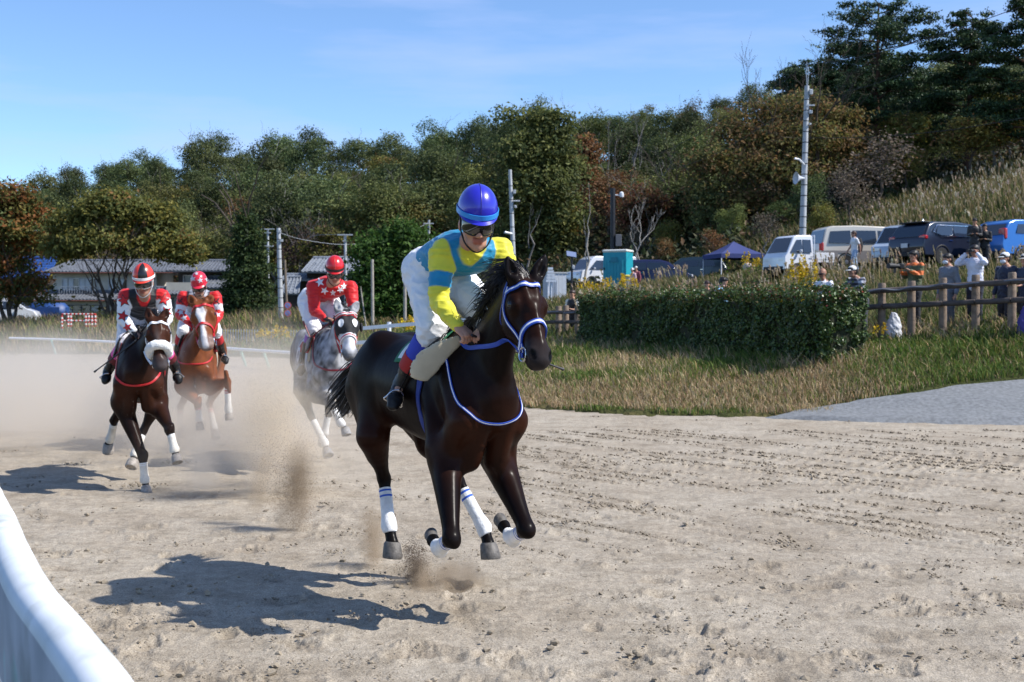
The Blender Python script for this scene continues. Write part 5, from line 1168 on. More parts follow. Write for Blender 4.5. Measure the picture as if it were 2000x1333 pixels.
# ---------------------------------------------------------------- riders
SKIN = lambda: vmat('skin', rough=.5, spec=.35, var=.06, vscale=40, sub=.08)
CLOTH = lambda: vmat('silk_cloth', rough=.5, spec=.3, sheen=.15, bump=.35, bscale=16, bstretch=(1,1,2.6), var=.05, vscale=14)
def vnormals(v, f):
    a = np.cross(v[f[:,2]]-v[f[:,0]], v[f[:,3]]-v[f[:,1]]); n = np.zeros_like(v)
    for i in range(4): np.add.at(n, f[:,i], a)
    return n/(np.linalg.norm(n,axis=1)[:,None]+1e-9)
def wrinkle(v, f, amp, fr=(9,9,22), seed=1, k=1.0):
    n = vnormals(v, f); w_ = 1-np.abs(fbm(v[:,0]*fr[0]+v[:,2]*4, v[:,1]*fr[1]-v[:,2]*3, v[:,2]*fr[2], 3, seed)); w_ = w_**3
    return v+n*((w_-.55)*amp*k)[:,None]
def hand(S, wr, tip, out, r=1.0, curl=1.0, side=1):
    """palm and five bent fingers from wrist wr towards tip; out = back of the hand"""
    d = (tip-wr).normalized(); o = (out-d*out.dot(d)).normalized(); s_ = d.cross(o)*side
    kn = wr+d*.085*r
    S.seg(wr, wr+d*.04*r, (.030*r,.022*r), (.040*r,.017*r), s_, .01*r, 'hand'); S.seg(wr+d*.04*r, kn, (.040*r,.017*r), (.042*r,.015*r), s_, .01*r, 'hand')
    for i,(off,ln) in enumerate(((-.031,.062),(-.011,.073),(.010,.068),(.029,.053))):
        b0 = kn+s_*off*r; a1, a2, a3 = .9*curl, 1.9*curl, 2.7*curl
        q1 = b0+(d*math.cos(a1)-o*math.sin(a1))*ln*.45*r; q2 = q1+(d*math.cos(a2)-o*math.sin(a2))*ln*.33*r; q3 = q2+(d*math.cos(a3)-o*math.sin(a3))*ln*.25*r
        for A,B_,ra,rb in ((b0,q1,.0105,.0095),(q1,q2,.0095,.009),(q2,q3,.009,.0075)): S.seg(A,B_,ra*r,rb*r,s_,.004*r,'hand')
    t0 = wr+d*.028*r-s_*.03*r; t1 = t0+d*.035*r-s_*.022*r-o*.012*r; t2 = t1+d*.026*r+s_*.004*r-o*.02*r
    S.seg(t0,t1,.014*r,.012*r,s_,.008*r,'hand'); S.seg(t1,t2,.012*r,.009*r,s_,.004*r,'hand')

def head_frame(c, face, up):
    f = Vector(face).normalized(); u = Vector(up); u = (u-f*u.dot(f)).normalized(); r = f.cross(u)     # r = the person's right
    return lambda x,y,z: Vector(c)+r*x+f*y+u*z, r, f, u
def add_head(S, hf, r, f, u, s=1.0, vs=1.0, mouth=True):
    ax = [r,f,u]; T = lambda x,y,z: hf(x*s,y*s,z*s*vs)
    S.ball(T(0,-.012,.03),(.076*s,.096*s,.09*s*vs),k=.02,tg='head',ax=ax)
    S.seg(T(0,.022,.01),T(0,.034,-.07),(.064*s,.066*s),(.048*s,.05*s),r,.02,'head')
    S.ball(T(0,.04,-.078),(.047*s,.05*s,.028*s),k=.02,tg='head',ax=ax); S.ball(T(0,.074,-.093),.019*s,k=.018,tg='head')
    for q in (-1,1):
        S.ball(T(q*.044,.058,-.022),.024*s,k=.022,tg='head'); S.ball(T(q*.078,-.01,-.012),(.011*s,.018*s,.033*s),k=.008,tg='ear',ax=ax)
        S.ball(T(q*.031,.094,.006),.015*s,k=.012,tg='socket',neg=True); S.ball(T(q*.031,.080,.006),.0135*s,k=.003,tg='eye')
        S.ball(T(q*.011,.102,-.031),.0095*s,k=.007,tg='nose')
    S.seg(T(0,.086,.014),T(0,.108,-.027),.0095*s,.0125*s,r,.012,'nose'); S.seg(T(-.03,.083,.026),T(.03,.083,.026),.013*s,.013*s,r,.016,'head')
    if mouth:
        S.seg(T(-.018,.086,-.051),T(.018,.086,-.051),.0075*s,.0075*s,r,.007,'lip'); S.seg(T(-.014,.087,-.062),T(.014,.087,-.062),.0085*s,.0085*s,r,.007,'lip')
        S.seg(T(-.021,.097,-.0565),T(.021,.097,-.0565),.0032*s,.0032*s,r,.003,'hole',True)
    return T
def face_cols(v, S, skin, hair=None, T=None, u=None):
    skin = np.array(skin); c = np.tile(skin,(len(v),1)); lip = smooth01((.012-S.dist(v,['lip']))/.012)[:,None]
    c = c*(1-lip)+skin*np.array([.82,.48,.46])*lip
    nz_ = smooth01((.02-S.dist(v,['nose']))/.02)[:,None]; c = c*(1-nz_*.35)+skin*np.array([1.03,.86,.82])*nz_*.35
    ey = (S.dist(v,['eye']) < .001) & (S.dist(v,['head']) > -.004); c[ey] = (.03,.02,.018)
    return c
def helmet_mesh(root, T, r, f, u, s, vs, m, mband=None, seam=None, gores=None):
    """skull cap with a short peak, built round the head frame"""
    T0 = T; T = lambda x,y,z: T0(x,y,z+.016)
    n, mrows = 48, 14; vsx=[]; fs=[]; mi=[]
    cx = .098; 
    for i in range(mrows+1):
        t = i/mrows; el = math.pi/2*(1-t*1.0)
        for k in range(n):
            a = 2*math.pi*k/n; x = math.cos(a); y = math.sin(a)
            rx, ry, rz = .098, .122, .112
            px_, py_, pz = rx*math.cos(el)*x, ry*math.cos(el)*y-.008, .048+rz*math.sin(el)
            if t > .86: pz -= (t-.86)*.14*(1+.25*(-y))
            vsx.append(T(px_,py_,pz))
    for i in range(mrows):
        for k in range(n):
            fs.append((i*n+k, i*n+(k+1)%n, (i+1)*n+(k+1)%n, (i+1)*n+k))
            g = 0
            if gores is not None: g = gores(2*math.pi*(k+.5)/n, i/mrows)
            mi.append(g)
    b0 = len(vsx); last = mrows*n
    for k in range(n):                                   # peak: short brim pushed out at the front, tucked in behind
        a = 2*math.pi*k/n; y = math.sin(a); fr = max(0,(y-.25)/.75); x = math.cos(a)
        vsx.append(T((.099+.002*fr)*x, .123*y-.008+.030*fr**1.0, .030-.016*fr-.006*(y<0)))
    for k in range(n): fs.append((last+k, last+(k+1)%n, b0+(k+1)%n, b0+k)); mi.append(0 if gores is None else gores(2*math.pi*(k+.5)/n, 1.0))
    b1 = len(vsx)
    for k in range(n):
        a = 2*math.pi*k/n; vsx.append(T(.085*math.cos(a), .100*math.sin(a)-.008, .034))
    for k in range(n): fs.append((b0+k, b0+(k+1)%n, b1+(k+1)%n, b1+k)); mi.append(0)
    b = MB(); b.v = [tuple(v) for v in vsx]; b.f = fs; b.m = mi
    h = b.build('helmet', m, root, smooth=True)
    if mband:
        b = MB(); pts=[]
        for k in range(n+1):
            a = 2*math.pi*k/n; y = math.sin(a); fr = max(0,(y-.2)/.8); pts.append(T(.1005*math.cos(a), .1245*y-.008+.008*fr, .047-.006*fr))
        vs_=[]; fs_=[]
        for p in pts:
            c_ = T(0,-.008,.047); o = (p-c_); o = (o-u*o.dot(u)).normalized()
            for dz,do in ((-.011,.0),(-.010,.0035),(.010,.0035),(.011,.0)): vs_.append(p+u*dz*s*1.15+o*do)
        for i in range(n):
            for k in range(3): fs_.append((i*4+k, i*4+4+k, i*4+5+k, i*4+1+k))
        b.add(vs_, fs_); b.build('helmet_band', mband, h, smooth=True)
    if seam:
        b = MB(); pts = [T(0, .1225*math.cos(e)-.008, .0485+.1125*math.sin(e)) for e in [R(x) for x in range(4,176,6)]]
        b.tube(pts, .0022*s, 5); b.build('seam', seam, h, smooth=True)
    return h
def goggles_mesh(root, T, r, f, u, m_lens, m_frame=None, s=1.0):
    vs=[]; fs=[]; n=22
    for j in range(7):
        z = .036-.066*j/6
        for i in range(n+1):
            a = R(-78+156*i/n); rr = .0105*math.cos(min(abs(a),R(40))*2.25)*(-1) if False else 0
            dip = .016*math.exp(-(a/R(12))**2)*(1 if j>3 else 0)*((j-3)/3 if j>3 else 0)
            hgt = 1-.35*(abs(a)/R(78))**2
            yv = .101*math.cos(a)*1.02+.008*(1-abs(2*j/6-1)**2); vs.append(T(.0795*math.sin(a), yv+.004, (z-.008)*hgt+.008+dip))
    for j in range(6):
        for i in range(n): fs.append((j*(n+1)+i, (j+1)*(n+1)+i, (j+1)*(n+1)+i+1, j*(n+1)+i+1))
    b = MB(); b.add(vs, fs); g = b.build('goggles', m_lens, root, smooth=True)
    md = g.modifiers.new('s','SOLIDIFY'); md.thickness = .004
    b = MB(); rim = [vs[i]+f*.002 for i in range(n+1)]+[vs[j*(n+1)+n]+f*.002 for j in range(7)]+[vs[6*(n+1)+i]+f*.002 for i in range(n,-1,-1)]+[vs[j*(n+1)]+f*.002 for j in range(6,-1,-1)]
    b.tube(rim, .0032*s, 5, False); b.build('frame', m_frame or m_lens, g, smooth=True)
    return g
def star_decal(name, parent, c, d, size, m, bvh, rot=0, off=.004, ratio=.42, outline=None, npt=5, poly=None):
    """cloth emblem sewn on: a star laid on the surface hit from c along d"""
    d = Vector(d).normalized(); up = Vector((0,0,1)); rt = d.cross(up).normalized(); up = rt.cross(d)
    def lay(sz, o_, nm, par, mm):
        ring=[]
        if poly is None:
            for i in range(npt*2):
                a = math.pi/2+rot+i*math.pi/npt; rr = sz if i%2==0 else sz*ratio; ring.append((math.cos(a)*rr, math.sin(a)*rr))
        else: ring = [(x*sz,y*sz) for x,y in poly]
        # subdivide the outline, then fan in three rings so it follows the cloth
        rg=[]
        for i in range(len(ring)):
            a_, b_ = ring[i], ring[(i+1)%len(ring)]
            for q in (0,.5): rg.append((a_[0]+(b_[0]-a_[0])*q, a_[1]+(b_[1]-a_[1])*q))
        n=len(rg); cx=sum(p[0] for p in rg)/n; cy_=sum(p[1] for p in rg)/n
        vs=[]; ok=True
        for q in (1,.66,.33,0.02):
            for x,y in rg:
                xx, yy = cx+(x-cx)*q, cy_+(y-cy_)*q; o = Vector(c)+rt*xx+up*yy-d*.3
                h,nn,_,_ = bvh.ray_cast(o, d, 1.0)
                if h is None: h2,nn,_,_ = bvh.find_nearest(o+d*.3); h = h2
                if nn.dot(d) > 0: nn = -nn
                vs.append(h+nn*o_)
        fs=[(j*n+i, j*n+(i+1)%n, (j+1)*n+(i+1)%n, (j+1)*n+i) for j in range(3) for i in range(n)]
        b = MB(); b.add(vs, fs); return b.build(nm, mm, par, smooth=True)
    o = lay(size, off, name, parent, m)
    if outline: lay(size*1.28, off*.5, 'star_outline', o, outline)
    return o
def build_rider(label, B, jt, st):
    """jt: head neck shr shl elr ell wrr wrl pel hipr hipl knr knl anr anl toer toel (world points). st: style"""
    s = st.get('s',1.0); root = empty('person', (0,0,0), label, 'person', 'jockeys riding in the race'); lv = B.l
    face, up = st['face'], st.get('up', (0,0,1)); hs_, hv = st.get('hs',1.12), st.get('hv',1.08)
    hf, r, f, u = head_frame(jt['head'], face, up)
    vox = st.get('vox', .0085)
    # the body: one continuous skin --------------------------------------------------
    S = Sdf(vox); T = add_head(S, hf, r, f, u, hs_, hv)
    nk, pel = jt['neck'], jt['pel']; shm = (jt['shr']+jt['shl'])/2; ws = lerp3(pel, nk, .45)+B.u*.02
    S.seg(nk, T(0,-.02,-.03), .06*s, .056*s, lv, .03, 'neck')
    tor = [pel, lerp3(pel,ws,.5)+B.u*.01, ws, lerp3(ws,shm,.55)+B.u*.012, lerp3(ws,shm,.92), nk]
    trr = [(.150*s,.115*s),(.135*s,.10*s),(.130*s,.098*s),(.155*s,.108*s),(.150*s,.10*s),(.062*s,.06*s)]
    S.chain(tor, [(a*.9,b*.9) for a,b in trr], side=lv, k=.03, tg='torso')
    arm_r = [(.060,.060),(.050,.052),(.044,.046),(.040,.042),(.026,.03)]
    def armp(q): sh, el, wr = jt['sh'+q], jt['el'+q], jt['wr'+q]; return [sh, lerp3(sh,el,.5), el, lerp3(el,wr,.35), wr]
    for q in ('r','l'): S.chain(armp(q), [(a*s*.9,b*s*.9) for a,b in arm_r], side=lv, k=.03, tg='arm'); S.seg(jt['wr'+q], jt['hd'+q], (.028*s,.02*s), (.03*s,.018*s), lv, .01, 'hand')
    leg_r = [(.088,.10),(.080,.09),(.062,.066),(.052,.055)]
    def legp(q): hp, kn = jt['hip'+q], jt['kn'+q]; return [hp, lerp3(hp,kn,.45)+B.u*.015, lerp3(hp,kn,.85), kn]
    for q in ('r','l'):
        kn, an, to = jt['kn'+q], jt['an'+q], jt['toe'+q]
        S.chain(legp(q), [(a*s*.9,b*s*.9) for a,b in leg_r], side=lv, k=.04, tg='leg')
        S.chain([kn, lerp3(kn,an,.35), an], [(.046*s,.048*s),(.044*s,.048*s),(.03*s,.034*s)], side=lv, k=.02, tg='leg'); S.seg(an, lerp3(an,to,.8), (.03*s,.026*s), (.026*s,.016*s), lv, .02, 'leg')
    v, fc = S.mesh(); v = relax(v, fc, 1, .35)
    mesh_np('body', v, fc, SKIN(), root, vcol=face_cols(v, S, st.get('skin',(.50,.26,.17))))
    # jersey ---------------------------------------------------------------------------
    J = Sdf(st.get('jvox', .008)); e = .012
    wst = lerp3(pel, ws, .62)
    jt_t = [wst, ws, lerp3(ws,shm,.55)+B.u*.012, lerp3(ws,shm,.93), lerp3(shm,nk,.75)]
    J.chain(jt_t, [(.150*s,.118*s),(.150*s,.12*s),(.180*s,.135*s),(.172*s,.122*s),(.088*s,.078*s)], side=lv, k=.03, tg='torso')
    for q in ('r','l'): J.chain(armp(q), [(.080*s,.080*s),(.070*s,.072*s),(.060*s,.063*s),(.055*s,.058*s),(.036*s,.040*s)], side=lv, k=.045, tg='arm'+q)
    jv, jf = J.mesh(); jv = relax(jv, jf, 2, .45); jv = wrinkle(jv, jf, .012*s, (7,7,24), st.get('seed',2)); jv = relax(jv, jf, 1, .3)
    dt = J.dist(jv, ['torso']); ctx = dict(T=T, J=J, jt=jt, dt=dt, B=B)
    for q in ('r','l'):
        dd = J.dist(jv,['arm'+q]); sh, el, wr = [np.array(jt[x+q]) for x in ('sh','el','wr')]
        a1 = (el-sh)/np.linalg.norm(el-sh); l1 = np.linalg.norm(el-sh); a2 = (wr-el)/np.linalg.norm(wr-el); l2 = np.linalg.norm(wr-el)
        t1 = (jv-sh)@a1; t2 = (jv-el)@a2; par = np.where((t1>=l1*.98)|((t2>0)&(t1>l1*.8)), l1+np.maximum(t2,0), t1)
        ctx['arm'+q] = dt-dd; ctx['s'+q] = par/(l1+l2)
    js = mesh_np('jersey', jv, jf, CLOTH(), root, vcol=st['jersey'](jv, ctx))
    jb = bvh_of(jv, jf)
    # breeches --------------------------------------------------------------------------
    K = Sdf(.0095)
    K.chain([lerp3(pel,ws,.75), lerp3(pel,ws,.3), pel, pel-B.f*.03*s-B.u*.03*s], [(.145*s,.112*s),(.155*s,.122*s),(.170*s,.138*s),(.13*s,.11*s)], side=lv, k=.04, tg='pel')
    for q in ('r','l'):
        kn, an = jt['kn'+q], jt['an'+q]
        lg = st.get('leg',1.0); K.chain(legp(q), [(.118*s*lg,.125*s*lg),(.112*s*lg,.115*s*lg),(.098*s*lg,.10*s*lg),(.084*s*lg,.086*s*lg)], side=lv, k=.07, tg='leg'); K.chain([kn, lerp3(kn,an,.12), lerp3(kn,an,.24)], [(.084*s*lg,.086*s*lg),(.078*s*lg,.08*s*lg),(.066*s,.068*s)], side=lv, k=.03, tg='leg')
    kv, kf = K.mesh(); kv = relax(kv, kf, 2, .45); kv = wrinkle(kv, kf, .015*s, (10,10,15), 7); kv = relax(kv, kf, 1, .3)
    bc = np.array(st.get('breeches',(.80,.80,.82))); mesh_np('breeches', kv, kf, CLOTH(), root, vcol=np.tile(bc,(len(kv),1)))
    # socks bands and boots ---------------------------------------------------------------
    blk = mat('boot_leather', (.008,.008,.009), rough=.42, spec=.35, bump=.10, bscale=40)
    for q in ('r','l'):
        kn, an, to = jt['kn'+q], jt['an'+q], jt['toe'+q]; bands = st.get('socks', [])
        for (t0,t1,mm) in bands:
            b = MB(); b.tube([lerp3(kn,an,t0), lerp3(kn,an,(t0+t1)/2), lerp3(kn,an,t1)], [.074*s, .074*s, .071*s], 20); b.build('sock', mm, root, smooth=True)
        t2 = bands[-1][1] if bands else .28
        K = Sdf(.0095); top = lerp3(kn,an,t2-.03)
        K.chain([top, lerp3(kn,an,.6), lerp3(kn,an,.85), an], [(.069*s,.071*s),(.064*s,.068*s),(.052*s,.056*s),(.049*s,.056*s)], side=lv, k=.01, tg='b')
        fd = (to-an).normalized(); heel = an-fd*.035*s-(kn-an).normalized()*.045*s
        K.chain([heel, lerp3(heel,to,.45), lerp3(heel,to,.8), to-(kn-an).normalized()*.02*s], [(.040*s,.040*s),(.044*s,.042*s),(.050*s,.036*s),(.036*s,.026*s)], side=lv, k=.02, tg='b')
        bv, bf = K.mesh(); bv = relax(bv,bf,1,.4); bv = wrinkle(bv,bf,.006*s,(9,9,24),4); mesh_np('boot', bv, bf, blk, root)
        # stirrup iron
        # hands
        K = Sdf(.0055); hand(K, jt['wr'+q], jt['hd'+q], st.get('hout', Vector((0,-.3,1))), r=1.0*s, curl=1.0, side=(1 if q=='r' else -1))
        K.seg(lerp3(jt['wr'+q],jt['el'+q],.12), jt['wr'+q], .031*s, .028*s, lv, .01, 'hand')
        hv_, hfc = K.mesh(); mesh_np('glove' if st.get('glove') else 'hand', hv_, hfc, SKIN(), root, vcol=np.tile(np.array(st.get('glove', st.get('skin',(.50,.26,.17)))),(len(hv_),1)))
    # helmet, goggles, chin strap ------------------------------------------------------------
    hm = helmet_mesh(root, T, r, f, u, hs_, hv, st['helmet'], st.get('hband'), st.get('hseam'), st.get('gores'))
    goggles_mesh(root, T, r, f, u, st.get('lens', mat('dark_lens', (.012,.010,.012), rough=.08, spec=.8, coat=.6)), st.get('gframe', mat('goggle_frame', (.01,.01,.012), rough=.35)), hs_)
    b = MB(); b.tube(catmull([T(-.083,.0,.03),T(-.078,.025,-.03),T(-.052,.055,-.085),T(0,.075,-.113),T(.052,.055,-.085),T(.078,.025,-.03),T(.083,.0,.03)], 26), .0042*hs_, 6)
    b.tube(catmull([T(-.080,-.035,.03),T(-.08,.0,-.02),T(-.066,.04,-.06)], 12), .004*hs_, 6); b.tube(catmull([T(.080,-.035,.03),T(.08,.0,-.02),T(.066,.04,-.06)], 12), .004*hs_, 6)
    b.build('chin_strap', st.get('strapm', mat('black_strap', (.01,.01,.012), rough=.6)), hm, smooth=True)
    return dict(root=root, T=T, jersey=js, jb=jb, r=r, f=f, u=u, jt=jt, B=B)
def stirrup(parent, an, to, kn, B, m, lm, top):
    b = MB(); fd = (to-an).normalized(); upv = (kn-an).normalized(); ball = lerp3(an,to,.65)-upv*.055; s_ = fd.cross(upv).normalized()
    pts = [ball+upv*.115, ball+upv*.09+s_*.035, ball+upv*.03+s_*.055, ball+s_*.055, ball-s_*.055, ball+upv*.03-s_*.055, ball+upv*.09-s_*.035, ball+upv*.115]
    b.tube(catmull(pts,28), .0055, 6); o = b.build('stirrup', m, parent, smooth=True)
    b = MB(); b.tube(catmull([ball+upv*.115, lerp3(ball+upv*.115, top, .5), top], 8), .011, 6, flat=.3); b.build('stirrup_leather', lm, o, smooth=True)
def saddle_set(hd, clothm, padm, sadm, girthm, num=None, cloth_edge=None, pad=True, cloth_sz=(.30,-.60,1.3), pad_pts=None):
    """saddle cloth, saddle, knee pad and girth laid on a horse's back"""
    B, bv, root = hd['B'], hd['bvh'], hd['root']; L = B.L
    def sheet(name, x0, x1, ang, off, m, par, nx=14, na=22, shape=None, mats2=None, thick=.008):
        vs=[]; fs=[]; mi=[]
        for i in range(nx+1):
            t = i/nx; x = x0+(x1-x0)*t
            am = ang if shape is None else ang*shape(t)
            for j in range(na+1):
                a = -am+2*am*j/na; c = L(x,0,-.36); d = B.l*math.sin(a)+B.u*math.cos(a)
                h,nn,_,_ = bv.ray_cast(c+d*1.2, -d, 1.3)
                if h is None: h = c+d*.3; nn = d
                vs.append(h+d*(off+.0))
        n = na+1
        for i in range(nx):
            for j in range(na):
                fs.append((i*n+j, i*n+j+1, (i+1)*n+j+1, (i+1)*n+j)); e = (j<1 or j>=na-1 or i==0 or i==nx-1); mi.append(1 if (e and mats2) else 0)
        b = MB(); b.v=[tuple(v) for v in vs]; b.f=fs; b.m=mi
        o = b.build(name, [m, mats2] if mats2 else m, par, smooth=True); md = o.modifiers.new('s','SOLIDIFY'); md.thickness = thick; md.offset = 1
        return o
    x0, x1, an = cloth_sz[0]*-1+.30, cloth_sz[1], 1.25
    cl = sheet('saddle_cloth', .02, cloth_sz[1], cloth_sz[2], .006, clothm, root, mats2=cloth_edge)
    sd_ = None
    S = Sdf(.012)
    S.chain([L(.02,0,.015), L(-.12,0,.03), L(-.28,0,.025), L(-.40,0,.045)], [(.075,.035),(.11,.03),(.15,.03),(.13,.03)], side=B.l, k=.02, tg='s')
    for sg in (-1,1): S.chain([L(-.10,sg*.10,.02), L(-.04,sg*.21,-.10), L(.02,sg*.265,-.26)], [(.10,.02),(.12,.018),(.09,.014)], side=B.f, k=.02, tg='s')
    v, f = S.mesh(); v = relax(v,f,2,.4); sd_ = mesh_np('saddle', v, f, sadm, root)
    if padm and pad:
        for sg in (-1,1): 
            pp = pad_pts if pad_pts else [(.06,.06,.03),(.10,.17,-.10),(.06,.25,-.24),(-.03,.285,-.40)]
            S = Sdf(.011); S.chain([L(x,sg*y,z) for x,y,z in pp], [(.07,.02),(.085,.02),(.09,.02),(.062,.014)], side=B.f, k=.02, tg='s')
            v, f = S.mesh(); v = relax(v,f,2,.4); mesh_np('saddle_pad', v, f, padm, root)
    ring=[]
    for j in range(-26,27):
        a = math.pi-j/26*2.05; c = L(-.10,0,-.40); d = B.l*math.sin(a)+B.u*math.cos(a); h,nn,_,_ = bv.ray_cast(c+d*1.2,-d,1.3)
        if h is not None: ring.append(h)
    strap('girth', ring[::3], .055, .010, girthm, root, bv, .004, n=50)
    return cl, sd_
# ---------------------------------------------------------------- the leading jockey
j1 = B1.J
YEL, TEAL = np.array([.72,.66,.045]), np.array([.010,.235,.43])
def jersey1(v, q):
    c = np.tile(TEAL,(len(v),1)); T = q['T']
    for a in ('r','l'):
        on = smooth01(q['arm'+a]/.012+.5)[:,None]; s_ = q['s'+a]
        band = (smooth01((s_-.22)/.012)*smooth01((.405-s_)/.012))[:,None]
        ac = YEL*(1-band)+TEAL*band; c = c*(1-on)+ac*on
    # yellow collar and front V
    B = q['B']; n0 = np.array(jt_r1['neck'])+np.array(B.f)*.06; d = v-n0
    lat = np.abs(d@np.array(B.l)); dn = -(d@np.array(B.u)); fr = d@np.array(B.f)
    vv = smooth01((.105-lat-np.maximum(dn,0)*.62)/.012)*smooth01((dn+.05)/.02)*smooth01((fr+.02)/.02)*smooth01((.17-dn)/.01)
    c = c*(1-vv[:,None])+YEL*vv[:,None]
    return c
jt_r1 = dict(head=j1(931,437,.27), neck=j1(908,487,.11), shr=j1(864,497,.05), shl=j1(976,490,.12),
  elr=j1(857,588,.10), ell=j1(1000,560,.22), wrr=j1(893,637,.30), wrl=j1(950,640,.36), hdr=j1(912,656,.37), hdl=j1(935,660,.40),
  pel=j1(838,526,-.40), hipr=j1(830,542,-.36), hipl=j1(878,540,-.33), knr=j1(845,640,-.04), knl=j1(955,625,.02),
  anr=j1(783,750,-.34), anl=_L(-.36,.34,-.42), toer=j1(768,790,-.22), toel=_L(-.22,.38,-.50))
blue_sock = mat('blue_sock', (.020,.045,.42), rough=.7, bump=.15, bscale=60); red_sock = mat('red_sock', (.34,.012,.012), rough=.7)
hel1 = mat('helmet_blue', (.024,.024,.46), rough=.28, spec=.6, coat=.5, bump=.03, bscale=14)
rd1 = build_rider('jockey in yellow and teal silks with a blue helmet riding the leading dark bay', B1, jt_r1,
  dict(s=1.08, hs=1.27, hv=1.10, face=(.16,-.92,-.36), up=(.03,0,1), jersey=jersey1, helmet=hel1, hband=mat('helmet_sky_band', (.03,.27,.70), rough=.35), hseam=mat('helmet_seam', (.02,.012,.30), rough=.4),
       socks=[(.22,.50,blue_sock),(.50,.72,red_sock)], skin=(.52,.27,.18), seed=5))
cream = mat('cream_pad', (.52,.46,.34), rough=.55, var=.10, vscale=9, bump=.08, bscale=30)
saddle_set(h1, mat('saddle_cloth_white', (.70,.74,.74), rough=.85, bump=.2, bscale=60), cream, mat('saddle_black', (.01,.01,.012), rough=.35), mat('girth_blue', (.010,.03,.20), rough=.7), cloth_edge=mat('cloth_green', (.01,.14,.07), rough=.8), cloth_sz=(.3,-.50,1.05), pad=False)
K = Sdf(.010); K.chain([j1(898,664,.19), j1(862,686,.15), j1(830,714,.10), j1(818,740,.07)], [(.035,.012),(.072,.013),(.090,.013),(.062,.012)], side=B1.l-B1.u, k=.02); _v1,_f1 = K.mesh(); _v1 = relax(_v1,_f1,2,.4); mesh_np('saddle_pad', _v1, _f1, cream, r1)
steel = mat('steel', (.6,.6,.62), rough=.25, metal=1)
for q,sg in (('r',-1),('l',1)): stirrup(r1, jt_r1['an'+q], jt_r1['toe'+q], jt_r1['kn'+q], B1, steel, mat('leather_black', (.012,.01,.01), rough=.5), _L(-.10,sg*.24,-.12))
for sg, hh in ():
    strap('rein', [jt_r1[hh], lerp3(jt_r1[hh],Hd1(.86,sg*.07,-.07),.35)-B1.u*.07, lerp3(jt_r1[hh],Hd1(.86,sg*.07,-.07),.7)-B1.u*.05, Hd1(.86,sg*.075,-.07)], .018, .004, blue, r1, snap=False, n=24)
b = MB(); a0 = jt_r1['hdl']; a1 = B1.J(1100,722,.30); b.tube([lerp3(a0,a1,-.08), a0, lerp3(a0,a1,.93), a1], [.009,.008,.006,.011], 8); wp = b.build('whip', mat('whip_black',(.02,.02,.022),rough=.5), None, smooth=True)
settle_list = [(r1, (B1.W.x,B1.W.y,0)), (rd1['root'], jt_r1['pel'])]
tag(wp, 'black whip held by the jockey with the blue helmet', 'whip')

# ================================================================ the three chasing horses
def mane_tail(hd, B, col, name, n=160, ln=.25, wind=None, tail=True, tl=.7):
    m = HAIR(col, name); st=[]; g = hd['g']; wv = wind or (-B.f*.6-B.l*.3+B.u*.2)
    for i in range(n):
        t = rnd.random(); base = lerp3(hd['Hd'](-.02,0,-.03), B.L(.12,0,.02), t); h_,nn,_,_ = hd['bvh'].find_nearest(base+B.u*.1)
        e = h_+wv*ln*rnd.uniform(.5,1)+Vector((rnd.uniform(-.05,.05),rnd.uniform(-.05,.05),rnd.uniform(-.08,.03)))
        st.append(([h_-nn*.01, lerp3(h_,e,.4)+nn*.03, e], rnd.uniform(.006,.011)))
    for i in range(n//3):
        b0 = hd['Hd'](rnd.uniform(-.04,.04), rnd.uniform(-.04,.04)*g, .01); e = b0+B.u*rnd.uniform(.0,.07)+B.l*rnd.uniform(-.12,.06)-B.f*.05
        st.append(([b0, lerp3(b0,e,.5)+B.u*.03, e], rnd.uniform(.005,.009)))
    hair_strands('mane', hd['root'], st, m, seg=5)
    if tail:
        st=[]; d0 = B.L(-1.40,0,-.28)
        for i in range(140):
            a, b_ = rnd.uniform(-1,1), rnd.uniform(-1,1); e = d0-B.f*.35*tl+B.l*a*.14+B.u*(-.45*tl+.15*b_)
            st.append(([d0+B.f*.06+B.l*a*.03, lerp3(d0,e,.4)+B.u*.10, e, e-B.u*.15*tl], rnd.uniform(.008,.014)))
        hair_strands('tail', hd['root'], st, m, seg=6)
def number_cloth(root, bvh, c, d, size, m, strokes):
    for pts in strokes:
        P3=[]; d_ = Vector(d).normalized(); rt = d_.cross(Vector((0,0,1))).normalized(); up = rt.cross(d_)
        for x,y in pts:
            o = Vector(c)+rt*x*size+up*y*size-d_*.6; h,nn,_,_ = bvh.ray_cast(o, d_, 2.0)
            P3.append(h if h is not None else o+d_*.6)
        strap('cloth_number', P3, .045, .004, m, root, bvh, .016, n=30)
def body_patch(hd, name, sel, off, m, parent, thick=.0):
    """a hood or mask: the part of the hide inside sel, lifted off the skin"""
    v, f = hd['v'], hd['f']; n = vnormals(v, f); keep = sel(v); fk = f[keep[f].all(1)]
    ids = np.unique(fk); lut = np.full(len(v), -1); lut[ids] = np.arange(len(ids))
    return mesh_np(name, v[ids]+n[ids]*off, lut[fk], m, parent)
def head_coords(v, q):
    d = v-np.array(q['po']); return (d@np.array(q['ef']))/q['hl'], d@np.array(q['es'])/q['g'], d@np.array(q['eu'])/q['g']
WHT, RED, BLK = np.array([.80,.80,.82]), np.array([.60,.014,.016]), np.array([.012,.012,.014])

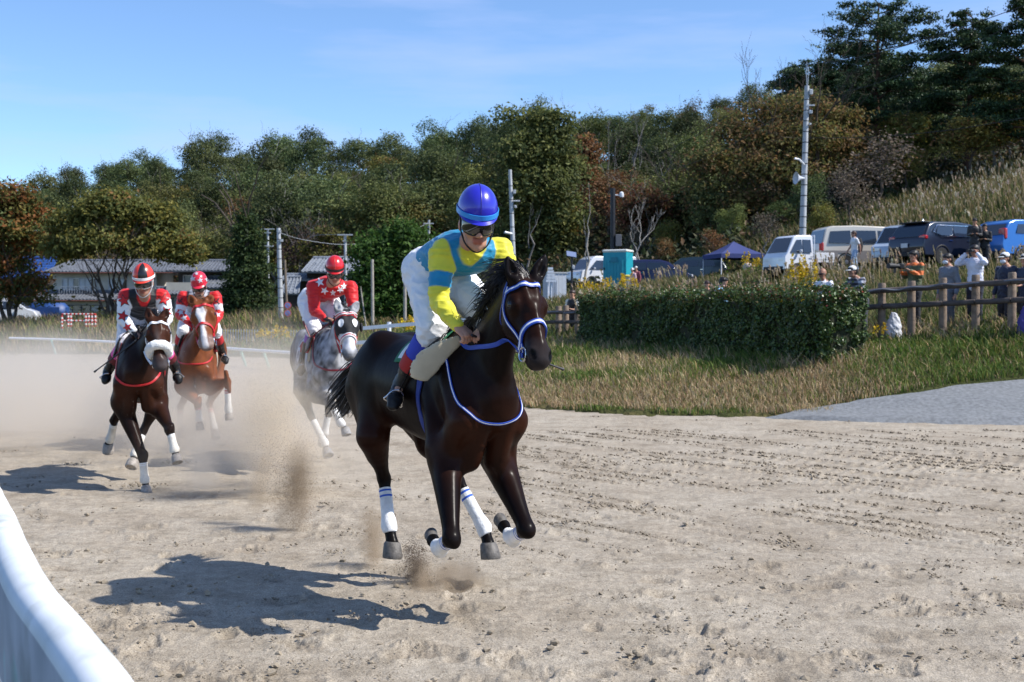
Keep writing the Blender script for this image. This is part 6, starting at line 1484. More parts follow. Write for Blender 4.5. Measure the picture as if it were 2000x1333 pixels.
# ---- dark bay with the sheepskin noseband (left) -------------------------------------------------
B2 = Body(P(273,648,13.9), R(14), sc_=1.04); j = B2.J; L2 = B2.L
jt2 = dict(poll=j(306,624,.74), muzzle=j(312,716,1.00), side=Vector((.98,.10,0)), headw=1.32, ear_r=j(287,600,.70), ear_l=j(327,602,.72),
  fr=[j(279,892,.42), j(283,938,.42), j(285,951,.44)], fl=[j(331,838,.60), j(341,879,.62), j(344,891,.65)],
  hr=[L2(-.92,-.19,-.76), j(224,820,-1.12), j(216,857,-1.30), j(212,868,-1.34)], hl=[L2(-.70,.16,-.78), j(280,842,-.75), j(264,888,-.62), j(260,900,-.58)],
  hr_h=Vector((-.15,.35,-1)))
def col2(v, S, q):
    n = fbm(v[:,0]*5, v[:,1]*5, v[:,2]*5, 3, 9); c = np.tile([.013,.0065,.005],(len(v),1)); br = np.array([.060,.021,.011])
    lc = np.array([q['B'].loc(p) for p in v]); w_ = np.clip(np.exp(-(((lc[:,0]-.42)/.3)**2+((lc[:,2]+.62)/.22)**2))*.7+smooth01((.1-S.dist(v,['head']))/.1)*.8+.3*n,0,1)[:,None]
    c = c*(1-w_)+br*w_; lo = smooth01((S.dist(v,['upper','trunk'])-S.dist(v,['lower'])+.04)/.08)[:,None]; c = c*(1-lo)+np.array([.014,.012,.012])*lo
    t, s_, u_ = head_coords(v, q); st = (np.exp(-((t-.42)/.2)**2-(s_/.022)**2)*(u_>0)*.6*(S.dist(v,['head'])<.02))[:,None]; c = c*(1-st)+np.array([.10,.085,.08])*st
    mz = smooth01((.03-S.dist(v,['muzzle']))/.04)[:,None]; return c*(1-mz)+np.array([.06,.05,.05])*mz
h2 = build_horse('horse', 'dark bay horse with a white sheepskin noseband galloping at the left', B2, jt2, col2, hoofc=(.30,.27,.24), vox=.018,
  band=dict(col=(.70,.66,.58), scol=(.80,.80,.80), stripes=[(.02,.07),(.12,.17)]))
whl = mat('white_leather', (.74,.74,.76), rough=.55); redm = mat('red_strap', (.50,.015,.02), rough=.5)
br2 = bridle(h2, whl, None, w=.022, nose=False)
S = Sdf(.012); Hd = h2['Hd']; S.chain([Hd(.68,-.075,-.06),Hd(.64,-.075,.01),Hd(.62,-.045,.05),Hd(.615,0,.062),Hd(.62,.045,.05),Hd(.64,.075,.01),Hd(.68,.075,-.06)], [.045,.05,.05,.05,.05,.05,.045], k=.02)
v_, f_ = S.mesh(); v_ = v_+vnormals(v_,f_)*(fbm(v_[:,0]*55,v_[:,1]*55,v_[:,2]*55,2,4)*.007)[:,None]
mesh_np('sheepskin_noseband', v_, f_, mat('sheepskin', (.76,.76,.73), rough=1, bump=.6, bscale=70, sheen=.4), br2)
strap('breastplate', [L2(.05,-.2,-.10),L2(.26,-.25,-.36),L2(.46,-.17,-.52),L2(.55,0,-.57),L2(.46,.17,-.5),L2(.26,.25,-.34)], .022, .008, redm, h2['root'], h2['bvh'], .005, n=50, smooth=15)
mane_tail(h2, B2, (.008,.007,.007), 'black_hair', ln=.16)
jr2 = dict(head=j(281,553,.30), neck=j(281,585,.10), shr=j(245,580,.05), shl=j(317,580,.06), elr=j(240,622,.12), ell=j(326,620,.14), wrr=j(262,648,.32), wrl=j(312,646,.34), hdr=j(274,660,.38), hdl=j(302,662,.40),
  pel=j(273,618,-.42), hipr=j(254,628,-.36), hipl=j(296,628,-.36), knr=j(246,670,-.02), knl=j(314,672,.0), anr=j(212,722,-.32), anl=j(342,718,-.30), toer=j(207,744,-.20), toel=j(348,744,-.20))
def jersey2(v, q):
    c = np.tile(BLK,(len(v),1)); B = q['B']
    for a in 'rl':
        on = smooth01(q['arm'+a]/.014+.1)[:,None]; s_ = q['s'+a]; rd = smooth01((.10-s_)/.012)[:,None]; ac = WHT*(1-rd)+RED*rd; c = c*(1-on)+ac*on
    d = v-np.array(jr2['neck']); lat = np.abs(d@np.array(B.l)); dn = -(d@np.array(B.u)); fr = d@np.array(B.f)
    vv = (smooth01((.075-lat-np.maximum(dn,0)*.5)/.012)*smooth01((fr-.01)/.03))[:,None]; return c*(1-vv)+RED*vv
pink = mat('pink_sock', (.80,.10,.36), rough=.7); maroon = mat('maroon_sock', (.14,.012,.02), rough=.6)
rd2 = build_rider('jockey in black silks with white starred sleeves on the left dark bay', B2, jr2, dict(s=1.10, hs=1.16, face=(.05,-.94,-.28), jersey=jersey2, glove=(.012,.012,.014), seed=8, vox=.012, jvox=.011,
  breeches=(.76,.72,.76), helmet=[mat('helmet_orange',(.72,.045,.02),rough=.35,coat=.3), mat('helmet_black',(.012,.012,.014),rough=.35,coat=.3)], gores=lambda a,t: 1 if (int((a+.45)/(math.pi/3.5))%2==0 and t<.93) else 0,
  hband=mat('helmet_white_band',(.78,.78,.78),rough=.5), socks=[(.22,.48,pink),(.48,.66,maroon)], gframe=mat('white_frame',(.75,.75,.75),rough=.4), strapm=mat('white_chin',(.6,.6,.6),rough=.6), skin=(.36,.19,.13)))
red_star = mat('red_star',(.58,.012,.014),rough=.6); blk_star = mat('black_star',(.012,.012,.012),rough=.6); wht_star = mat('white_star',(.80,.80,.82),rough=.6); gry_star = mat('grey_star',(.55,.55,.58),rough=.5)
for (px,py,lx,sz,ro) in ((242,588,.05,.060,.2),(240,618,.1,.055,1.0),(249,640,.25,.045,.4),(320,586,.08,.060,-.2),(325,610,.1,.055,.5)):
    star_decal('star', rd2['root'], j(px,py,lx), (j(px,py,lx)-Vector((0,0,H))), sz, red_star, rd2['jb'], ro, off=.008, outline=blk_star)
saddle_set(h2, mat('cloth_white',(.70,.70,.74),rough=.85,bump=.2,bscale=60), None, MATS['saddle_black'], mat('girth_red_white',(.45,.02,.03),rough=.8), cloth_edge=mat('cloth_edge_white',(.8,.8,.82),rough=.8), pad=False)
for q,sg in (('r',-1),('l',1)): stirrup(h2['root'], jr2['an'+q], jr2['toe'+q], jr2['kn'+q], B2, steel, MATS['leather_black'], L2(-.10,sg*.24,-.12))
for sg,hh in ((-1,'hdr'),(1,'hdl')): strap('rein', [jr2[hh], lerp3(jr2[hh],Hd(.86,sg*.075,-.07),.5)-B2.u*.05, Hd(.86,sg*.075,-.07)], .022, .005, whl, h2['root'], snap=False, n=20)
b = MB(); a0 = jr2['hdr']; a1 = j(184,727,.25); b.tube([lerp3(a0,a1,-.12), a0, lerp3(a0,a1,.93), a1], [.010,.010,.007,.013], 8); wp = b.build('whip', MATS['whip_black'], None, smooth=True); tag(wp,'long black whip sloping down beside the pink sock of the left jockey','whip')

# ---- grey with the black hood (middle) --------------------------------------------------------------
B3 = Body(P(641,642,15.6), R(19), sc_=1.04); j = B3.J; L3 = B3.L
jt3 = dict(poll=j(676,610,.76), muzzle=j(685,694,1.04), side=Vector((.96,.27,0)), headw=1.42, ear_r=j(656,584,.72), ear_l=j(700,588,.74),
  fr=[j(645,788,.66), j(666,828,.62), j(674,838,.60)], fl=[j(676,800,.50), j(668,812,.22), j(662,806,.1)],
  hr=[L3(-.80,-.18,-.78), j(607,812,-.85), j(634,866,-.62), j(638,880,-.55)], hl=[L3(-.95,.17,-.74), j(642,806,-1.0), j(634,846,-1.05), j(632,856,-1.08)], fr_h=Vector((.25,-.3,-.9)), fl_h=Vector((-.3,.9,.1)))
def col3(v, S, q):
    n = fbm(v[:,0]*16, v[:,1]*16, v[:,2]*16, 3, 5); n2 = fbm(v[:,0]*4, v[:,1]*4, v[:,2]*4, 2, 15); g_ = .25+.29*n+.20*n2
    lc = np.array([q['B'].loc(p) for p in v]); g_ = g_*(1-.45*smooth01((-.55-lc[:,0])/.5))*(1+.25*smooth01((lc[:,0]-.2)/.3))
    dk = smooth01((S.dist(v,['trunk','neck','head','muzzle'])-S.dist(v,['upper','lower'])+.05)/.12); g_ = g_*(1-.85*dk*(.75+.5*n))
    c = np.stack([g_*.98,g_*.99,g_*1.03],1).clip(.02,.8); mz = smooth01((.02-S.dist(v,['muzzle']))/.03)[:,None]; t,s_,u_ = head_coords(v,q)
    c = c*(1-mz*.55)+np.array([.05,.05,.055])*mz*.55; hd_ = (smooth01((.04-S.dist(v,['head']))/.03)*smooth01((t-.3)/.2))[:,None]; return c*(1-hd_)+np.array([.66,.66,.68])*hd_*(1-mz*.7)+c*hd_*mz*.7
h3 = build_horse('horse', 'dapple grey horse with a black hood and white eye patches', B3, jt3, col3, hoofc=(.26,.25,.24), vox=.018,
  band=dict(col=(.72,.71,.68), scol=(.8,.8,.8), stripes=[]))
Hd = h3['Hd']; q3 = dict(po=jt3['poll'], ef=h3['ef'], es=h3['es'], eu=h3['eu'], hl=(jt3['muzzle']-jt3['poll']).length, g=h3['g'])
hoodm = mat('hood_black', (.016,.016,.018), rough=.8, bump=.15, bscale=120)
def hsel(v):
    t, s_, u_ = head_coords(v, q3); return (t>-.06)&(t<.60-.10*np.clip(np.abs(s_)/.06,0,1))&(u_>-.15)&(h3['S'].dist(v,['head'])<.02)
hood = body_patch(h3, 'hood', hsel, .006, hoodm, h3['root'])
bh = bvh_of(*[(lambda m: (np.array([x.co[:] for x in m.vertices]), np.array([list(p.vertices) for p in m.polygons])))(hood.data)][0])
circ = [(math.cos(i*math.pi/8)*.85, math.sin(i*math.pi/8)*1.15) for i in range(16)]
for sg in (-1,1):
    c = Hd(.30,sg*.056,.03); star_decal('eye_patch', hood, c, (Hd(.30,0,-.06)-c)*1.0+Vector((0,.35,0))*.35, .043, mat('eye_patch_white',(.78,.78,.78),rough=.7), bh, poly=circ, off=.010)
S = Sdf(.012); S.ball(Hd(.30,.125,-.05),(.06,.02,.055),ax=[h3['ef'],h3['es'],h3['eu']]); v_,f_ = S.mesh(); mesh_np('blinker', v_, f_, hoodm, hood)
bd3 = mat('beaded_band',(.74,.70,.70),rough=.6); br3 = bridle(h3, redm, None, w=.020, nose=False); 
strap('browband', [Hd(.07,-.1,-.03),Hd(.09,-.06,.04),Hd(.10,0,.06),Hd(.09,.06,.04),Hd(.07,.1,-.03)], .035, .012, bd3, br3, h3['bvh'], .012, stripe=redm)
strap('noseband', [Hd(.66,-.07,-.06),Hd(.60,-.06,.01),Hd(.575,0,.045),Hd(.60,.06,.01),Hd(.66,.07,-.06)], .040, .012, bd3, br3, h3['bvh'], .008, stripe=redm)
strap('breastplate', [L3(.05,-.2,-.10),L3(.26,-.25,-.36),L3(.46,-.17,-.46),L3(.57,0,-.48),L3(.46,.17,-.44),L3(.26,.25,-.34)], .022, .008, mat('maroon_strap',(.22,.012,.03),rough=.5), h3['root'], h3['bvh'], .005, n=50, smooth=15)
mane_tail(h3, B3, (.03,.03,.032), 'grey_hair', ln=.12, tl=.5)
jr3 = dict(head=j(654,534,.28), neck=j(643,562,.08), shr=j(612,560,.02), shl=j(685,562,.08), elr=j(614,606,.10), ell=j(690,604,.18), wrr=j(633,622,.30), wrl=j(680,622,.36), hdr=j(650,626,.37), hdl=j(668,630,.40),
  pel=j(614,582,-.42), hipr=j(602,592,-.38), hipl=j(642,588,-.36), knr=j(614,642,-.05), knl=j(664,636,.0), anr=j(593,704,-.32), anl=L3(-.36,.34,-.42), toer=j(587,728,-.20), toel=L3(-.22,.38,-.5))
rd3 = build_rider('jockey in red silks with white stars riding the dapple grey', B3, jr3, dict(s=1.10, hs=1.16, face=(.14,-.93,-.33), jersey=lambda v,q: np.tile(RED,(len(v),1)), glove=(.012,.012,.014), seed=3, vox=.012, jvox=.011,
  helmet=mat('helmet_red',(.60,.012,.015),rough=.3,coat=.4,bump=.03,bscale=14), hband=mat('helmet_black_band',(.02,.01,.01),rough=.5), hseam=mat('helmet_red_seam',(.7,.10,.08),rough=.4), socks=[(.22,.42,mat('purple_sock',(.22,.04,.42),rough=.6))], skin=(.48,.25,.17)))
for (px,py,lx,sz,ro) in ((625,552,.0,.06,.3),(664,566,.15,.045,.6),(672,560,.1,.045,.1),(634,568,.1,.05,.8),(650,572,.15,.04,0)):
    star_decal('star', rd3['root'], j(px,py,lx), (j(px,py,lx)-Vector((0,0,H))), sz, wht_star, rd3['jb'], ro, off=.008)
cl3,_ = saddle_set(h3, mat('cloth_red',(.42,.018,.025),rough=.85,bump=.2,bscale=60), None, MATS['saddle_black'], mat('girth_white',(.7,.7,.7),rough=.8), pad=False)
K = Sdf(.012); K.chain([j(640,650,.14), j(626,668,.08), j(612,690,.03), j(606,706,.0)], [(.03,.02),(.055,.02),(.06,.02),(.045,.016)], side=B3.l-B3.u, k=.02); _v1,_f1 = K.mesh(); mesh_np('saddle_pad', _v1, _f1, cream, h3['root'])
c = L3(-.50,-.30,-.28); number_cloth(cl3, h3['bvh'], c, B3.l*.9+B3.f*-.3, .14, whl, [[(.55,.9),(-.1,.95),(-.55,.35),(-.6,-.45),(-.1,-.95),(.5,-.6),(.5,.0),(.0,.2),(-.5,-.2)]])
for q,sg in (('r',-1),('l',1)): stirrup(h3['root'], jr3['an'+q], jr3['toe'+q], jr3['kn'+q], B3, steel, MATS['leather_black'], L3(-.10,sg*.24,-.12))
for sg,hh in ((-1,'hdr'),(1,'hdl')): strap('rein', [jr3[hh], lerp3(jr3[hh],Hd(.86,sg*.075,-.07),.5)-B3.u*.04, Hd(.86,sg*.075,-.07)], .020, .005, redm, h3['root'], snap=False, n=20)
b = MB(); a0 = jr3['hdr']; b.tube([a0, j(606,660,.05), j(592,628,-.05)], [.008,.010,.014], 8); wp = b.build('whip', mat('maroon_whip',(.16,.015,.02),rough=.5), None, smooth=True); tag(wp,'dark red whip beside the thigh of the jockey on the grey','whip')

# ---- chestnut with the white blaze (behind, left) ----------------------------------------------------
B4 = Body(P(386,646,18.0), R(7), sc_=1.05); j = B4.J; L4 = B4.L
jt4 = dict(poll=j(392,592,.72), muzzle=j(401,674,1.02), side=Vector((.995,-.06,.08)), headw=1.5, ear_r=j(370,576,.72), ear_l=j(416,578,.72),
  fr=[j(386,788,.45), j(389,820,.46), j(390,828,.47)], fl=[j(444,746,.66), j(446,800,.62), j(447,808,.62)],
  hr=[L4(-.92,-.19,-.76), j(352,795,-1.05), j(353,832,-1.0), j(354,842,-.98)], hl=[L4(-.75,.17,-.78), j(409,790,-.80), j(418,836,-.66), j(420,846,-.62)])
def col4(v, S, q):
    n = fbm(v[:,0]*5, v[:,1]*5, v[:,2]*5, 3, 19); c = np.array([.17,.055,.022])*(1+.35*n)[:,None]; t,s_,u_ = head_coords(v,q)
    wd = np.interp(t,[.05,.14,.30,.42,.6,.82,1.0],[0,.03,.050,.034,.022,.03,.03]); bl = (smooth01((wd-np.abs(s_))/.010)*smooth01((u_+.03)/.02)*smooth01((t-.08)/.05)*(S.dist(v,['head','muzzle'])<.03))[:,None]
    mz = smooth01((.02-S.dist(v,['muzzle']))/.03)[:,None]; c = c*(1-mz*.7)+np.array([.30,.24,.22])*mz*.7; return c*(1-bl)+np.array([.74,.70,.68])*bl
h4 = build_horse('horse', 'chestnut horse with a white blaze and red bridle behind the pack', B4, jt4, col4, hoofc=(.30,.27,.24), vox=.019,
  band=dict(col=(.72,.70,.66), scol=(.5,.02,.03), stripes=[(.06,.13),(.18,.22)]))
Hd = h4['Hd']; br4 = bridle(h4, redm, None, w=.020, cavesson_t=.56)
strap('breastplate', [L4(.05,-.2,-.10),L4(.26,-.25,-.34),L4(.46,-.19,-.42),L4(.60,0,-.44),L4(.46,.19,-.42),L4(.26,.25,-.34)], .020, .008, redm, h4['root'], h4['bvh'], .005, n=50, smooth=15)
mane_tail(h4, B4, (.18,.10,.06), 'chestnut_hair', ln=.13)
jr4 = dict(head=j(389,560,.30), neck=j(389,584,.10), shr=j(358,580,.04), shl=j(421,580,.04), elr=j(351,614,.10), ell=j(428,614,.10), wrr=j(370,632,.30), wrl=j(418,634,.30), hdr=j(380,640,.37), hdl=j(410,642,.37),
  pel=j(386,612,-.42), hipr=j(370,622,-.36), hipl=j(404,622,-.36), knr=j(358,646,-.02), knl=j(420,646,-.02), anr=j(346,690,-.30), anl=j(433,688,-.30), toer=j(344,708,-.18), toel=j(441,706,-.16))
def jersey4(v, q):
    c = np.tile(np.array([.36,.36,.40]),(len(v),1)); ed = smooth01((np.maximum(q['armr'],q['arml'])+.05)/.02)[:,None]; c = c*(1-ed)+BLK*ed
    for a in 'rl':
        on = smooth01(q['arm'+a]/.014+.1)[:,None]; s_ = q['s'+a]; wb = (smooth01((s_-.24)/.02)*smooth01((.46-s_)/.02))[:,None]; ac = RED*(1-wb)+WHT*wb; c = c*(1-on)+ac*on
    return c
rd4 = build_rider('jockey in red and grey silks with a starred red helmet on the chestnut', B4, jr4, dict(s=1.10, hs=1.16, face=(.08,-.90,-.42), jersey=jersey4, glove=(.60,.014,.016), seed=6, vox=.013, jvox=.012, leg=.9,
  helmet=mat('helmet_scarlet',(.66,.02,.045),rough=.35,coat=.3), hband=None, socks=[(.22,.52,mat('red_sock2',(.50,.02,.03),rough=.7))], skin=(.36,.19,.13)))
hb = bvh_of(*(lambda m: (np.array([x.co[:] for x in m.vertices]), [list(p.vertices) for p in m.polygons]))([o for o in rd4['root'].children if o.name.startswith('helmet')][0].data))
for (px,py,sz) in ((377,545,.042),(391,548,.042),(404,546,.038),(384,535,.03)): star_decal('star', rd4['root'], j(px,py,.35), (j(px,py,.3)-Vector((0,0,H))), sz, gry_star, hb, .2, off=.005)
for (px,py,lx,sz) in ((353,611,.1,.05),(360,622,.2,.05),(427,600,.1,.05),(425,616,.15,.045)): star_decal('star', rd4['root'], j(px,py,lx), (j(px,py,lx)-Vector((0,0,H))), sz, gry_star, rd4['jb'], .3, off=.008)
for cx in (353,424):
    for pts in ([(-5,-3),(-2,4),(0,-1),(3,-5)],[(0,-1),(4,-4)],[(0,0),(3,5),(5,6)]):
        P3=[]
        for x,y in pts:
            o = Vector((0,0,H)); d = (j(cx+x,588+y,.1)-o).normalized(); h_,nn,_,_ = rd4['jb'].ray_cast(o,d,40); P3.append(h_ if h_ else o+d*18)
        strap('sleeve_letter', P3, .012, .003, blk_star, rd4['root'], rd4['jb'], .006, n=12)
saddle_set(h4, mat('cloth_red2',(.40,.02,.03),rough=.85), None, MATS['saddle_black'], mat('girth_cream',(.6,.55,.45),rough=.8), pad=False)
for q,sg in (('r',-1),('l',1)): stirrup(h4['root'], jr4['an'+q], jr4['toe'+q], jr4['kn'+q], B4, steel, MATS['leather_black'], L4(-.10,sg*.24,-.12))
for sg,hh in ((-1,'hdr'),(1,'hdl')): strap('rein', [jr4[hh], lerp3(jr4[hh],Hd(.86,sg*.075,-.07),.5)-B4.u*.04, Hd(.86,sg*.075,-.07)], .020, .005, redm, h4['root'], snap=False, n=20)
settle_list += [(h2['root'],(B2.W.x,B2.W.y,0)),(rd2['root'],jr2['pel']),(h3['root'],(B3.W.x,B3.W.y,0)),(rd3['root'],jr3['pel']),(h4['root'],(B4.W.x,B4.W.y,0)),(rd4['root'],jr4['pel'])]
for o_ in (r1, h2['root'], h3['root'], h4['root']): o_['group'] = 'horses galloping in the race'
for _r,_l in settle_list: settle(_r,_l)
# ================================================================ houses
tile_m = mat('roof_tile',(.135,.145,.165),rough=.5,var=.25,vscale=2.5,spec=.5); cream_w = mat('wall_cream',(.55,.51,.42),rough=.85,var=.10,vscale=1.5); white_w = mat('wall_white',(.62,.61,.58),rough=.85,var=.10,vscale=1.5); dark_w = mat('wall_dark_wood',(.045,.038,.034),rough=.85,var=.4,vscale=3); pane_m = mat('pane',(.10,.12,.14),rough=.08,spec=.8); shoji = mat('curtain_white',(.58,.60,.60),rough=.8,var=.12,vscale=3); alu = mat('aluminium',(.42,.43,.44),rough=.4,metal=.4)
def roof_slope(parent, a, b_, c, d_, m=tile_m, step=.30, name='roof', eave=None):
    """tiled slope with eave a->b and ridge d->c: sheet, raised tile rolls and stepped courses"""
    a,b_,c,d_ = [Vector(x) for x in (a,b_,c,d_)]; nrm = (b_-a).cross(d_-a).normalized(); 
    if nrm.z < 0: nrm = -nrm
    M = MB(); t=.12; M.add([a,b_,c,d_,a-nrm*t,b_-nrm*t,c-nrm*t,d_-nrm*t],[(0,1,2,3),(7,6,5,4),(0,4,5,1),(1,5,6,2),(2,6,7,3),(3,7,4,0)])
    n = max(3,int((b_-a).length/step))
    for i in range(n+1):
        s_ = i/n; M.tube([a.lerp(b_,s_)+nrm*.02, d_.lerp(c,s_)+nrm*.02], .065, 5)
    nr_ = max(3,int(((d_-a).length)/.45))
    for j in range(nr_):
        u = (j+.5)/nr_; p,q = a.lerp(d_,u), b_.lerp(c,u); M.tube([p+nrm*.01,q+nrm*.01], .03, 4)
    o = M.build(name, m, parent)
    r = MB(); r.tube([d_+nrm*.06,c+nrm*.06],.13,8); r.build('ridge', m, o, smooth=True)
    if eave: g = MB(); g.tube([a-nrm*.1,b_-nrm*.1],.06,6); g.build('gutter', eave, o, smooth=True)
    return o
def wbox(parent, name, x0,x1,y0,y1,z0,z1,m): b = MB(); b.box(((x0+x1)/2,(y0+y1)/2,(z0+z1)/2),(x1-x0,y1-y0,z1-z0)); return b.build(name,m,parent)
def window(parent, x0,x1,y,z0,z1,panes=2,glass=None,frame=None):
    fr = MB(); t=.06; w_=x1-x0; h_=z1-z0
    for (cx,cz,sx,sz) in ((x0+t/2,(z0+z1)/2,t,h_),(x1-t/2,(z0+z1)/2,t,h_),((x0+x1)/2,z0+t/2,w_-2*t,t),((x0+x1)/2,z1-t/2,w_-2*t,t)): fr.box((cx,y-.04,cz),(sx,.10,sz))
    for i in range(1,panes): fr.box((x0+w_*i/panes,y-.045,(z0+z1)/2),(.05,.08,h_-2*t))
    w_o = fr.build('window', frame or alu, parent)
    for i in range(panes):
        a = x0+t+(w_-2*t)*i/panes+.03; c = x0+t+(w_-2*t)*(i+1)/panes-.03; b = MB(); b.box(((a+c)/2,y-.015,(z0+z1)/2),(c-a,.02,h_-2*t)); b.build('pane', (glass[i%len(glass)] if glass else pane_m), w_o)
    return w_o
def house_a():
    d=108; k=d/F; x0 = (175-1000)*k; g = gh(x0,d); root = empty('house',(x0,d,g),'white two storey house with grey tiled roofs behind the cherry tree','house'); X = lambda px: (px-175)*k; Z = lambda py: P(175,py,d).z-g
    wbox(root,'wall',X(62),X(330),0,7,-.5,Z(588),white_w); wbox(root,'upper_wall',X(96),X(300),1.0,6.4,Z(588),Z(530),cream_w)
    gut = mat('gutter_brown',(.16,.06,.04),rough=.6)
    roof_slope(root,(X(74),-1.0,Z(586)),(X(345),-1.0,Z(586)),(X(345),1.0,Z(570)),(X(74),1.0,Z(570)),eave=gut)
    roof_slope(root,(X(88),.1,Z(531)),(X(352),.1,Z(531)),(X(336),3.8,Z(507)),(X(108),3.8,Z(507)),eave=gut); roof_slope(root,(X(352),7.2,Z(531)),(X(88),7.2,Z(531)),(X(108),3.8,Z(507)),(X(336),3.8,Z(507)))
    window(root,X(114),X(182),.98,Z(567),Z(543),6,[shoji,shoji,pane_m]); window(root,X(205),X(240),.98,Z(567),Z(545),3,[shoji,pane_m]); window(root,X(106),X(196),-.02,Z(625),Z(596),5,[pane_m,shoji,pane_m],frame=mat('frame_dark',(.05,.05,.055),rough=.5)); window(root,X(270),X(310),-.02,Z(622),Z(598),3,[pane_m,shoji])
    bl = MB(); 
    for i in range(15): bl.box((X(114)+i*(X(184)-X(114))/14,-.1+.35,Z(567)),(.035,.035,.55))
    bl.box(((X(114)+X(184))/2,.25,Z(567)+.3),(X(184)-X(114)+.1,.06,.06)); bl.build('balcony_rail', alu, root)
    wbox(root,'downpipe',X(84),X(86),-.15,-.05,-.3,Z(588),gut)
house_a()
def house_b():
    d=104; k=d/F; x0 = (395-1000)*k; g = gh(x0,d); root = empty('house',(x0,d,g),'dark house with two grey tiled roofs beside the fir','house'); X = lambda px: (px-395)*k; Z = lambda py: P(395,py,d).z-g
    wbox(root,'wall',X(325),X(470),0,6,-.5,Z(552),cream_w); wbox(root,'upper_wall',X(335),X(432),2.2,6,Z(560),Z(526),dark_w)
    roof_slope(root,(X(320),.9,Z(528)),(X(446),.9,Z(528)),(X(436),3.9,Z(507)),(X(338),3.9,Z(507))); roof_slope(root,(X(446),6.9,Z(528)),(X(320),6.9,Z(528)),(X(338),3.9,Z(507)),(X(436),3.9,Z(507)))
    roof_slope(root,(X(392),-1.2,Z(563)),(X(478),-1.2,Z(563)),(X(472),2.0,Z(541)),(X(396),2.0,Z(541))); roof_slope(root,(X(300),-.9,Z(575)),(X(394),-.9,Z(575)),(X(394),.8,Z(563)),(X(300),.8,Z(563)))
    window(root,X(345),X(380),2.18,Z(552),Z(536),2); window(root,X(405),X(455),-.02,Z(605),Z(578),4,[pane_m,shoji]); window(root,X(330),X(356),-.02,Z(605),Z(580),2)
house_b()
def house_c():
    d=98; k=d/F; x0 = (645-1000)*k; g = gh(x0,d); root = empty('house',(x0,d,g),'old dark wooden house with gabled blue grey tiled roofs','house'); X = lambda px: (px-645)*k; Z = lambda py: P(645,py,d).z-g
    wbox(root,'wall',X(600),X(712),0,6,-.5,Z(534),dark_w); wbox(root,'side_wall',X(552),X(602),.5,6,-.5,Z(548),dark_w)
    lt = mat('roof_tile_light',(.21,.23,.26),rough=.5,var=.22,vscale=2.5,spec=.5)
    roof_slope(root,(X(592),-.7,Z(532)),(X(720),-.7,Z(532)),(X(716),2.9,Z(502)),(X(601),2.9,Z(502)),lt); roof_slope(root,(X(720),6.5,Z(532)),(X(592),6.5,Z(532)),(X(601),2.9,Z(502)),(X(716),2.9,Z(502)),lt)
    roof_slope(root,(X(545),-.4,Z(547)),(X(612),-.4,Z(547)),(X(612),2.6,Z(536)),(X(548),2.6,Z(536)),lt); roof_slope(root,(X(618),-2.6,Z(533)),(X(650),-2.6,Z(533)),(X(648),1.2,Z(504)),(X(624),1.2,Z(504)),lt)
    roof_slope(root,(X(596),-3.0,Z(575)),(X(560),-3.0,Z(575)),(X(566),-.6,Z(543)),(X(590),-.6,Z(543)),lt); roof_slope(root,(X(640),-1.4,Z(556)),(X(722),-1.4,Z(556)),(X(722),.2,Z(546)),(X(640),.2,Z(546)))
    window(root,X(652),X(690),-.02,Z(590),Z(566),3,frame=dark_w); window(root,X(606),X(630),-.02,Z(592),Z(570),2,frame=dark_w); window(root,X(655),X(700),-.02,Z(545),Z(537),4,frame=dark_w)
house_c()
d=112; k=d/F; x0=(40-1000)*k; g=gh(x0,d); root = empty('house',(x0,d,g),'house under blue sheeting half hidden by the orange tinged tree','house'); Z = lambda py: P(40,py,d).z-g; X = lambda px:(px-40)*k
wbox(root,'wall',X(-40),X(95),0,6,-.5,Z(545),dark_w); bt = mat('blue_sheet',(.02,.065,.22),rough=.5,var=.15,vscale=2); roof_slope(root,(X(-50),-.6,Z(543)),(X(98),-.6,Z(543)),(X(92),2.8,Z(502)),(X(-50),2.8,Z(502)),bt,step=.6); window(root,X(0),X(30),-.02,Z(590),Z(560),2,[shoji])
g = GP(8,92); root = empty('parked_car',g,'white vehicle at the very left edge under the orange tinged tree','car')
g = GP(95,100); tr = empty('material_stack', g, 'blue sheet covered heap beside the white house', 'heap'); b = MB(); b.box((0,0,.8),(3.0,1.6,1.6),bev=.35); b.build('sheet', bt, tr, smooth=True)
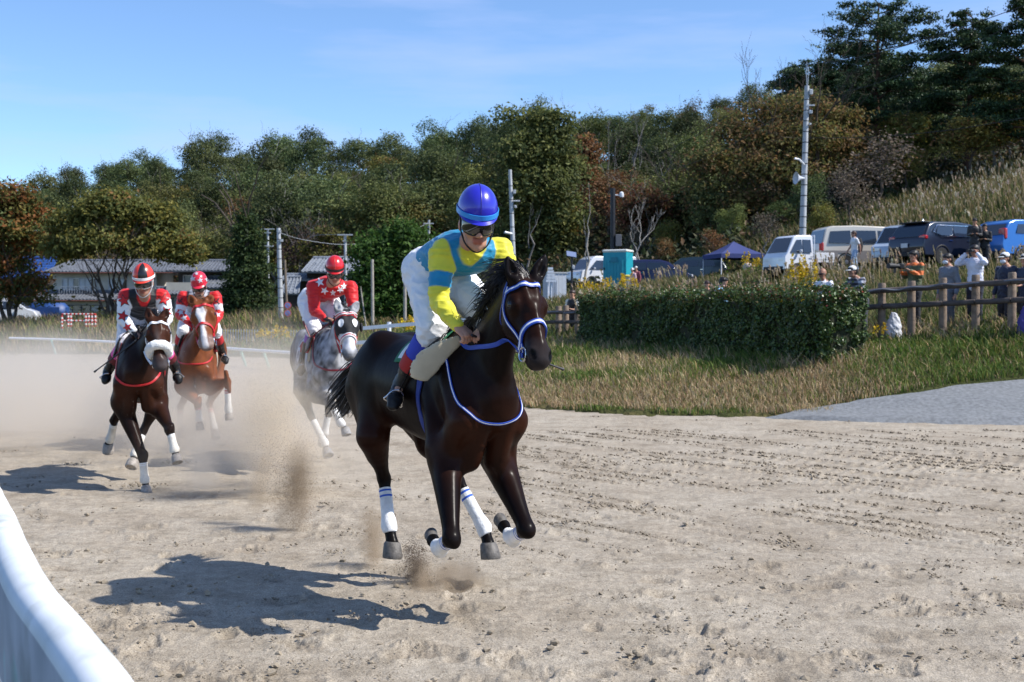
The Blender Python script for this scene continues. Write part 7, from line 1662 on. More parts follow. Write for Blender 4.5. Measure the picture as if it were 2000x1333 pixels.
# ================================================================ vehicles
glass = mat('car_glass',(.018,.024,.034),rough=.05,spec=.9,coat=.5); tyre = mat('tyre',(.012,.012,.012),rough=.8); rimm = mat('rim',(.40,.40,.42),rough=.3,metal=.8); chrome = mat('chrome',(.75,.76,.78),rough=.15,metal=1); lampr = mat('lamp_red',(.42,.012,.015),rough=.2,coat=.6); lampw = mat('lamp_clear',(.70,.72,.75),rough=.1,spec=.8,coat=.6); blackpl = mat('black_plastic',(.015,.015,.016),rough=.6); platem = mat('plate_white',(.62,.64,.66),rough=.5)
def paint(n, c, c2=None): return mat('paint_'+n, c, rough=.28, spec=.5, coat=.7, metal=.15)
def car(label, loc, rz, Lc, Wc, prof, belt, roofz, m, side_w, wind=None, rear=None, wheels=(1.3,-1.25), wr=.32, group='vehicles parked on the bank', s=1.08, m_low=None, low_z=None, extras=(), name='parked_car', cat='car', tum=.84, lamps=(None,None)):
    root = empty(name, loc, label, cat, group, rz=rz); root.scale = (s,s,s)
    sy = lambda z: 1.0 if z<=belt else 1-(1-tum)*(z-belt)/(roofz-belt)
    n=len(prof); hw=Wc/2; st=(-1,-.93,.93,1); vs=[]
    cx = sum(p[0] for p in prof)/n; cz=sum(p[1] for p in prof)/n
    for i,y in enumerate(st):
        q = .975 if i in (0,3) else 1.0
        for x,z in prof: vs.append((cx+(x-cx)*(q if q==1 else .985), y*hw*sy(z), cz+(z-cz)*q))
    fs=[tuple(range(n))[::-1], tuple(range(3*n,4*n))]+[(i*n+k,i*n+(k+1)%n,(i+1)*n+(k+1)%n,(i+1)*n+k) for i in range(3) for k in range(n)]
    bm = bmesh.new(); V=[bm.verts.new(v) for v in vs]
    for f in fs: bm.faces.new([V[i] for i in f])
    bmesh.ops.recalc_face_normals(bm, faces=bm.faces[:]); me = bpy.data.meshes.new('body'); bm.to_mesh(me); bm.free(); me.materials.append(m)
    if m_low:
        me.materials.append(m_low)
        for p in me.polygons:
            if p.center.z < low_z and abs(p.normal.z) < .8: p.material_index = 1
    o = bpy.data.objects.new('body', me); C.objects.link(o); o.parent = root; md = o.modifiers.new('b','BEVEL'); md.width=.045; md.segments=2; md.limit_method='ANGLE'; md.angle_limit=R(22)
    for p in me.polygons: p.use_smooth = True
    try: me.set_sharp_from_angle(angle=R(35))
    except Exception: pass
    # side windows
    for sg in (-1,1):
        for poly in side_w:
            b = MB(); a=[(x, sg*(hw*sy(z)*1.0+.004), z) for x,z in poly]; c=[(x, sg*(hw*sy(z)-.02), z) for x,z in poly]; m_=len(poly); b.add(a+c,[tuple(range(m_)),tuple(range(m_,2*m_))[::-1]]+[(i,(i+1)%m_,m_+(i+1)%m_,m_+i) for i in range(m_)]); b.build('side_window', glass, root)
        if m_low:
            b = MB(); x0=min(p[0] for p in prof)+.06; x1=max(p[0] for p in prof)-.06; ws_=sorted(wheels); cuts=[x0]+[e for wx in ws_ for e in (wx-wr-.06,wx+wr+.06)]+[x1]
            for q in range(0,len(cuts),2): b.box(((cuts[q]+cuts[q+1])/2, sg*(hw+.004), (low_z+.30)/2),(cuts[q+1]-cuts[q],.012,low_z-.30))
            for wx in ws_: b.box((wx, sg*(hw+.004), (low_z+2*wr+.06)/2),(2*wr+.12,.012,max(.02,low_z-2*wr-.06)))
            b.build('lower_panel', m_low, root)
        for wx in wheels:
            b = MB(); b.lathe((wx,sg*(hw-.20),wr),[(0,-.0),(wr,0),(wr+.01,.04),(wr+.01,.17),(wr-.03,.205),(wr*.66,.207)],22,axis=(0,sg,0)); w_ = b.build('wheel', tyre, root, smooth=True); b = MB(); b.lathe((wx,sg*(hw-.02),wr),[(0,.03),(wr*.16,.032),(wr*.6,.012),(wr*.66,.0)],16,axis=(0,sg,0)); b.build('rim', rimm, w_, smooth=True)
            b = MB(); pts=[(wx+(wr+.055)*math.cos(a), sg*(hw+.002), wr+(wr+.055)*math.sin(a)) for a in [R(x) for x in range(-12,193,12)]]; b.tube(pts,.035,6); b.build('wheel_arch', blackpl, root, smooth=True)
        b = MB(); mz = belt+.10; b.box((wheels[0]-.15 if not extras else wheels[0]-.1, sg*(hw+.10), mz),(.10,.17,.15),bev=.04); b.build('mirror', m, root, smooth=True)
        b = MB()
        for hx in (.25,-.75): b.box((hx, sg*(hw+.012), belt-.12),(.18,.025,.03))
        b.build('handle', chrome, root)
    def pane_q(name, a, c, m_, inset=.10, off=.012):
        (xa,za),(xc,zc) = a,c; nx,nz = (zc-za),-(xc-xa); ln=math.hypot(nx,nz); nx/=ln; nz/=ln
        if nx*(xa-cx) < 0: nx,nz=-nx,-nz
        b = MB(); p=[]
        for (x,z) in (a,c):
            for sg in (-1,1): p.append((x+nx*off, sg*(hw*sy(z)-inset), z+nz*off))
        q=[(x-nx*.03,y,z-nz*.03) for x,y,z in p]; b.add(p+q,[(0,1,3,2),(6,7,5,4),(0,4,5,1),(1,5,7,3),(3,7,6,2),(2,6,4,0)]); return b.build(name,m_,root)
    if wind: pane_q('windscreen',*wind,glass)
    if rear: pane_q('rear_window',*rear,glass)
    xf, xr = max(p[0] for p in prof), min(p[0] for p in prof)
    fl, rl_ = lamps
    for sg in (-1,1):
        if fl: b = MB(); b.box((fl[0],sg*(hw-.26),fl[1]),(fl[2],.36,fl[3]),bev=.03); b.build('headlight', lampw, root, smooth=True)
        if rl_: b = MB(); b.box((rl_[0],sg*(hw-.15),rl_[1]),(rl_[2],.34,rl_[3]),bev=.03); b.build('tail_light', lampr, root, smooth=True)
    b = MB(); b.box((xf-.02,0,.40),(.12,Wc*.86,.16),bev=.03); b.build('front_bumper', blackpl, root); b = MB(); b.box((xr+.02,0,.42),(.12,Wc*.9,.16),bev=.03); b.build('rear_bumper', blackpl, root)
    b = MB(); b.box((xr-.035,0,.78),(.02,.33,.17)); b.build('number_plate', platem, root)
    for e in extras: e(root, hw, sy)
    return root
VAN = [(-2.30,.32),(-2.36,.75),(-2.30,1.05),(-2.12,1.72),(-1.9,1.84),(-.8,1.88),(.5,1.84),(.95,1.72),(1.72,1.14),(2.20,.98),(2.36,.72),(2.36,.32)]
def van_windows(): return [[(-2.02,1.12),(-1.93,1.62),(-1.05,1.66),(-1.02,1.12)],[(-.94,1.12),(-.96,1.66),(.08,1.66),(.10,1.12)],[(.18,1.12),(.16,1.66),(.82,1.62),(1.40,1.14)]]
car('cream and silver minivan in the middle of the parking row',GP(1690,58.5,-.05),R(8),4.7,1.8,VAN,1.08,1.9,paint('cream',(.62,.56,.47)),van_windows(),((1.70,1.17),(.98,1.70)),((-2.29,1.12),(-2.13,1.68)),m_low=paint('bronze',(.30,.27,.25)),low_z=.80,lamps=((2.26,.82,.16,.16),(-2.30,.95,.10,.36)))
SUV = [(-2.22,.36),(-2.30,.72),(-2.24,1.02),(-1.86,1.58),(-1.55,1.70),(-.3,1.74),(.55,1.66),(1.22,1.16),(2.02,1.00),(2.28,.82),(2.30,.36)]
def suv_ex(root,hw,sy):
    for sg in (-1,1): b = MB(); b.tube([(-1.70,sg*(hw*.97+.01),1.30),(-1.45,sg*(hw*.90),1.56),(.4,sg*(hw*.88+.0),1.58),(1.05,sg*(hw+.0),1.16),(-1.2,sg*(hw+.012),1.13),(-1.70,sg*(hw*.97+.01),1.30)],.018,5,False); b.build('window_trim', chrome, root, smooth=True)
    b = MB(); b.box((-1.72,0,1.69),(.42,1.25,.05),bev=.02); b.build('roof_spoiler', blackpl, root); b = MB(); b.lathe((-1.3,0,1.72),[(.09,0),(.05,.05),(.012,.14),(0,.16)],10); b.build('antenna_fin', chrome, root, smooth=True)
car('dark navy SUV with a red tail lamp behind the photographer in green',GP(1846,54.2,-.05),R(30),4.6,1.82,SUV,1.10,1.74,paint('navy',(.012,.016,.032)),[[(-1.55,1.18),(-1.42,1.50),(-.62,1.54),(-.60,1.16)],[(-.52,1.16),(-.54,1.54),(.38,1.52),(.95,1.18)]],((1.20,1.19),(.60,1.62)),((-2.20,1.10),(-1.92,1.52)),wr=.36,lamps=((2.14,.86,.2,.14),(-2.12,1.08,.18,.15)),extras=(suv_ex,))
KV = [(-1.65,.30),(-1.70,.8),(-1.66,1.0),(-1.60,1.75),(-1.45,1.84),(.4,1.84),(.85,1.74),(1.36,1.06),(1.66,.92),(1.70,.32)]
car('pale blue silver small van with its windscreen facing left',GP(1772,56.0,-.05),R(180+44),3.4,1.48,KV,1.02,1.84,paint('ice',(.42,.50,.60)),[[(-1.5,1.08),(-1.46,1.64),(-.55,1.64),(-.55,1.08)],[(-.45,1.08),(-.45,1.64),(.62,1.62),(1.14,1.08)]],((1.35,1.09),(.90,1.70)),((-1.66,1.06),(-1.61,1.66)),wheels=(1.05,-1.1),wr=.28,lamps=((1.62,.80,.14,.16),None))
car('bright blue car cut off by the right edge behind the pampas',GP(2010,53.0,-.05),R(24),4.2,1.7,SUV,1.10,1.74,paint('blue',(.015,.14,.46)),[[(-1.55,1.18),(-1.42,1.52),(-.62,1.56),(-.60,1.16)],[(-.52,1.16),(-.54,1.56),(.38,1.54),(.95,1.18)]],((1.20,1.19),(.60,1.62)),((-2.20,1.10),(-1.92,1.52)),lamps=((2.14,.86,.2,.14),(-2.10,1.15,.16,.40)))
car('white van half hidden behind the teal toilet',GP(1176,86,-.05),R(180+28),4.4,1.7,[(-2.2,.32),(-2.2,1.9),(-2.05,2.0),(.9,1.98),(1.25,1.8),(1.72,1.12),(2.15,.98),(2.2,.32)],1.08,1.98,paint('white',(.72,.74,.78)),[[(-1.9,1.15),(-1.9,1.7),(-.6,1.7),(-.6,1.15)],[(-.4,1.15),(-.4,1.7),(.9,1.7),(1.45,1.15)]],((1.70,1.16),(1.28,1.78)),None,lamps=((2.12,.86,.14,.16),None))
car('dark purple blue hatchback right of the teal toilet',P(1282,566,79),R(-14),4.2,1.7,[(-2.0,.34),(-2.05,.9),(-1.9,1.2),(-1.6,1.66),(-1.3,1.72),(.3,1.70),(.75,1.58),(1.45,1.06),(1.95,.92),(2.1,.66),(2.1,.34)],1.08,1.72,paint('indigo',(.020,.018,.085)),[[(-1.6,1.12),(-1.45,1.54),(-.5,1.56),(-.5,1.12)],[(-.42,1.12),(-.42,1.56),(.45,1.52),(1.12,1.12)]],((1.42,1.09),(.80,1.56)),((-1.88,1.22),(-1.64,1.58)),lamps=((1.98,.80,.18,.16),(-1.95,1.0,.1,.2)))
car('dark teal car sunk behind the pampas left of the canopy',P(1352,560,81),R(160),4.2,1.7,SUV,1.10,1.74,paint('dark_teal',(.012,.035,.045)),[[(-1.55,1.18),(-1.42,1.50),(-.62,1.54),(-.60,1.16)],[(-.52,1.16),(-.54,1.54),(.38,1.52),(.95,1.18)]],((1.20,1.19),(.60,1.62)),((-2.20,1.10),(-1.92,1.52)))
wc = car('white vehicle at the very left edge under the orange tinged tree',GP(6,92,-.05),R(10),4.0,1.7,VAN,1.08,1.9,MATS['paint_white'],van_windows(),((1.70,1.17),(.98,1.70)),None)
bpy.data.objects.remove(bpy.data.objects['parked_car'] if not bpy.data.objects['parked_car'].children else [o for o in bpy.data.objects if o.name.startswith('parked_car') and not o.children][0])
def truck_ex(root,hw,sy):
    b = MB(); b.box((-.85,0,.72),(1.75,1.42,.10)); b.build('cargo_bed', MATS['paint_white'], root)
    for sg in (-1,1): b = MB(); b.box((-.85,sg*.70,.92),(1.75,.04,.30),bev=.01); b.build('bed_side', MATS['paint_white'], root)
    b = MB(); b.box((-1.72,0,.92),(.04,1.36,.30)); b.build('tailgate', MATS['paint_white'], root)
    b = MB(); b.tube([(.06,-.66,1.78),(.06,-.66,.8)],.025,6); b.tube([(.06,.66,1.78),(.06,.66,.8)],.025,6); b.tube([(.06,-.66,1.78),(.06,.66,1.78)],.025,6); b.tube([(.06,-.66,1.4),(.06,.66,1.4)],.02,6); b.build('headboard', MATS['paint_white'], root, smooth=True)
    b = MB(); b.box((-.85,0,.55),(1.7,.6,.16)); b.build('chassis', blackpl, root)
car('white kei pickup truck with its cab facing left, beside the loudspeaker pole',GP(1572,57.5,-.05),R(180+26),3.3,1.48,[(.12,.34),(.12,1.74),(.22,1.80),(.95,1.78),(1.12,1.70),(1.52,1.02),(1.66,.86),(1.68,.34)],1.0,1.8,MATS['paint_white'],[[(.26,1.06),(.26,1.60),(.68,1.60),(.68,1.06)],[(.74,1.06),(.74,1.60),(1.0,1.58),(1.36,1.06)]],((1.50,1.06),(1.14,1.68)),None,wheels=(1.0,-1.0),wr=.27,lamps=((1.62,.74,.10,.15),None),extras=(truck_ex,),name='pickup_truck',cat='truck')
# ================================================================ spectators
def spectator(label, loc, face, top, trous, hair=None, cap=None, mask=None, pose='down', s=1.08, lean=0, skin=(.50,.27,.18), shades=False, vox=.02, glasses=False, top_fn=None, bare_arm=False, group=None, feet=True, child=1.0, cap_brim=True, backpack=None, name='person'):
    s *= child; root = empty(name, loc, label, 'person', group); a = face; f = Vector((math.sin(a),-math.cos(a),0)); l = Vector((math.cos(a),math.sin(a),0)); u = Vector((0,0,1))
    tl = Matrix.Rotation(lean,3,l)
    hip = u*.90; Q = lambda x,y,z: (hip+tl@(f*x+l*y+u*(z-.90)))*s if z>=.90 else (f*x+l*y+u*z)*s
    nk, hd = Q(0,0,1.43), Q(.04,0,1.585); lv=l
    S = Sdf(vox); hf, r_, f_, u_ = head_frame(hd, f+Vector((0,0,-.12)), u); T = add_head(S, hf, r_, f_, u_, s*.98, 1.02, mouth=False)
    S.seg(nk, T(0,-.01,-.03), .05*s, .048*s, lv, .02, 'neck'); S.chain([Q(0,0,.92),Q(.0,0,1.12),Q(.01,0,1.30),Q(0,0,1.40)],[(.145*s,.10*s),(.13*s,.095*s),(.155*s,.105*s),(.12*s,.08*s)],side=lv,k=.03,tg='torso')
    arms = {}
    for sg in (-1,1):
        sh = Q(0,sg*.175,1.37)
        if pose=='down' or (pose=='one' and sg<0): el, wr, hn = Q(-.03,sg*.23,1.09), Q(.05,sg*.24,.86), Q(.08,sg*.235,.78)
        elif pose=='eyes': el, wr, hn = Q(.20,sg*.30,1.32), Q(.17,sg*.12,1.52), Q(.15,sg*.07,1.57)
        elif pose=='camera': el, wr, hn = Q(.06,sg*.22,1.14), Q(.26,sg*.13,1.26), Q(.33,sg*.09,1.30)
        elif pose=='hold' or pose=='one': el, wr, hn = Q(.02,sg*.22,1.10), Q(.26,sg*.10,1.12), Q(.34,sg*.06,1.14)
        elif pose=='rail': el, wr, hn = Q(.18,sg*.24,1.16), Q(.42,sg*.14,1.08), Q(.50,sg*.10,1.06)
        elif pose=='walk': el, wr, hn = Q(-.03-sg*.10,sg*.21,1.10), Q(.04-sg*.18,sg*.22,.88), Q(.06-sg*.2,sg*.22,.80)
        arms[sg]=(sh,el,wr,hn); S.chain([sh,lerp3(sh,el,.5),el,lerp3(el,wr,.4),wr],[.05*s,.042*s,.036*s,.036*s,.025*s],k=.02,tg='arm'); S.seg(wr,hn,(.028*s,.02*s),(.03*s,.018*s),lv,.01,'hand')
        for q in range(4): S.seg(lerp3(wr,hn,.8)+l*(q-1.5)*.016*s, hn+(hn-wr).normalized()*(.05+.01*(q in (1,2)))*s+l*(q-1.5)*.016*s, .0095*s,.008*s,lv,.004,'hand')
        S.seg(lerp3(wr,hn,.3)-l*sg*.025*s, hn-l*sg*.05*s+f*.01, .011*s,.009*s,lv,.006,'hand')
    legs={}
    for sg in (-1,1):
        st = (.16*sg if pose=='walk' else .03*sg); legs[sg]=[Q(0,sg*.085,.93)-u*.03*s,(f*(st*.6+.02)+l*sg*.095+u*.50)*s,(f*(st-.02)+l*sg*.10+u*.09)*s,(f*(st+.14)+l*sg*.115+u*.035)*s]
        S.chain(legs[sg][:3],[.075*s,.052*s,.036*s],k=.03,tg='leg'); S.seg(legs[sg][2]-u*.04*s,legs[sg][3],(.035*s,.03*s),(.035*s,.024*s),lv,.02,'shoe')
    v,fc = S.mesh(); v = relax(v,fc,1,.3); cols = face_cols(v,S,skin); sh_ = S.dist(v,['shoe'])<S.dist(v,['leg']); cols[sh_]=(.05,.05,.055); mesh_np('body',v,fc,SKIN(),root,vcol=cols)
    K = Sdf(vox); K.chain([Q(0,0,.84),Q(0,0,1.0),Q(0,0,1.15),Q(.01,0,1.30),Q(0,0,1.395)],[(.172*s,.128*s),(.165*s,.122*s),(.158*s,.118*s),(.178*s,.128*s),(.11*s,.085*s)],side=lv,k=.03,tg='torso')
    for sg in (-1,1):
        sh,el,wr,hn = arms[sg]; pts = [sh,lerp3(sh,el,.55)] if bare_arm else [sh,lerp3(sh,el,.5),el,lerp3(el,wr,.5),lerp3(el,wr,.92)]; K.chain(pts,[.068*s,.062*s,.055*s,.05*s,.042*s][:len(pts)],k=.03,tg='arm')
    jv,jf = K.mesh(); jv = wrinkle(relax(jv,jf,1,.4),jf,.018*s,(9,9,14),int(abs(loc[0])*10)%50); tc_ = np.tile(np.array(top),(len(jv),1)) if top_fn is None else top_fn(jv,K,s)
    mesh_np('jacket' if not bare_arm else 'shirt',jv,jf,CLOTH(),root,vcol=tc_)
    K = Sdf(vox)
    for sg in (-1,1): K.chain(legs[sg][:3],[(.100*s,.112*s),(.076*s,.08*s),(.062*s,.068*s)],k=.05,side=lv,tg='leg')
    jv,jf = K.mesh(); jv = wrinkle(relax(jv,jf,1,.4),jf,.014*s,(9,9,14),3); mesh_np('trousers',jv,jf,CLOTH(),root,vcol=np.tile(np.array(trous),(len(jv),1)))
    if hair is not None:
        K = Sdf(.013); K.ball(T(0,-.022,.045),(.086*s,.102*s,.085*s),ax=[r_,f_,u_],k=.02,tg='h'); K.ball(T(0,-.06,-.02),(.078*s,.06*s,.07*s),ax=[r_,f_,u_],k=.03,tg='h'); K.ball(T(0,.065,.062),(.066*s,.036*s,.03*s),ax=[r_,f_,u_],k=.03,tg='h')
        if child==.99: K.ball(T(0,-.06,-.10),(.085*s,.05*s,.10*s),ax=[r_,f_,u_],k=.03,tg='h')
        jv,jf = K.mesh(); jv = jv+vnormals(jv,jf)*(fbm(jv[:,0]*40,jv[:,1]*40,jv[:,2]*14,2,5)*.010)[:,None]; mesh_np('hair',jv,jf,mat('hair_%d'%int(hair[0]*1000),hair,rough=.5,spec=.4),root)
    if cap is not None:
        K = Sdf(.013); K.ball(T(0,-.012,.055),(.088*s,.106*s,.076*s),ax=[r_,f_,u_],k=.02,tg='h'); K.ball(T(0,0,-.035),(.2*s,.2*s,.065*s),ax=[r_,f_,u_],k=.005,tg='n',neg=True)
        if cap_brim: K.ball(T(0,.125,.040),(.068*s,.062*s,.010*s),ax=[r_,f_,u_],k=.01,tg='h')
        else: K.ball(T(0,0,.030),(.135*s,.15*s,.010*s),ax=[r_,f_,u_],k=.01,tg='h')
        jv,jf = K.mesh(); mesh_np('cap',jv,jf,mat('cap_%d_%d'%(int(cap[0]*100),int(cap[2]*100)),cap,rough=.8),root)
    if mask is not None:
        K = Sdf(.010); K.ball(T(0,.066,-.052),(.058*s,.052*s,.048*s),ax=[r_,f_,u_],k=.02,tg='h'); jv,jf = K.mesh(); mesh_np('face_mask',jv,jf,mat('face_mask',(.72,.76,.82),rough=.8),root)
    if shades or glasses:
        b = MB(); b.tube([T(-.08,0,.012),T(-.072,.07,.008),T(-.03,.105,.004),T(.03,.105,.004),T(.072,.07,.008),T(.08,0,.012)],[.004,.012,.018,.018,.012,.004] if shades else .004,6); b.build('sunglasses' if shades else 'glasses', mat('dark_lens2',(.01,.01,.012),rough=.1), root, smooth=True)
    if backpack:
        K = Sdf(.02); K.chain([Q(-.20,0,1.35),Q(-.22,0,1.15),Q(-.21,0,.98)],[(.13*s,.09*s),(.16*s,.12*s),(.15*s,.11*s)],side=lv,k=.03,tg='b'); jv,jf = K.mesh(); bp = mesh_np('backpack',jv,jf,mat('backpack_black',backpack,rough=.8),None); bp.location = loc; tag(bp,'black backpack worn by the person walking past the minivan','backpack')
    return root, arms, T, Q
hb_ = (.012,.010,.010); SG='spectators along the fence'
def at_d(px, py_head, d, child=1.0, hz=1.70): 
    """stand a person so that the top of the head shows at py_head"""
    z = P(px,py_head,d).z-hz*1.08*child; x = (px-1000)/F*d; return Vector((x,d,z))
CAMD = lambda px: -math.atan2((px-1000),F)
spectator('bald man in sunglasses and white t-shirt behind the right end of the hedge',at_d(1608,525,29.5),R(-48),(.75,.75,.80),(.06,.06,.08),hair=None,shades=True,bare_arm=True,group=SG,skin=(.34,.17,.11))
def plaid(v,K,s): 
    a = (np.floor(v[:,2]/.055)%2==0)|(np.floor((v[:,0]*.9+v[:,1]*.5)/.055)%2==0); b_ = (np.floor(v[:,2]/.055)%2==0)&(np.floor((v[:,0]*.9+v[:,1]*.5)/.055)%2==0); c = np.tile([.62,.62,.66],(len(v),1)); c[a]=(.16,.16,.20); c[b_]=(.02,.02,.03); return c
spectator('person in a white cap and black and white plaid shirt leaning at the fence',at_d(1682,524,28.9,hz=1.60),R(-55),None,(.05,.05,.07),hair=hb_,cap=(.72,.72,.70),pose='rail',lean=R(22),top_fn=plaid,group=SG,skin=(.36,.19,.13))
def green_or(v,K,s):
    c = np.tile([.085,.10,.045],(len(v),1)); ar = K.dist(v,['arm'])<K.dist(v,['torso']); z = v[:,2]/s; c[ar&(z>1.17)&(z<1.26)] = (.72,.16,.03); c[(z>1.38)] = (.70,.15,.03); return c
r_g,arm_g,T_g,Q_g = spectator('photographer in a green jacket with orange bands holding a long lens',at_d(1786,490,29.2),R(-62),None,(.02,.02,.025),hair=hb_,pose='camera',top_fn=green_or,glasses=True,group=SG)
def item(name, label, cat, parts, loc, group=None):
    root = empty(name, loc, label, cat, group)
    for nm_, fn, m in parts: b = MB(); fn(b); b.build(nm_, m, root, smooth=True)
    return root
lo_ = r_g.location; f_ = Vector((math.sin(R(-62)),-math.cos(R(-62)),0)); c0 = (Q_g(.40,0,1.36))
item('camera','black camera with a long lens held by the photographer in green','camera',[('camera_body',lambda b: b.box(c0,(.12,.16,.13),bev=.02),blackpl),('lens',lambda b: b.tube([c0+f_*.04,c0+f_*.2,c0+f_*.21,c0+f_*.40],[.05,.05,.062,.066],12),blackpl),('lens_foot',lambda b: b.box(c0+f_*.2-Vector((0,0,.10)),(.05,.05,.12)),blackpl)],lo_)
def grey_w(v,K,s): c = np.tile([.17,.18,.20],(len(v),1)); return c
spectator('spectator in a grey jacket with a white face mask behind the third log post',at_d(1852,496,28.3),R(-62),(.17,.18,.21),(.10,.105,.12),hair=hb_,mask=1,group=SG)
r_b,arm_b,T_b,Q_b = spectator('spectator in a white shirt looking through binoculars',at_d(1904,479,28.0),R(-46),(.72,.73,.84),(.015,.016,.03),hair=hb_,pose='eyes',group=SG,skin=(.38,.20,.14))
fb = Vector((math.sin(R(-46)),-math.cos(R(-46)),0)); lb = Vector((math.cos(R(-46)),math.sin(R(-46)),0)); c1 = T_b(0,.14,.006)
item('binoculars','black binoculars held up by the spectator in the white shirt','binoculars',[('barrel',lambda b: b.tube([c1+lb*.035,c1+lb*.035+fb*.12],[.03,.036],10),blackpl),('barrel',lambda b: b.tube([c1-lb*.035,c1-lb*.035+fb*.12],[.03,.036],10),blackpl)],r_b.location)
spectator('man in a white cap, face mask and navy jacket near the right edge',at_d(1964,494,27.2),R(-58),(.022,.028,.055),(.02,.02,.03),hair=hb_,cap=(.74,.74,.72),mask=1,pose='one',group=SG)
spectator('person in a pale cap and dark jacket cut off by the right edge',at_d(2003,497,26.9),R(-50),(.025,.035,.07),(.02,.02,.03),hair=hb_,cap=(.55,.52,.46),pose='rail',group=SG)
r_w,_,_,_ = spectator('person in white t-shirt and jeans walking past the minivan',at_d(1668,452,53.5),R(-80),(.72,.72,.75),(.30,.40,.55),hair=(.05,.022,.016),pose='walk',bare_arm=True,backpack=(.02,.02,.022),skin=(.42,.22,.15))
spectator('person in a black cap and dark hoodie standing in front of the navy SUV',at_d(1902,427,49),R(-20),(.03,.028,.03),(.03,.03,.035),hair=hb_,cap=(.012,.012,.014),pose='hold',vox=.024)
spectator('woman in black with long hair beside the person in the black cap',at_d(1922,437,49),R(-30),(.012,.012,.013),(.02,.02,.025),hair=hb_,pose='hold',child=.99,vox=.024)
spectator('person in a black vest over a pale shirt with raised hands left of the hedge',at_d(1119,570,41,hz=1.66),R(-30),None,(.02,.02,.025),hair=(.035,.018,.012),pose='hold',bare_arm=True,top_fn=lambda v,K,s: np.where(((K.dist(v,['arm'])<K.dist(v,['torso']))|(v[:,0]>.10))[:,None],np.array([[.62,.58,.48]]),np.array([[.012,.012,.014]])),group=SG)
spectator('man in a dark cap just showing above the middle of the hedge',at_d(1216,564,37.5),R(60),(.03,.03,.034),(.03,.03,.03),hair=(.05,.03,.02),cap=(.05,.055,.035),skin=(.52,.25,.17),group=SG)
spectator('black haired person in a light blue hoodie behind the hedge',at_d(1394,539,34),R(70),(.20,.42,.66),(.05,.05,.07),hair=hb_,lean=R(18),pose='hold',group=SG)
spectator('dark haired child beside the person in the light blue hoodie',at_d(1381,549,34.3,.85),R(-20),(.05,.02,.02),(.05,.05,.05),hair=(.03,.015,.01),child=.85,group=SG)
spectator('person in pink and white clothes and a white hat by the bin',at_d(1236,524,70,.95),R(-60),(.62,.42,.46),(.60,.56,.56),hair=hb_,cap=(.75,.75,.74),cap_brim=False,vox=.03,child=.95)
spectator('person in a white cap and dark red top behind the pink clothed person',at_d(1243,521,71,.95),R(-40),(.25,.06,.08),(.3,.2,.22),hair=hb_,cap=(.75,.75,.73),vox=.03,child=.95)
spectator('person in a white cap and pale top standing under the canopy tent',at_d(1459,506,75,.95),R(-20),(.55,.46,.42),(.45,.4,.2),hair=hb_,cap=(.75,.75,.74),cap_brim=False,vox=.03,child=.95)
spectator('dark clothed person beside the right leg of the canopy tent',at_d(1471,510,75,.95),R(30),(.03,.03,.03),(.03,.03,.03),hair=hb_,vox=.03,child=.95)
# bags at the fence
for px,py,d,c_,lab,sz in ((1745,640,27.9,(.60,.62,.68),'pale crumpled bag standing on the grass between the first two log posts',.34),(2001,645,25.9,(.06,.045,.24),'purple blue bag on the grass at the right edge',.26)):
    g = GP(px,d); root = empty('bag', g, lab, 'bag'); K = Sdf(.02); K.chain([Vector((0,0,.05)),Vector((0,0,.3)),Vector((.02,0,.55))],[(sz*.55,.14),(sz*.5,.13),(sz*.25,.08)],k=.02); v,f = K.mesh(); v = wrinkle(v,f,.03,(9,9,9),4); mesh_np('bag_body',v,f,mat('bag_%d'%px,c_,rough=.7),root); b = MB(); b.tube(catmull([(-.06,0,.55),(-.05,-.02,.72),(.06,-.02,.72),(.08,0,.55)],12),.012,6); b.build('strap', blackpl, root, smooth=True)
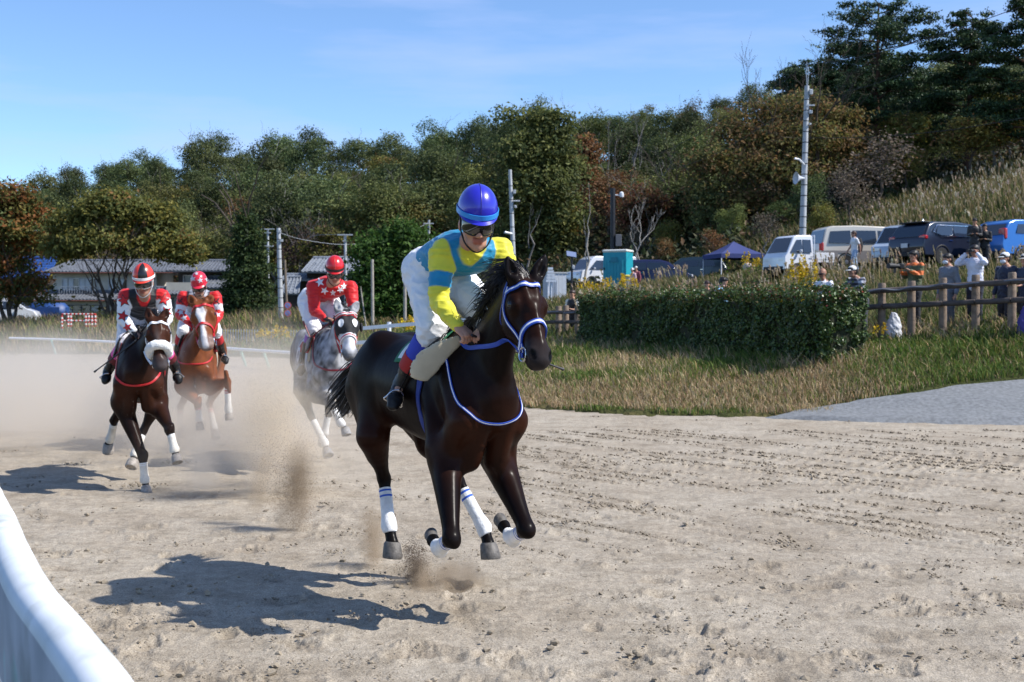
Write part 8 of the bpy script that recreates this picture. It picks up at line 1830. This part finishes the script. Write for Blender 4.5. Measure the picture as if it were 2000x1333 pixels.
# ================================================================ pampas grass, goldenrod, rough growth, dust
rg = np.random.default_rng(808)
def pampas(name, x, y, hmin, hmax, colset, seed, plume=.30):
    rg = np.random.default_rng(seed); n=len(x); z = ground_h(x,y); hh = rg.uniform(hmin,hmax,n); lx = rg.normal(-.12,.16,n)*hh; ly = rg.normal(0,.12,n)*hh
    V=[];Fq=[];Ft=[];Cc=[]; b=0
    # stems
    w_ = .010+.00018*y; a = rg.uniform(0,3.14,n); sx, sy = np.cos(a)*w_, np.sin(a)*w_
    st = np.stack([np.stack([x-sx,y-sy,z],1),np.stack([x+sx,y+sy,z],1),np.stack([x+lx*.8+sx*.6,y+ly*.8+sy*.6,z+hh*.84],1),np.stack([x+lx*.8-sx*.6,y+ly*.8-sy*.6,z+hh*.84],1)],1)
    V.append(st.reshape(-1,3)); i0 = np.arange(n)*4; Fq.append(np.stack([i0,i0+1,i0+2,i0+3],1)); sc_ = mixcol(n,[(.28,.22,.10),(.20,.18,.07),(.34,.26,.14)],[2,2,2],.2,seed+1); Cc.append(np.repeat(sc_,4,0)); b = n*4
    # plumes: feathery fans of thin slivers that droop to leeward
    m_=11; pc = mixcol(n,colset,[3,3,2],.18,seed+2)
    t = np.tile(np.linspace(0,1,m_),n); q = np.repeat(np.arange(n),m_); ax = np.stack([lx,ly,hh*.9],1)[q]; ax /= np.linalg.norm(ax,axis=1)[:,None]
    base = np.stack([x+lx*.78,y+ly*.78,z+hh*.82],1)[q]; L_ = plume*rg.uniform(.8,1.3,n)[q]*(hh[q]/1.7)
    dr = rg.normal(size=(n*m_,3))*.30+ax+np.array([-.30,0,0]); dr /= np.linalg.norm(dr,axis=1)[:,None]
    p0 = base+ax*(t*L_*.75)[:,None]; p1 = p0+dr*(L_*rg.uniform(.30,.55,n*m_))[:,None]; sd = np.cross(dr,rg.normal(size=(n*m_,3))); sd /= np.linalg.norm(sd,axis=1)[:,None]; ww = (.016+.00028*y[q])[:,None]
    tv = np.stack([p0-sd*ww,p0+sd*ww,p1],1); V.append(tv.reshape(-1,3)); i1 = b+np.arange(n*m_)*3; Ft.append(np.stack([i1,i1+1,i1+2],1)); Cc.append(np.repeat(pc[q]*(1+rg.uniform(-.15,.15,(n*m_,1))),3,0))
    o = mesh_np(name,np.concatenate(V),[np.concatenate(Fq),np.concatenate(Ft)],vmat('plume',rough=.9,spec=.1,trl=.35),smooth=False,vcol=np.clip(np.concatenate(Cc),0,1)); return tag(o,kind='stuff')
PL1 = [(.46,.37,.25),(.55,.46,.34),(.38,.29,.18)]; PL2 = [(.62,.55,.44),(.52,.43,.31),(.44,.35,.24)]
car_px = [(1500,1760,54,62),(1735,2060,48,60)]
def bank(n, x0,x1,y0,y1, fn): return scatter(n,x0,x1,y0,y1,fn)
# in front of and between the vehicles
x,y = bank(5200,2,26,33,56,lambda x,y: (x/y>.055)&(x/y<.45)&(rg.random(len(x))<np.clip((y-31)/26,.05,.55)*np.where((x/y<.215)&(y>42),.45,1))&~((x/y>.145)&(x/y<.212)&(y>50))&(fbm(x*.25,y*.25,None,2,91)>-.05))
pampas('pampas_grass',x,y,.6,1.25,PL1,810)
# slope above the vehicles
x,y = bank(4200,12,48,58,98,lambda x,y: (x/y>.20)&(x/y<.47)&(y>60.5)&(y<np.interp(1000+x/y*F,[1500,1600,1680,1760,1850,2000,2100],[70,71,73,80,85,90,93])+1)&(fbm(x*.2,y*.2,None,2,92)>-.18))
pampas('pampas_grass',x,y,.65,1.3,PL2,811)
x,y = bank(700,3,22,60,76,lambda x,y: (x/y>.05)&(x/y<.26)&~((x/y>.14)&(x/y<.215))&~((x/y>.065)&(x/y<.105))&(fbm(x*.25,y*.25,None,2,93)>-.12))
pampas('pampas_grass',x,y,.7,1.3,PL1,812)
# rough leafy growth under the plumes
def rough(name,n,x0,x1,y0,y1,fn,cols,wts,h0,h1,seed,wd=.0011):
    x,y = bank(n,x0,x1,y0,y1,fn); return blades(name,x,y,ground_h(x,y),rg.uniform(h0,h1,len(x))*np.where((x/y>.14)&(x/y<.215)&(y>48)&(y<80),.45,1),np.clip(y*wd,.03,.10),mixcol(len(x),cols,wts,.3,seed),.55)
CR = [(.075,.10,.026),(.12,.13,.035),(.22,.17,.085),(.30,.235,.13),(.045,.065,.02)]
rough('rough_grass',60000,0,27,29,60,lambda x,y: (x/y>.03)&(x/y<.46)&(y-np.interp(x,[0,2,7.5,12],[41,39,27.2,27.5])>.3),CR,[3,3,2,1.3,2],.2,.62,820)
rough('rough_grass',60000,2,50,58,104,lambda x,y: (x/y>.03)&(x/y<.48)&(y<WF(x,y)+6),CR,[2.6,2.8,3,2.2,2.2],.3,.85,821)
# woodland floor scrub: low leafy clumps under the trees
x,y = bank(9000,-62,60,84,150,lambda x,y: (np.abs(x/y)<.48)&(y>WF(x,y)-3)&(rg.random(len(x))<np.clip(130/y-.5,.15,1)))
z = ground_h(x,y); n=len(x); per=10; q=np.repeat(np.arange(n),per); cc = np.stack([x,y,z],1)[q]+np.abs(rg.normal(size=(n*per,3)))*np.array([0,0,.75])+rg.normal(size=(n*per,3))*np.array([.9,.9,.1]); nr_ = rg.normal(size=(n*per,3))+np.array([0,-.3,.8]); nr_/=np.linalg.norm(nr_,axis=1)[:,None]
V,f,c = leaves_np(cc,nr_,.26,mixcol(n,[(.045,.060,.022),(.075,.075,.03),(.10,.06,.03),(.03,.042,.018)],[3,2,1.5,3],.3,830)[q],rg); o = mesh_np('undergrowth',V,f,leaf_mat('leaf_scrub',0,.2),smooth=False,vcol=c); tag(o,kind='stuff')
# goldenrod
def goldenrod(px,d,n,hh,seed,sp=.35,sc_=1.0):
    rg = np.random.default_rng(seed); g = GP(px,d); root = empty('goldenrod',g,None,None); b=[]; V=[];Ff=[];Cc=[]; k=0
    for i in range(n):
        o = Vector((rg.normal()*sp,rg.normal()*sp*.6,0)); h_ = hh*rg.uniform(.7,1.1); m_=26; t=rg.uniform(.0,1,m_); c = np.array([[o.x+rg.normal()*.07*(1.1-tt)*sc_,o.y+rg.normal()*.07*(1.1-tt),h_*(.62+.38*tt)] for tt in t]); nr_=rg.normal(size=(m_,3)); nr_/=np.linalg.norm(nr_,axis=1)[:,None]
        v,f,cl = leaves_np(c,nr_,.045*sc_,mixcol(m_,[(.68,.48,.03),(.60,.40,.02),(.50,.40,.06)],[3,2,1],.2,seed+i),rg); V.append(v);Ff.append(f+k);Cc.append(cl);k+=len(v)
        m_=14; c = np.array([[o.x+rg.normal()*.05,o.y+rg.normal()*.05,h_*.62*tt] for tt in rg.uniform(.1,1,m_)]); nr_=rg.normal(size=(m_,3)); nr_/=np.linalg.norm(nr_,axis=1)[:,None]; v,f,cl = leaves_np(c,nr_,.07*sc_,mixcol(m_,[GREEN,YGREEN],[2,1],.2,seed+i+50),rg,asp=.4); V.append(v);Ff.append(f+k);Cc.append(cl);k+=len(v)
    o = mesh_np('flower_spikes',np.concatenate(V),np.concatenate(Ff),vmat('flower',rough=.8,trl=.3),root,smooth=False,vcol=np.concatenate(Cc)); tag(o,kind='stuff')
    return root
for i,(px,d,n,hh,lab,sp,s_) in enumerate(((1567,37,14,1.75,'tall yellow goldenrod clump in front of the white pickup truck',.22,1.3),(1540,33,5,1.2,'small yellow flowers above the hedge left of the bald man',.3,1.2),(1180,58,12,1.2,'yellow goldenrod at the foot of the teal toilet',.7,1.5),(1228,60,8,1.2,'yellow goldenrod below the cream bin',.3,1.5),(1470,62,8,1.3,'yellow goldenrod beside the canopy tent',.5,1.5),(532,58,16,1.0,'yellow goldenrod patch behind the picket fence',.7,1.6),(785,52,9,.9,'orange yellow flowers beside the white board fence',.5,1.4),(818,54,8,.9,'orange yellow flowers behind the leading jockey',.4,1.4),(1718,27.2,2,.5,'tiny yellow flower at the foot of the first log post',.08,1.0))):
    tag(goldenrod(px,d,n,hh,900+i*20,sp,s_),lab,'flowers')
# dust raised by the hooves: bodies of thin dusty air ---------------------------------------------------
def dust(label, c, r, dens, seed=0, col=(.95,.87,.76), nscale=1.6, soft=1.0, thr=.42, rot=0, stretch=(1,1,1), name='dust'):
    b = MB(); n=16; prof=[(math.sin(math.pi*i/10),-math.cos(math.pi*i/10)) for i in range(11)]; b.lathe((0,0,0),[(max(0,a),z) for a,z in prof],20)
    m = bpy.data.materials.new('dusty_air'); m.use_nodes=True; n_=m.node_tree.nodes; l=m.node_tree.links; n_.remove(n_['Principled BSDF']); out=n_['Material Output']; pv=n_.new('ShaderNodeVolumePrincipled'); pv.inputs['Color'].default_value=(*col,1); pv.inputs['Anisotropy'].default_value=.25
    tc_=n_.new('ShaderNodeTexCoord'); ln=n_.new('ShaderNodeVectorMath'); ln.operation='LENGTH'; l.new(tc_.outputs['Object'],ln.inputs[0])
    f=n_.new('ShaderNodeMapRange'); f.interpolation_type='SMOOTHERSTEP'; f.inputs[1].default_value=1.0; f.inputs[2].default_value=1-soft; f.inputs[3].default_value=0; f.inputs[4].default_value=1; l.new(ln.outputs['Value'],f.inputs[0])
    mp_=n_.new('ShaderNodeMapping'); mp_.inputs['Location'].default_value=(seed*3.7,seed*1.3,seed*2.1); mp_.inputs['Scale'].default_value=(stretch[0]*r[0],stretch[1]*r[1],stretch[2]*r[2]); l.new(tc_.outputs['Object'],mp_.inputs[0])
    z=n_.new('ShaderNodeTexNoise'); z.inputs['Scale'].default_value=nscale; z.inputs['Detail'].default_value=3.5; z.inputs['Roughness'].default_value=.58; l.new(mp_.outputs[0],z.inputs['Vector'])
    g_=n_.new('ShaderNodeMapRange'); g_.inputs[1].default_value=thr; g_.inputs[2].default_value=thr+.25; g_.inputs[3].default_value=.04; g_.inputs[4].default_value=1; l.new(z.outputs['Fac'],g_.inputs[0])
    m1=n_.new('ShaderNodeMath'); m1.operation='MULTIPLY'; l.new(f.outputs[0],m1.inputs[0]); l.new(g_.outputs[0],m1.inputs[1]); m2=n_.new('ShaderNodeMath'); m2.operation='MULTIPLY'; m2.inputs[1].default_value=dens; l.new(m1.outputs[0],m2.inputs[0]); l.new(m2.outputs[0],pv.inputs['Density']); l.new(pv.outputs[0],out.inputs['Volume'])
    o=b.build(name,m,None,smooth=True); o.location=c; o.scale=r; o.rotation_euler=(0,rot,0); tag(o,label,'dust',None,'stuff'); return o
def GZ(px,py): d = H*F/(py-YH); return P(px,py,d)
dust('broad dust haze hanging over the track behind the horses',Vector((-9,30,.35)),(11,15,1.7),.14,1,nscale=.55,thr=.36)
dust('dust drifting at the left edge behind the left horse',Vector((-7.2,19.5,.55)),(5.4,5.0,1.45),.85,2,nscale=.8,thr=.38)
dust('dust under the left dark bay horse',GZ(330,905)+Vector((0,.6,.35)),(2.5,1.9,.95),1.1,3,nscale=1.2,thr=.40)
dust('dust under the chestnut horse',P(430,830,18.0)+Vector((0,0,.0)),(2.3,2.0,1.05),.95,4,nscale=1.2,thr=.40)
dust('dust plume thrown up behind the grey horse',P(548,835,13.0),(.70,.8,1.45),4.2,5,(.92,.82,.67),nscale=1.9,thr=.40)
dust('dust left of the grey horse legs',P(520,900,13.6),(1.7,1.1,.9),2.8,6,nscale=1.5,thr=.42)
dust('sand column flung up between the grey horse and the leader',P(575,960,11.0)+Vector((0,0,.0)),(.25,.22,.62),12,7,(.42,.33,.23),nscale=5,thr=.40,rot=R(8),stretch=(1,1,.5))
dust('thin sand streak beside the flung column',P(510,945,11.3),(.15,.16,.5),9,8,(.55,.44,.31),nscale=5,thr=.42,rot=R(14),stretch=(1,1,.4))
dust('sand puff behind the hind hoof of the leader',P(728,1050,9.4),(.17,.22,.36),13,9,(.62,.50,.36),nscale=6,thr=.38)
dust('low dust puff under the leading horse',P(860,1125,8.75),(.50,.34,.21),11,10,(.68,.56,.42),nscale=6,thr=.40)
dust('dark spray of wet sand under the leading horse',P(814,1108,8.8),(.13,.12,.23),30,11,(.14,.10,.075),nscale=9,thr=.42,rot=R(-14))
# flying grains
def grains(n, fn, r0, r1, col, name='flying_sand', seed=1):
    rg = np.random.default_rng(seed); pts = np.array([fn(rg) for _ in range(n)]); r = r0+(r1-r0)*rg.random(n)**3; base = np.array([(1,1,1),(1,-1,-1),(-1,1,-1),(-1,-1,1)],float)/1.7; fc = np.array([(0,1,2),(0,3,1),(0,2,3),(1,3,2)])
    V = pts[:,None,:]+base[None]*(r*1.0)[:,None,None]*(1+.4*rg.uniform(-1,1,(n,4,1))); o = mesh_np(name,V.reshape(-1,3),(np.arange(n)[:,None,None]*4+fc[None]).reshape(-1,3),mat('grain_%s'%seed,col,rough=1),smooth=False); tag(o,kind='stuff')
def col_fn(px0,py0,px1,py1,d,w0,w1):
    def f(rg):
        t = rg.random()**.8; p = P(px0+(px1-px0)*t,py0+(py1-py0)*t,d); w_ = w0+(w1-w0)*t; return (p.x+rg.normal()*w_,p.y+rg.normal()*w_,p.z+rg.normal()*w_*.8)
    return f
grains(9500,col_fn(588,1045,556,880,11.0,.075,.15),.0014,.005,(.22,.165,.115),seed=31)
grains(5200,col_fn(565,930,520,740,11.4,.11,.20),.001,.004,(.32,.25,.18),seed=32)
grains(1200,col_fn(525,1000,500,900,11.3,.05,.09),.0012,.004,(.30,.23,.16),seed=33)
grains(5200,col_fn(820,1140,806,1065,8.8,.055,.045),.001,.0045,(.085,.062,.045),seed=34)
grains(1200,col_fn(870,1140,850,1110,8.75,.13,.11),.001,.004,(.34,.27,.19),seed=35)
grains(700,col_fn(725,1090,722,1010,9.4,.05,.05),.002,.005,(.30,.23,.16),seed=36)
grains(1000,col_fn(330,900,300,720,14,.6,.45),.0008,.0028,(.55,.48,.40),seed=37)
grains(900,col_fn(600,860,590,720,14.5,.45,.35),.0008,.0028,(.6,.54,.46),seed=38)
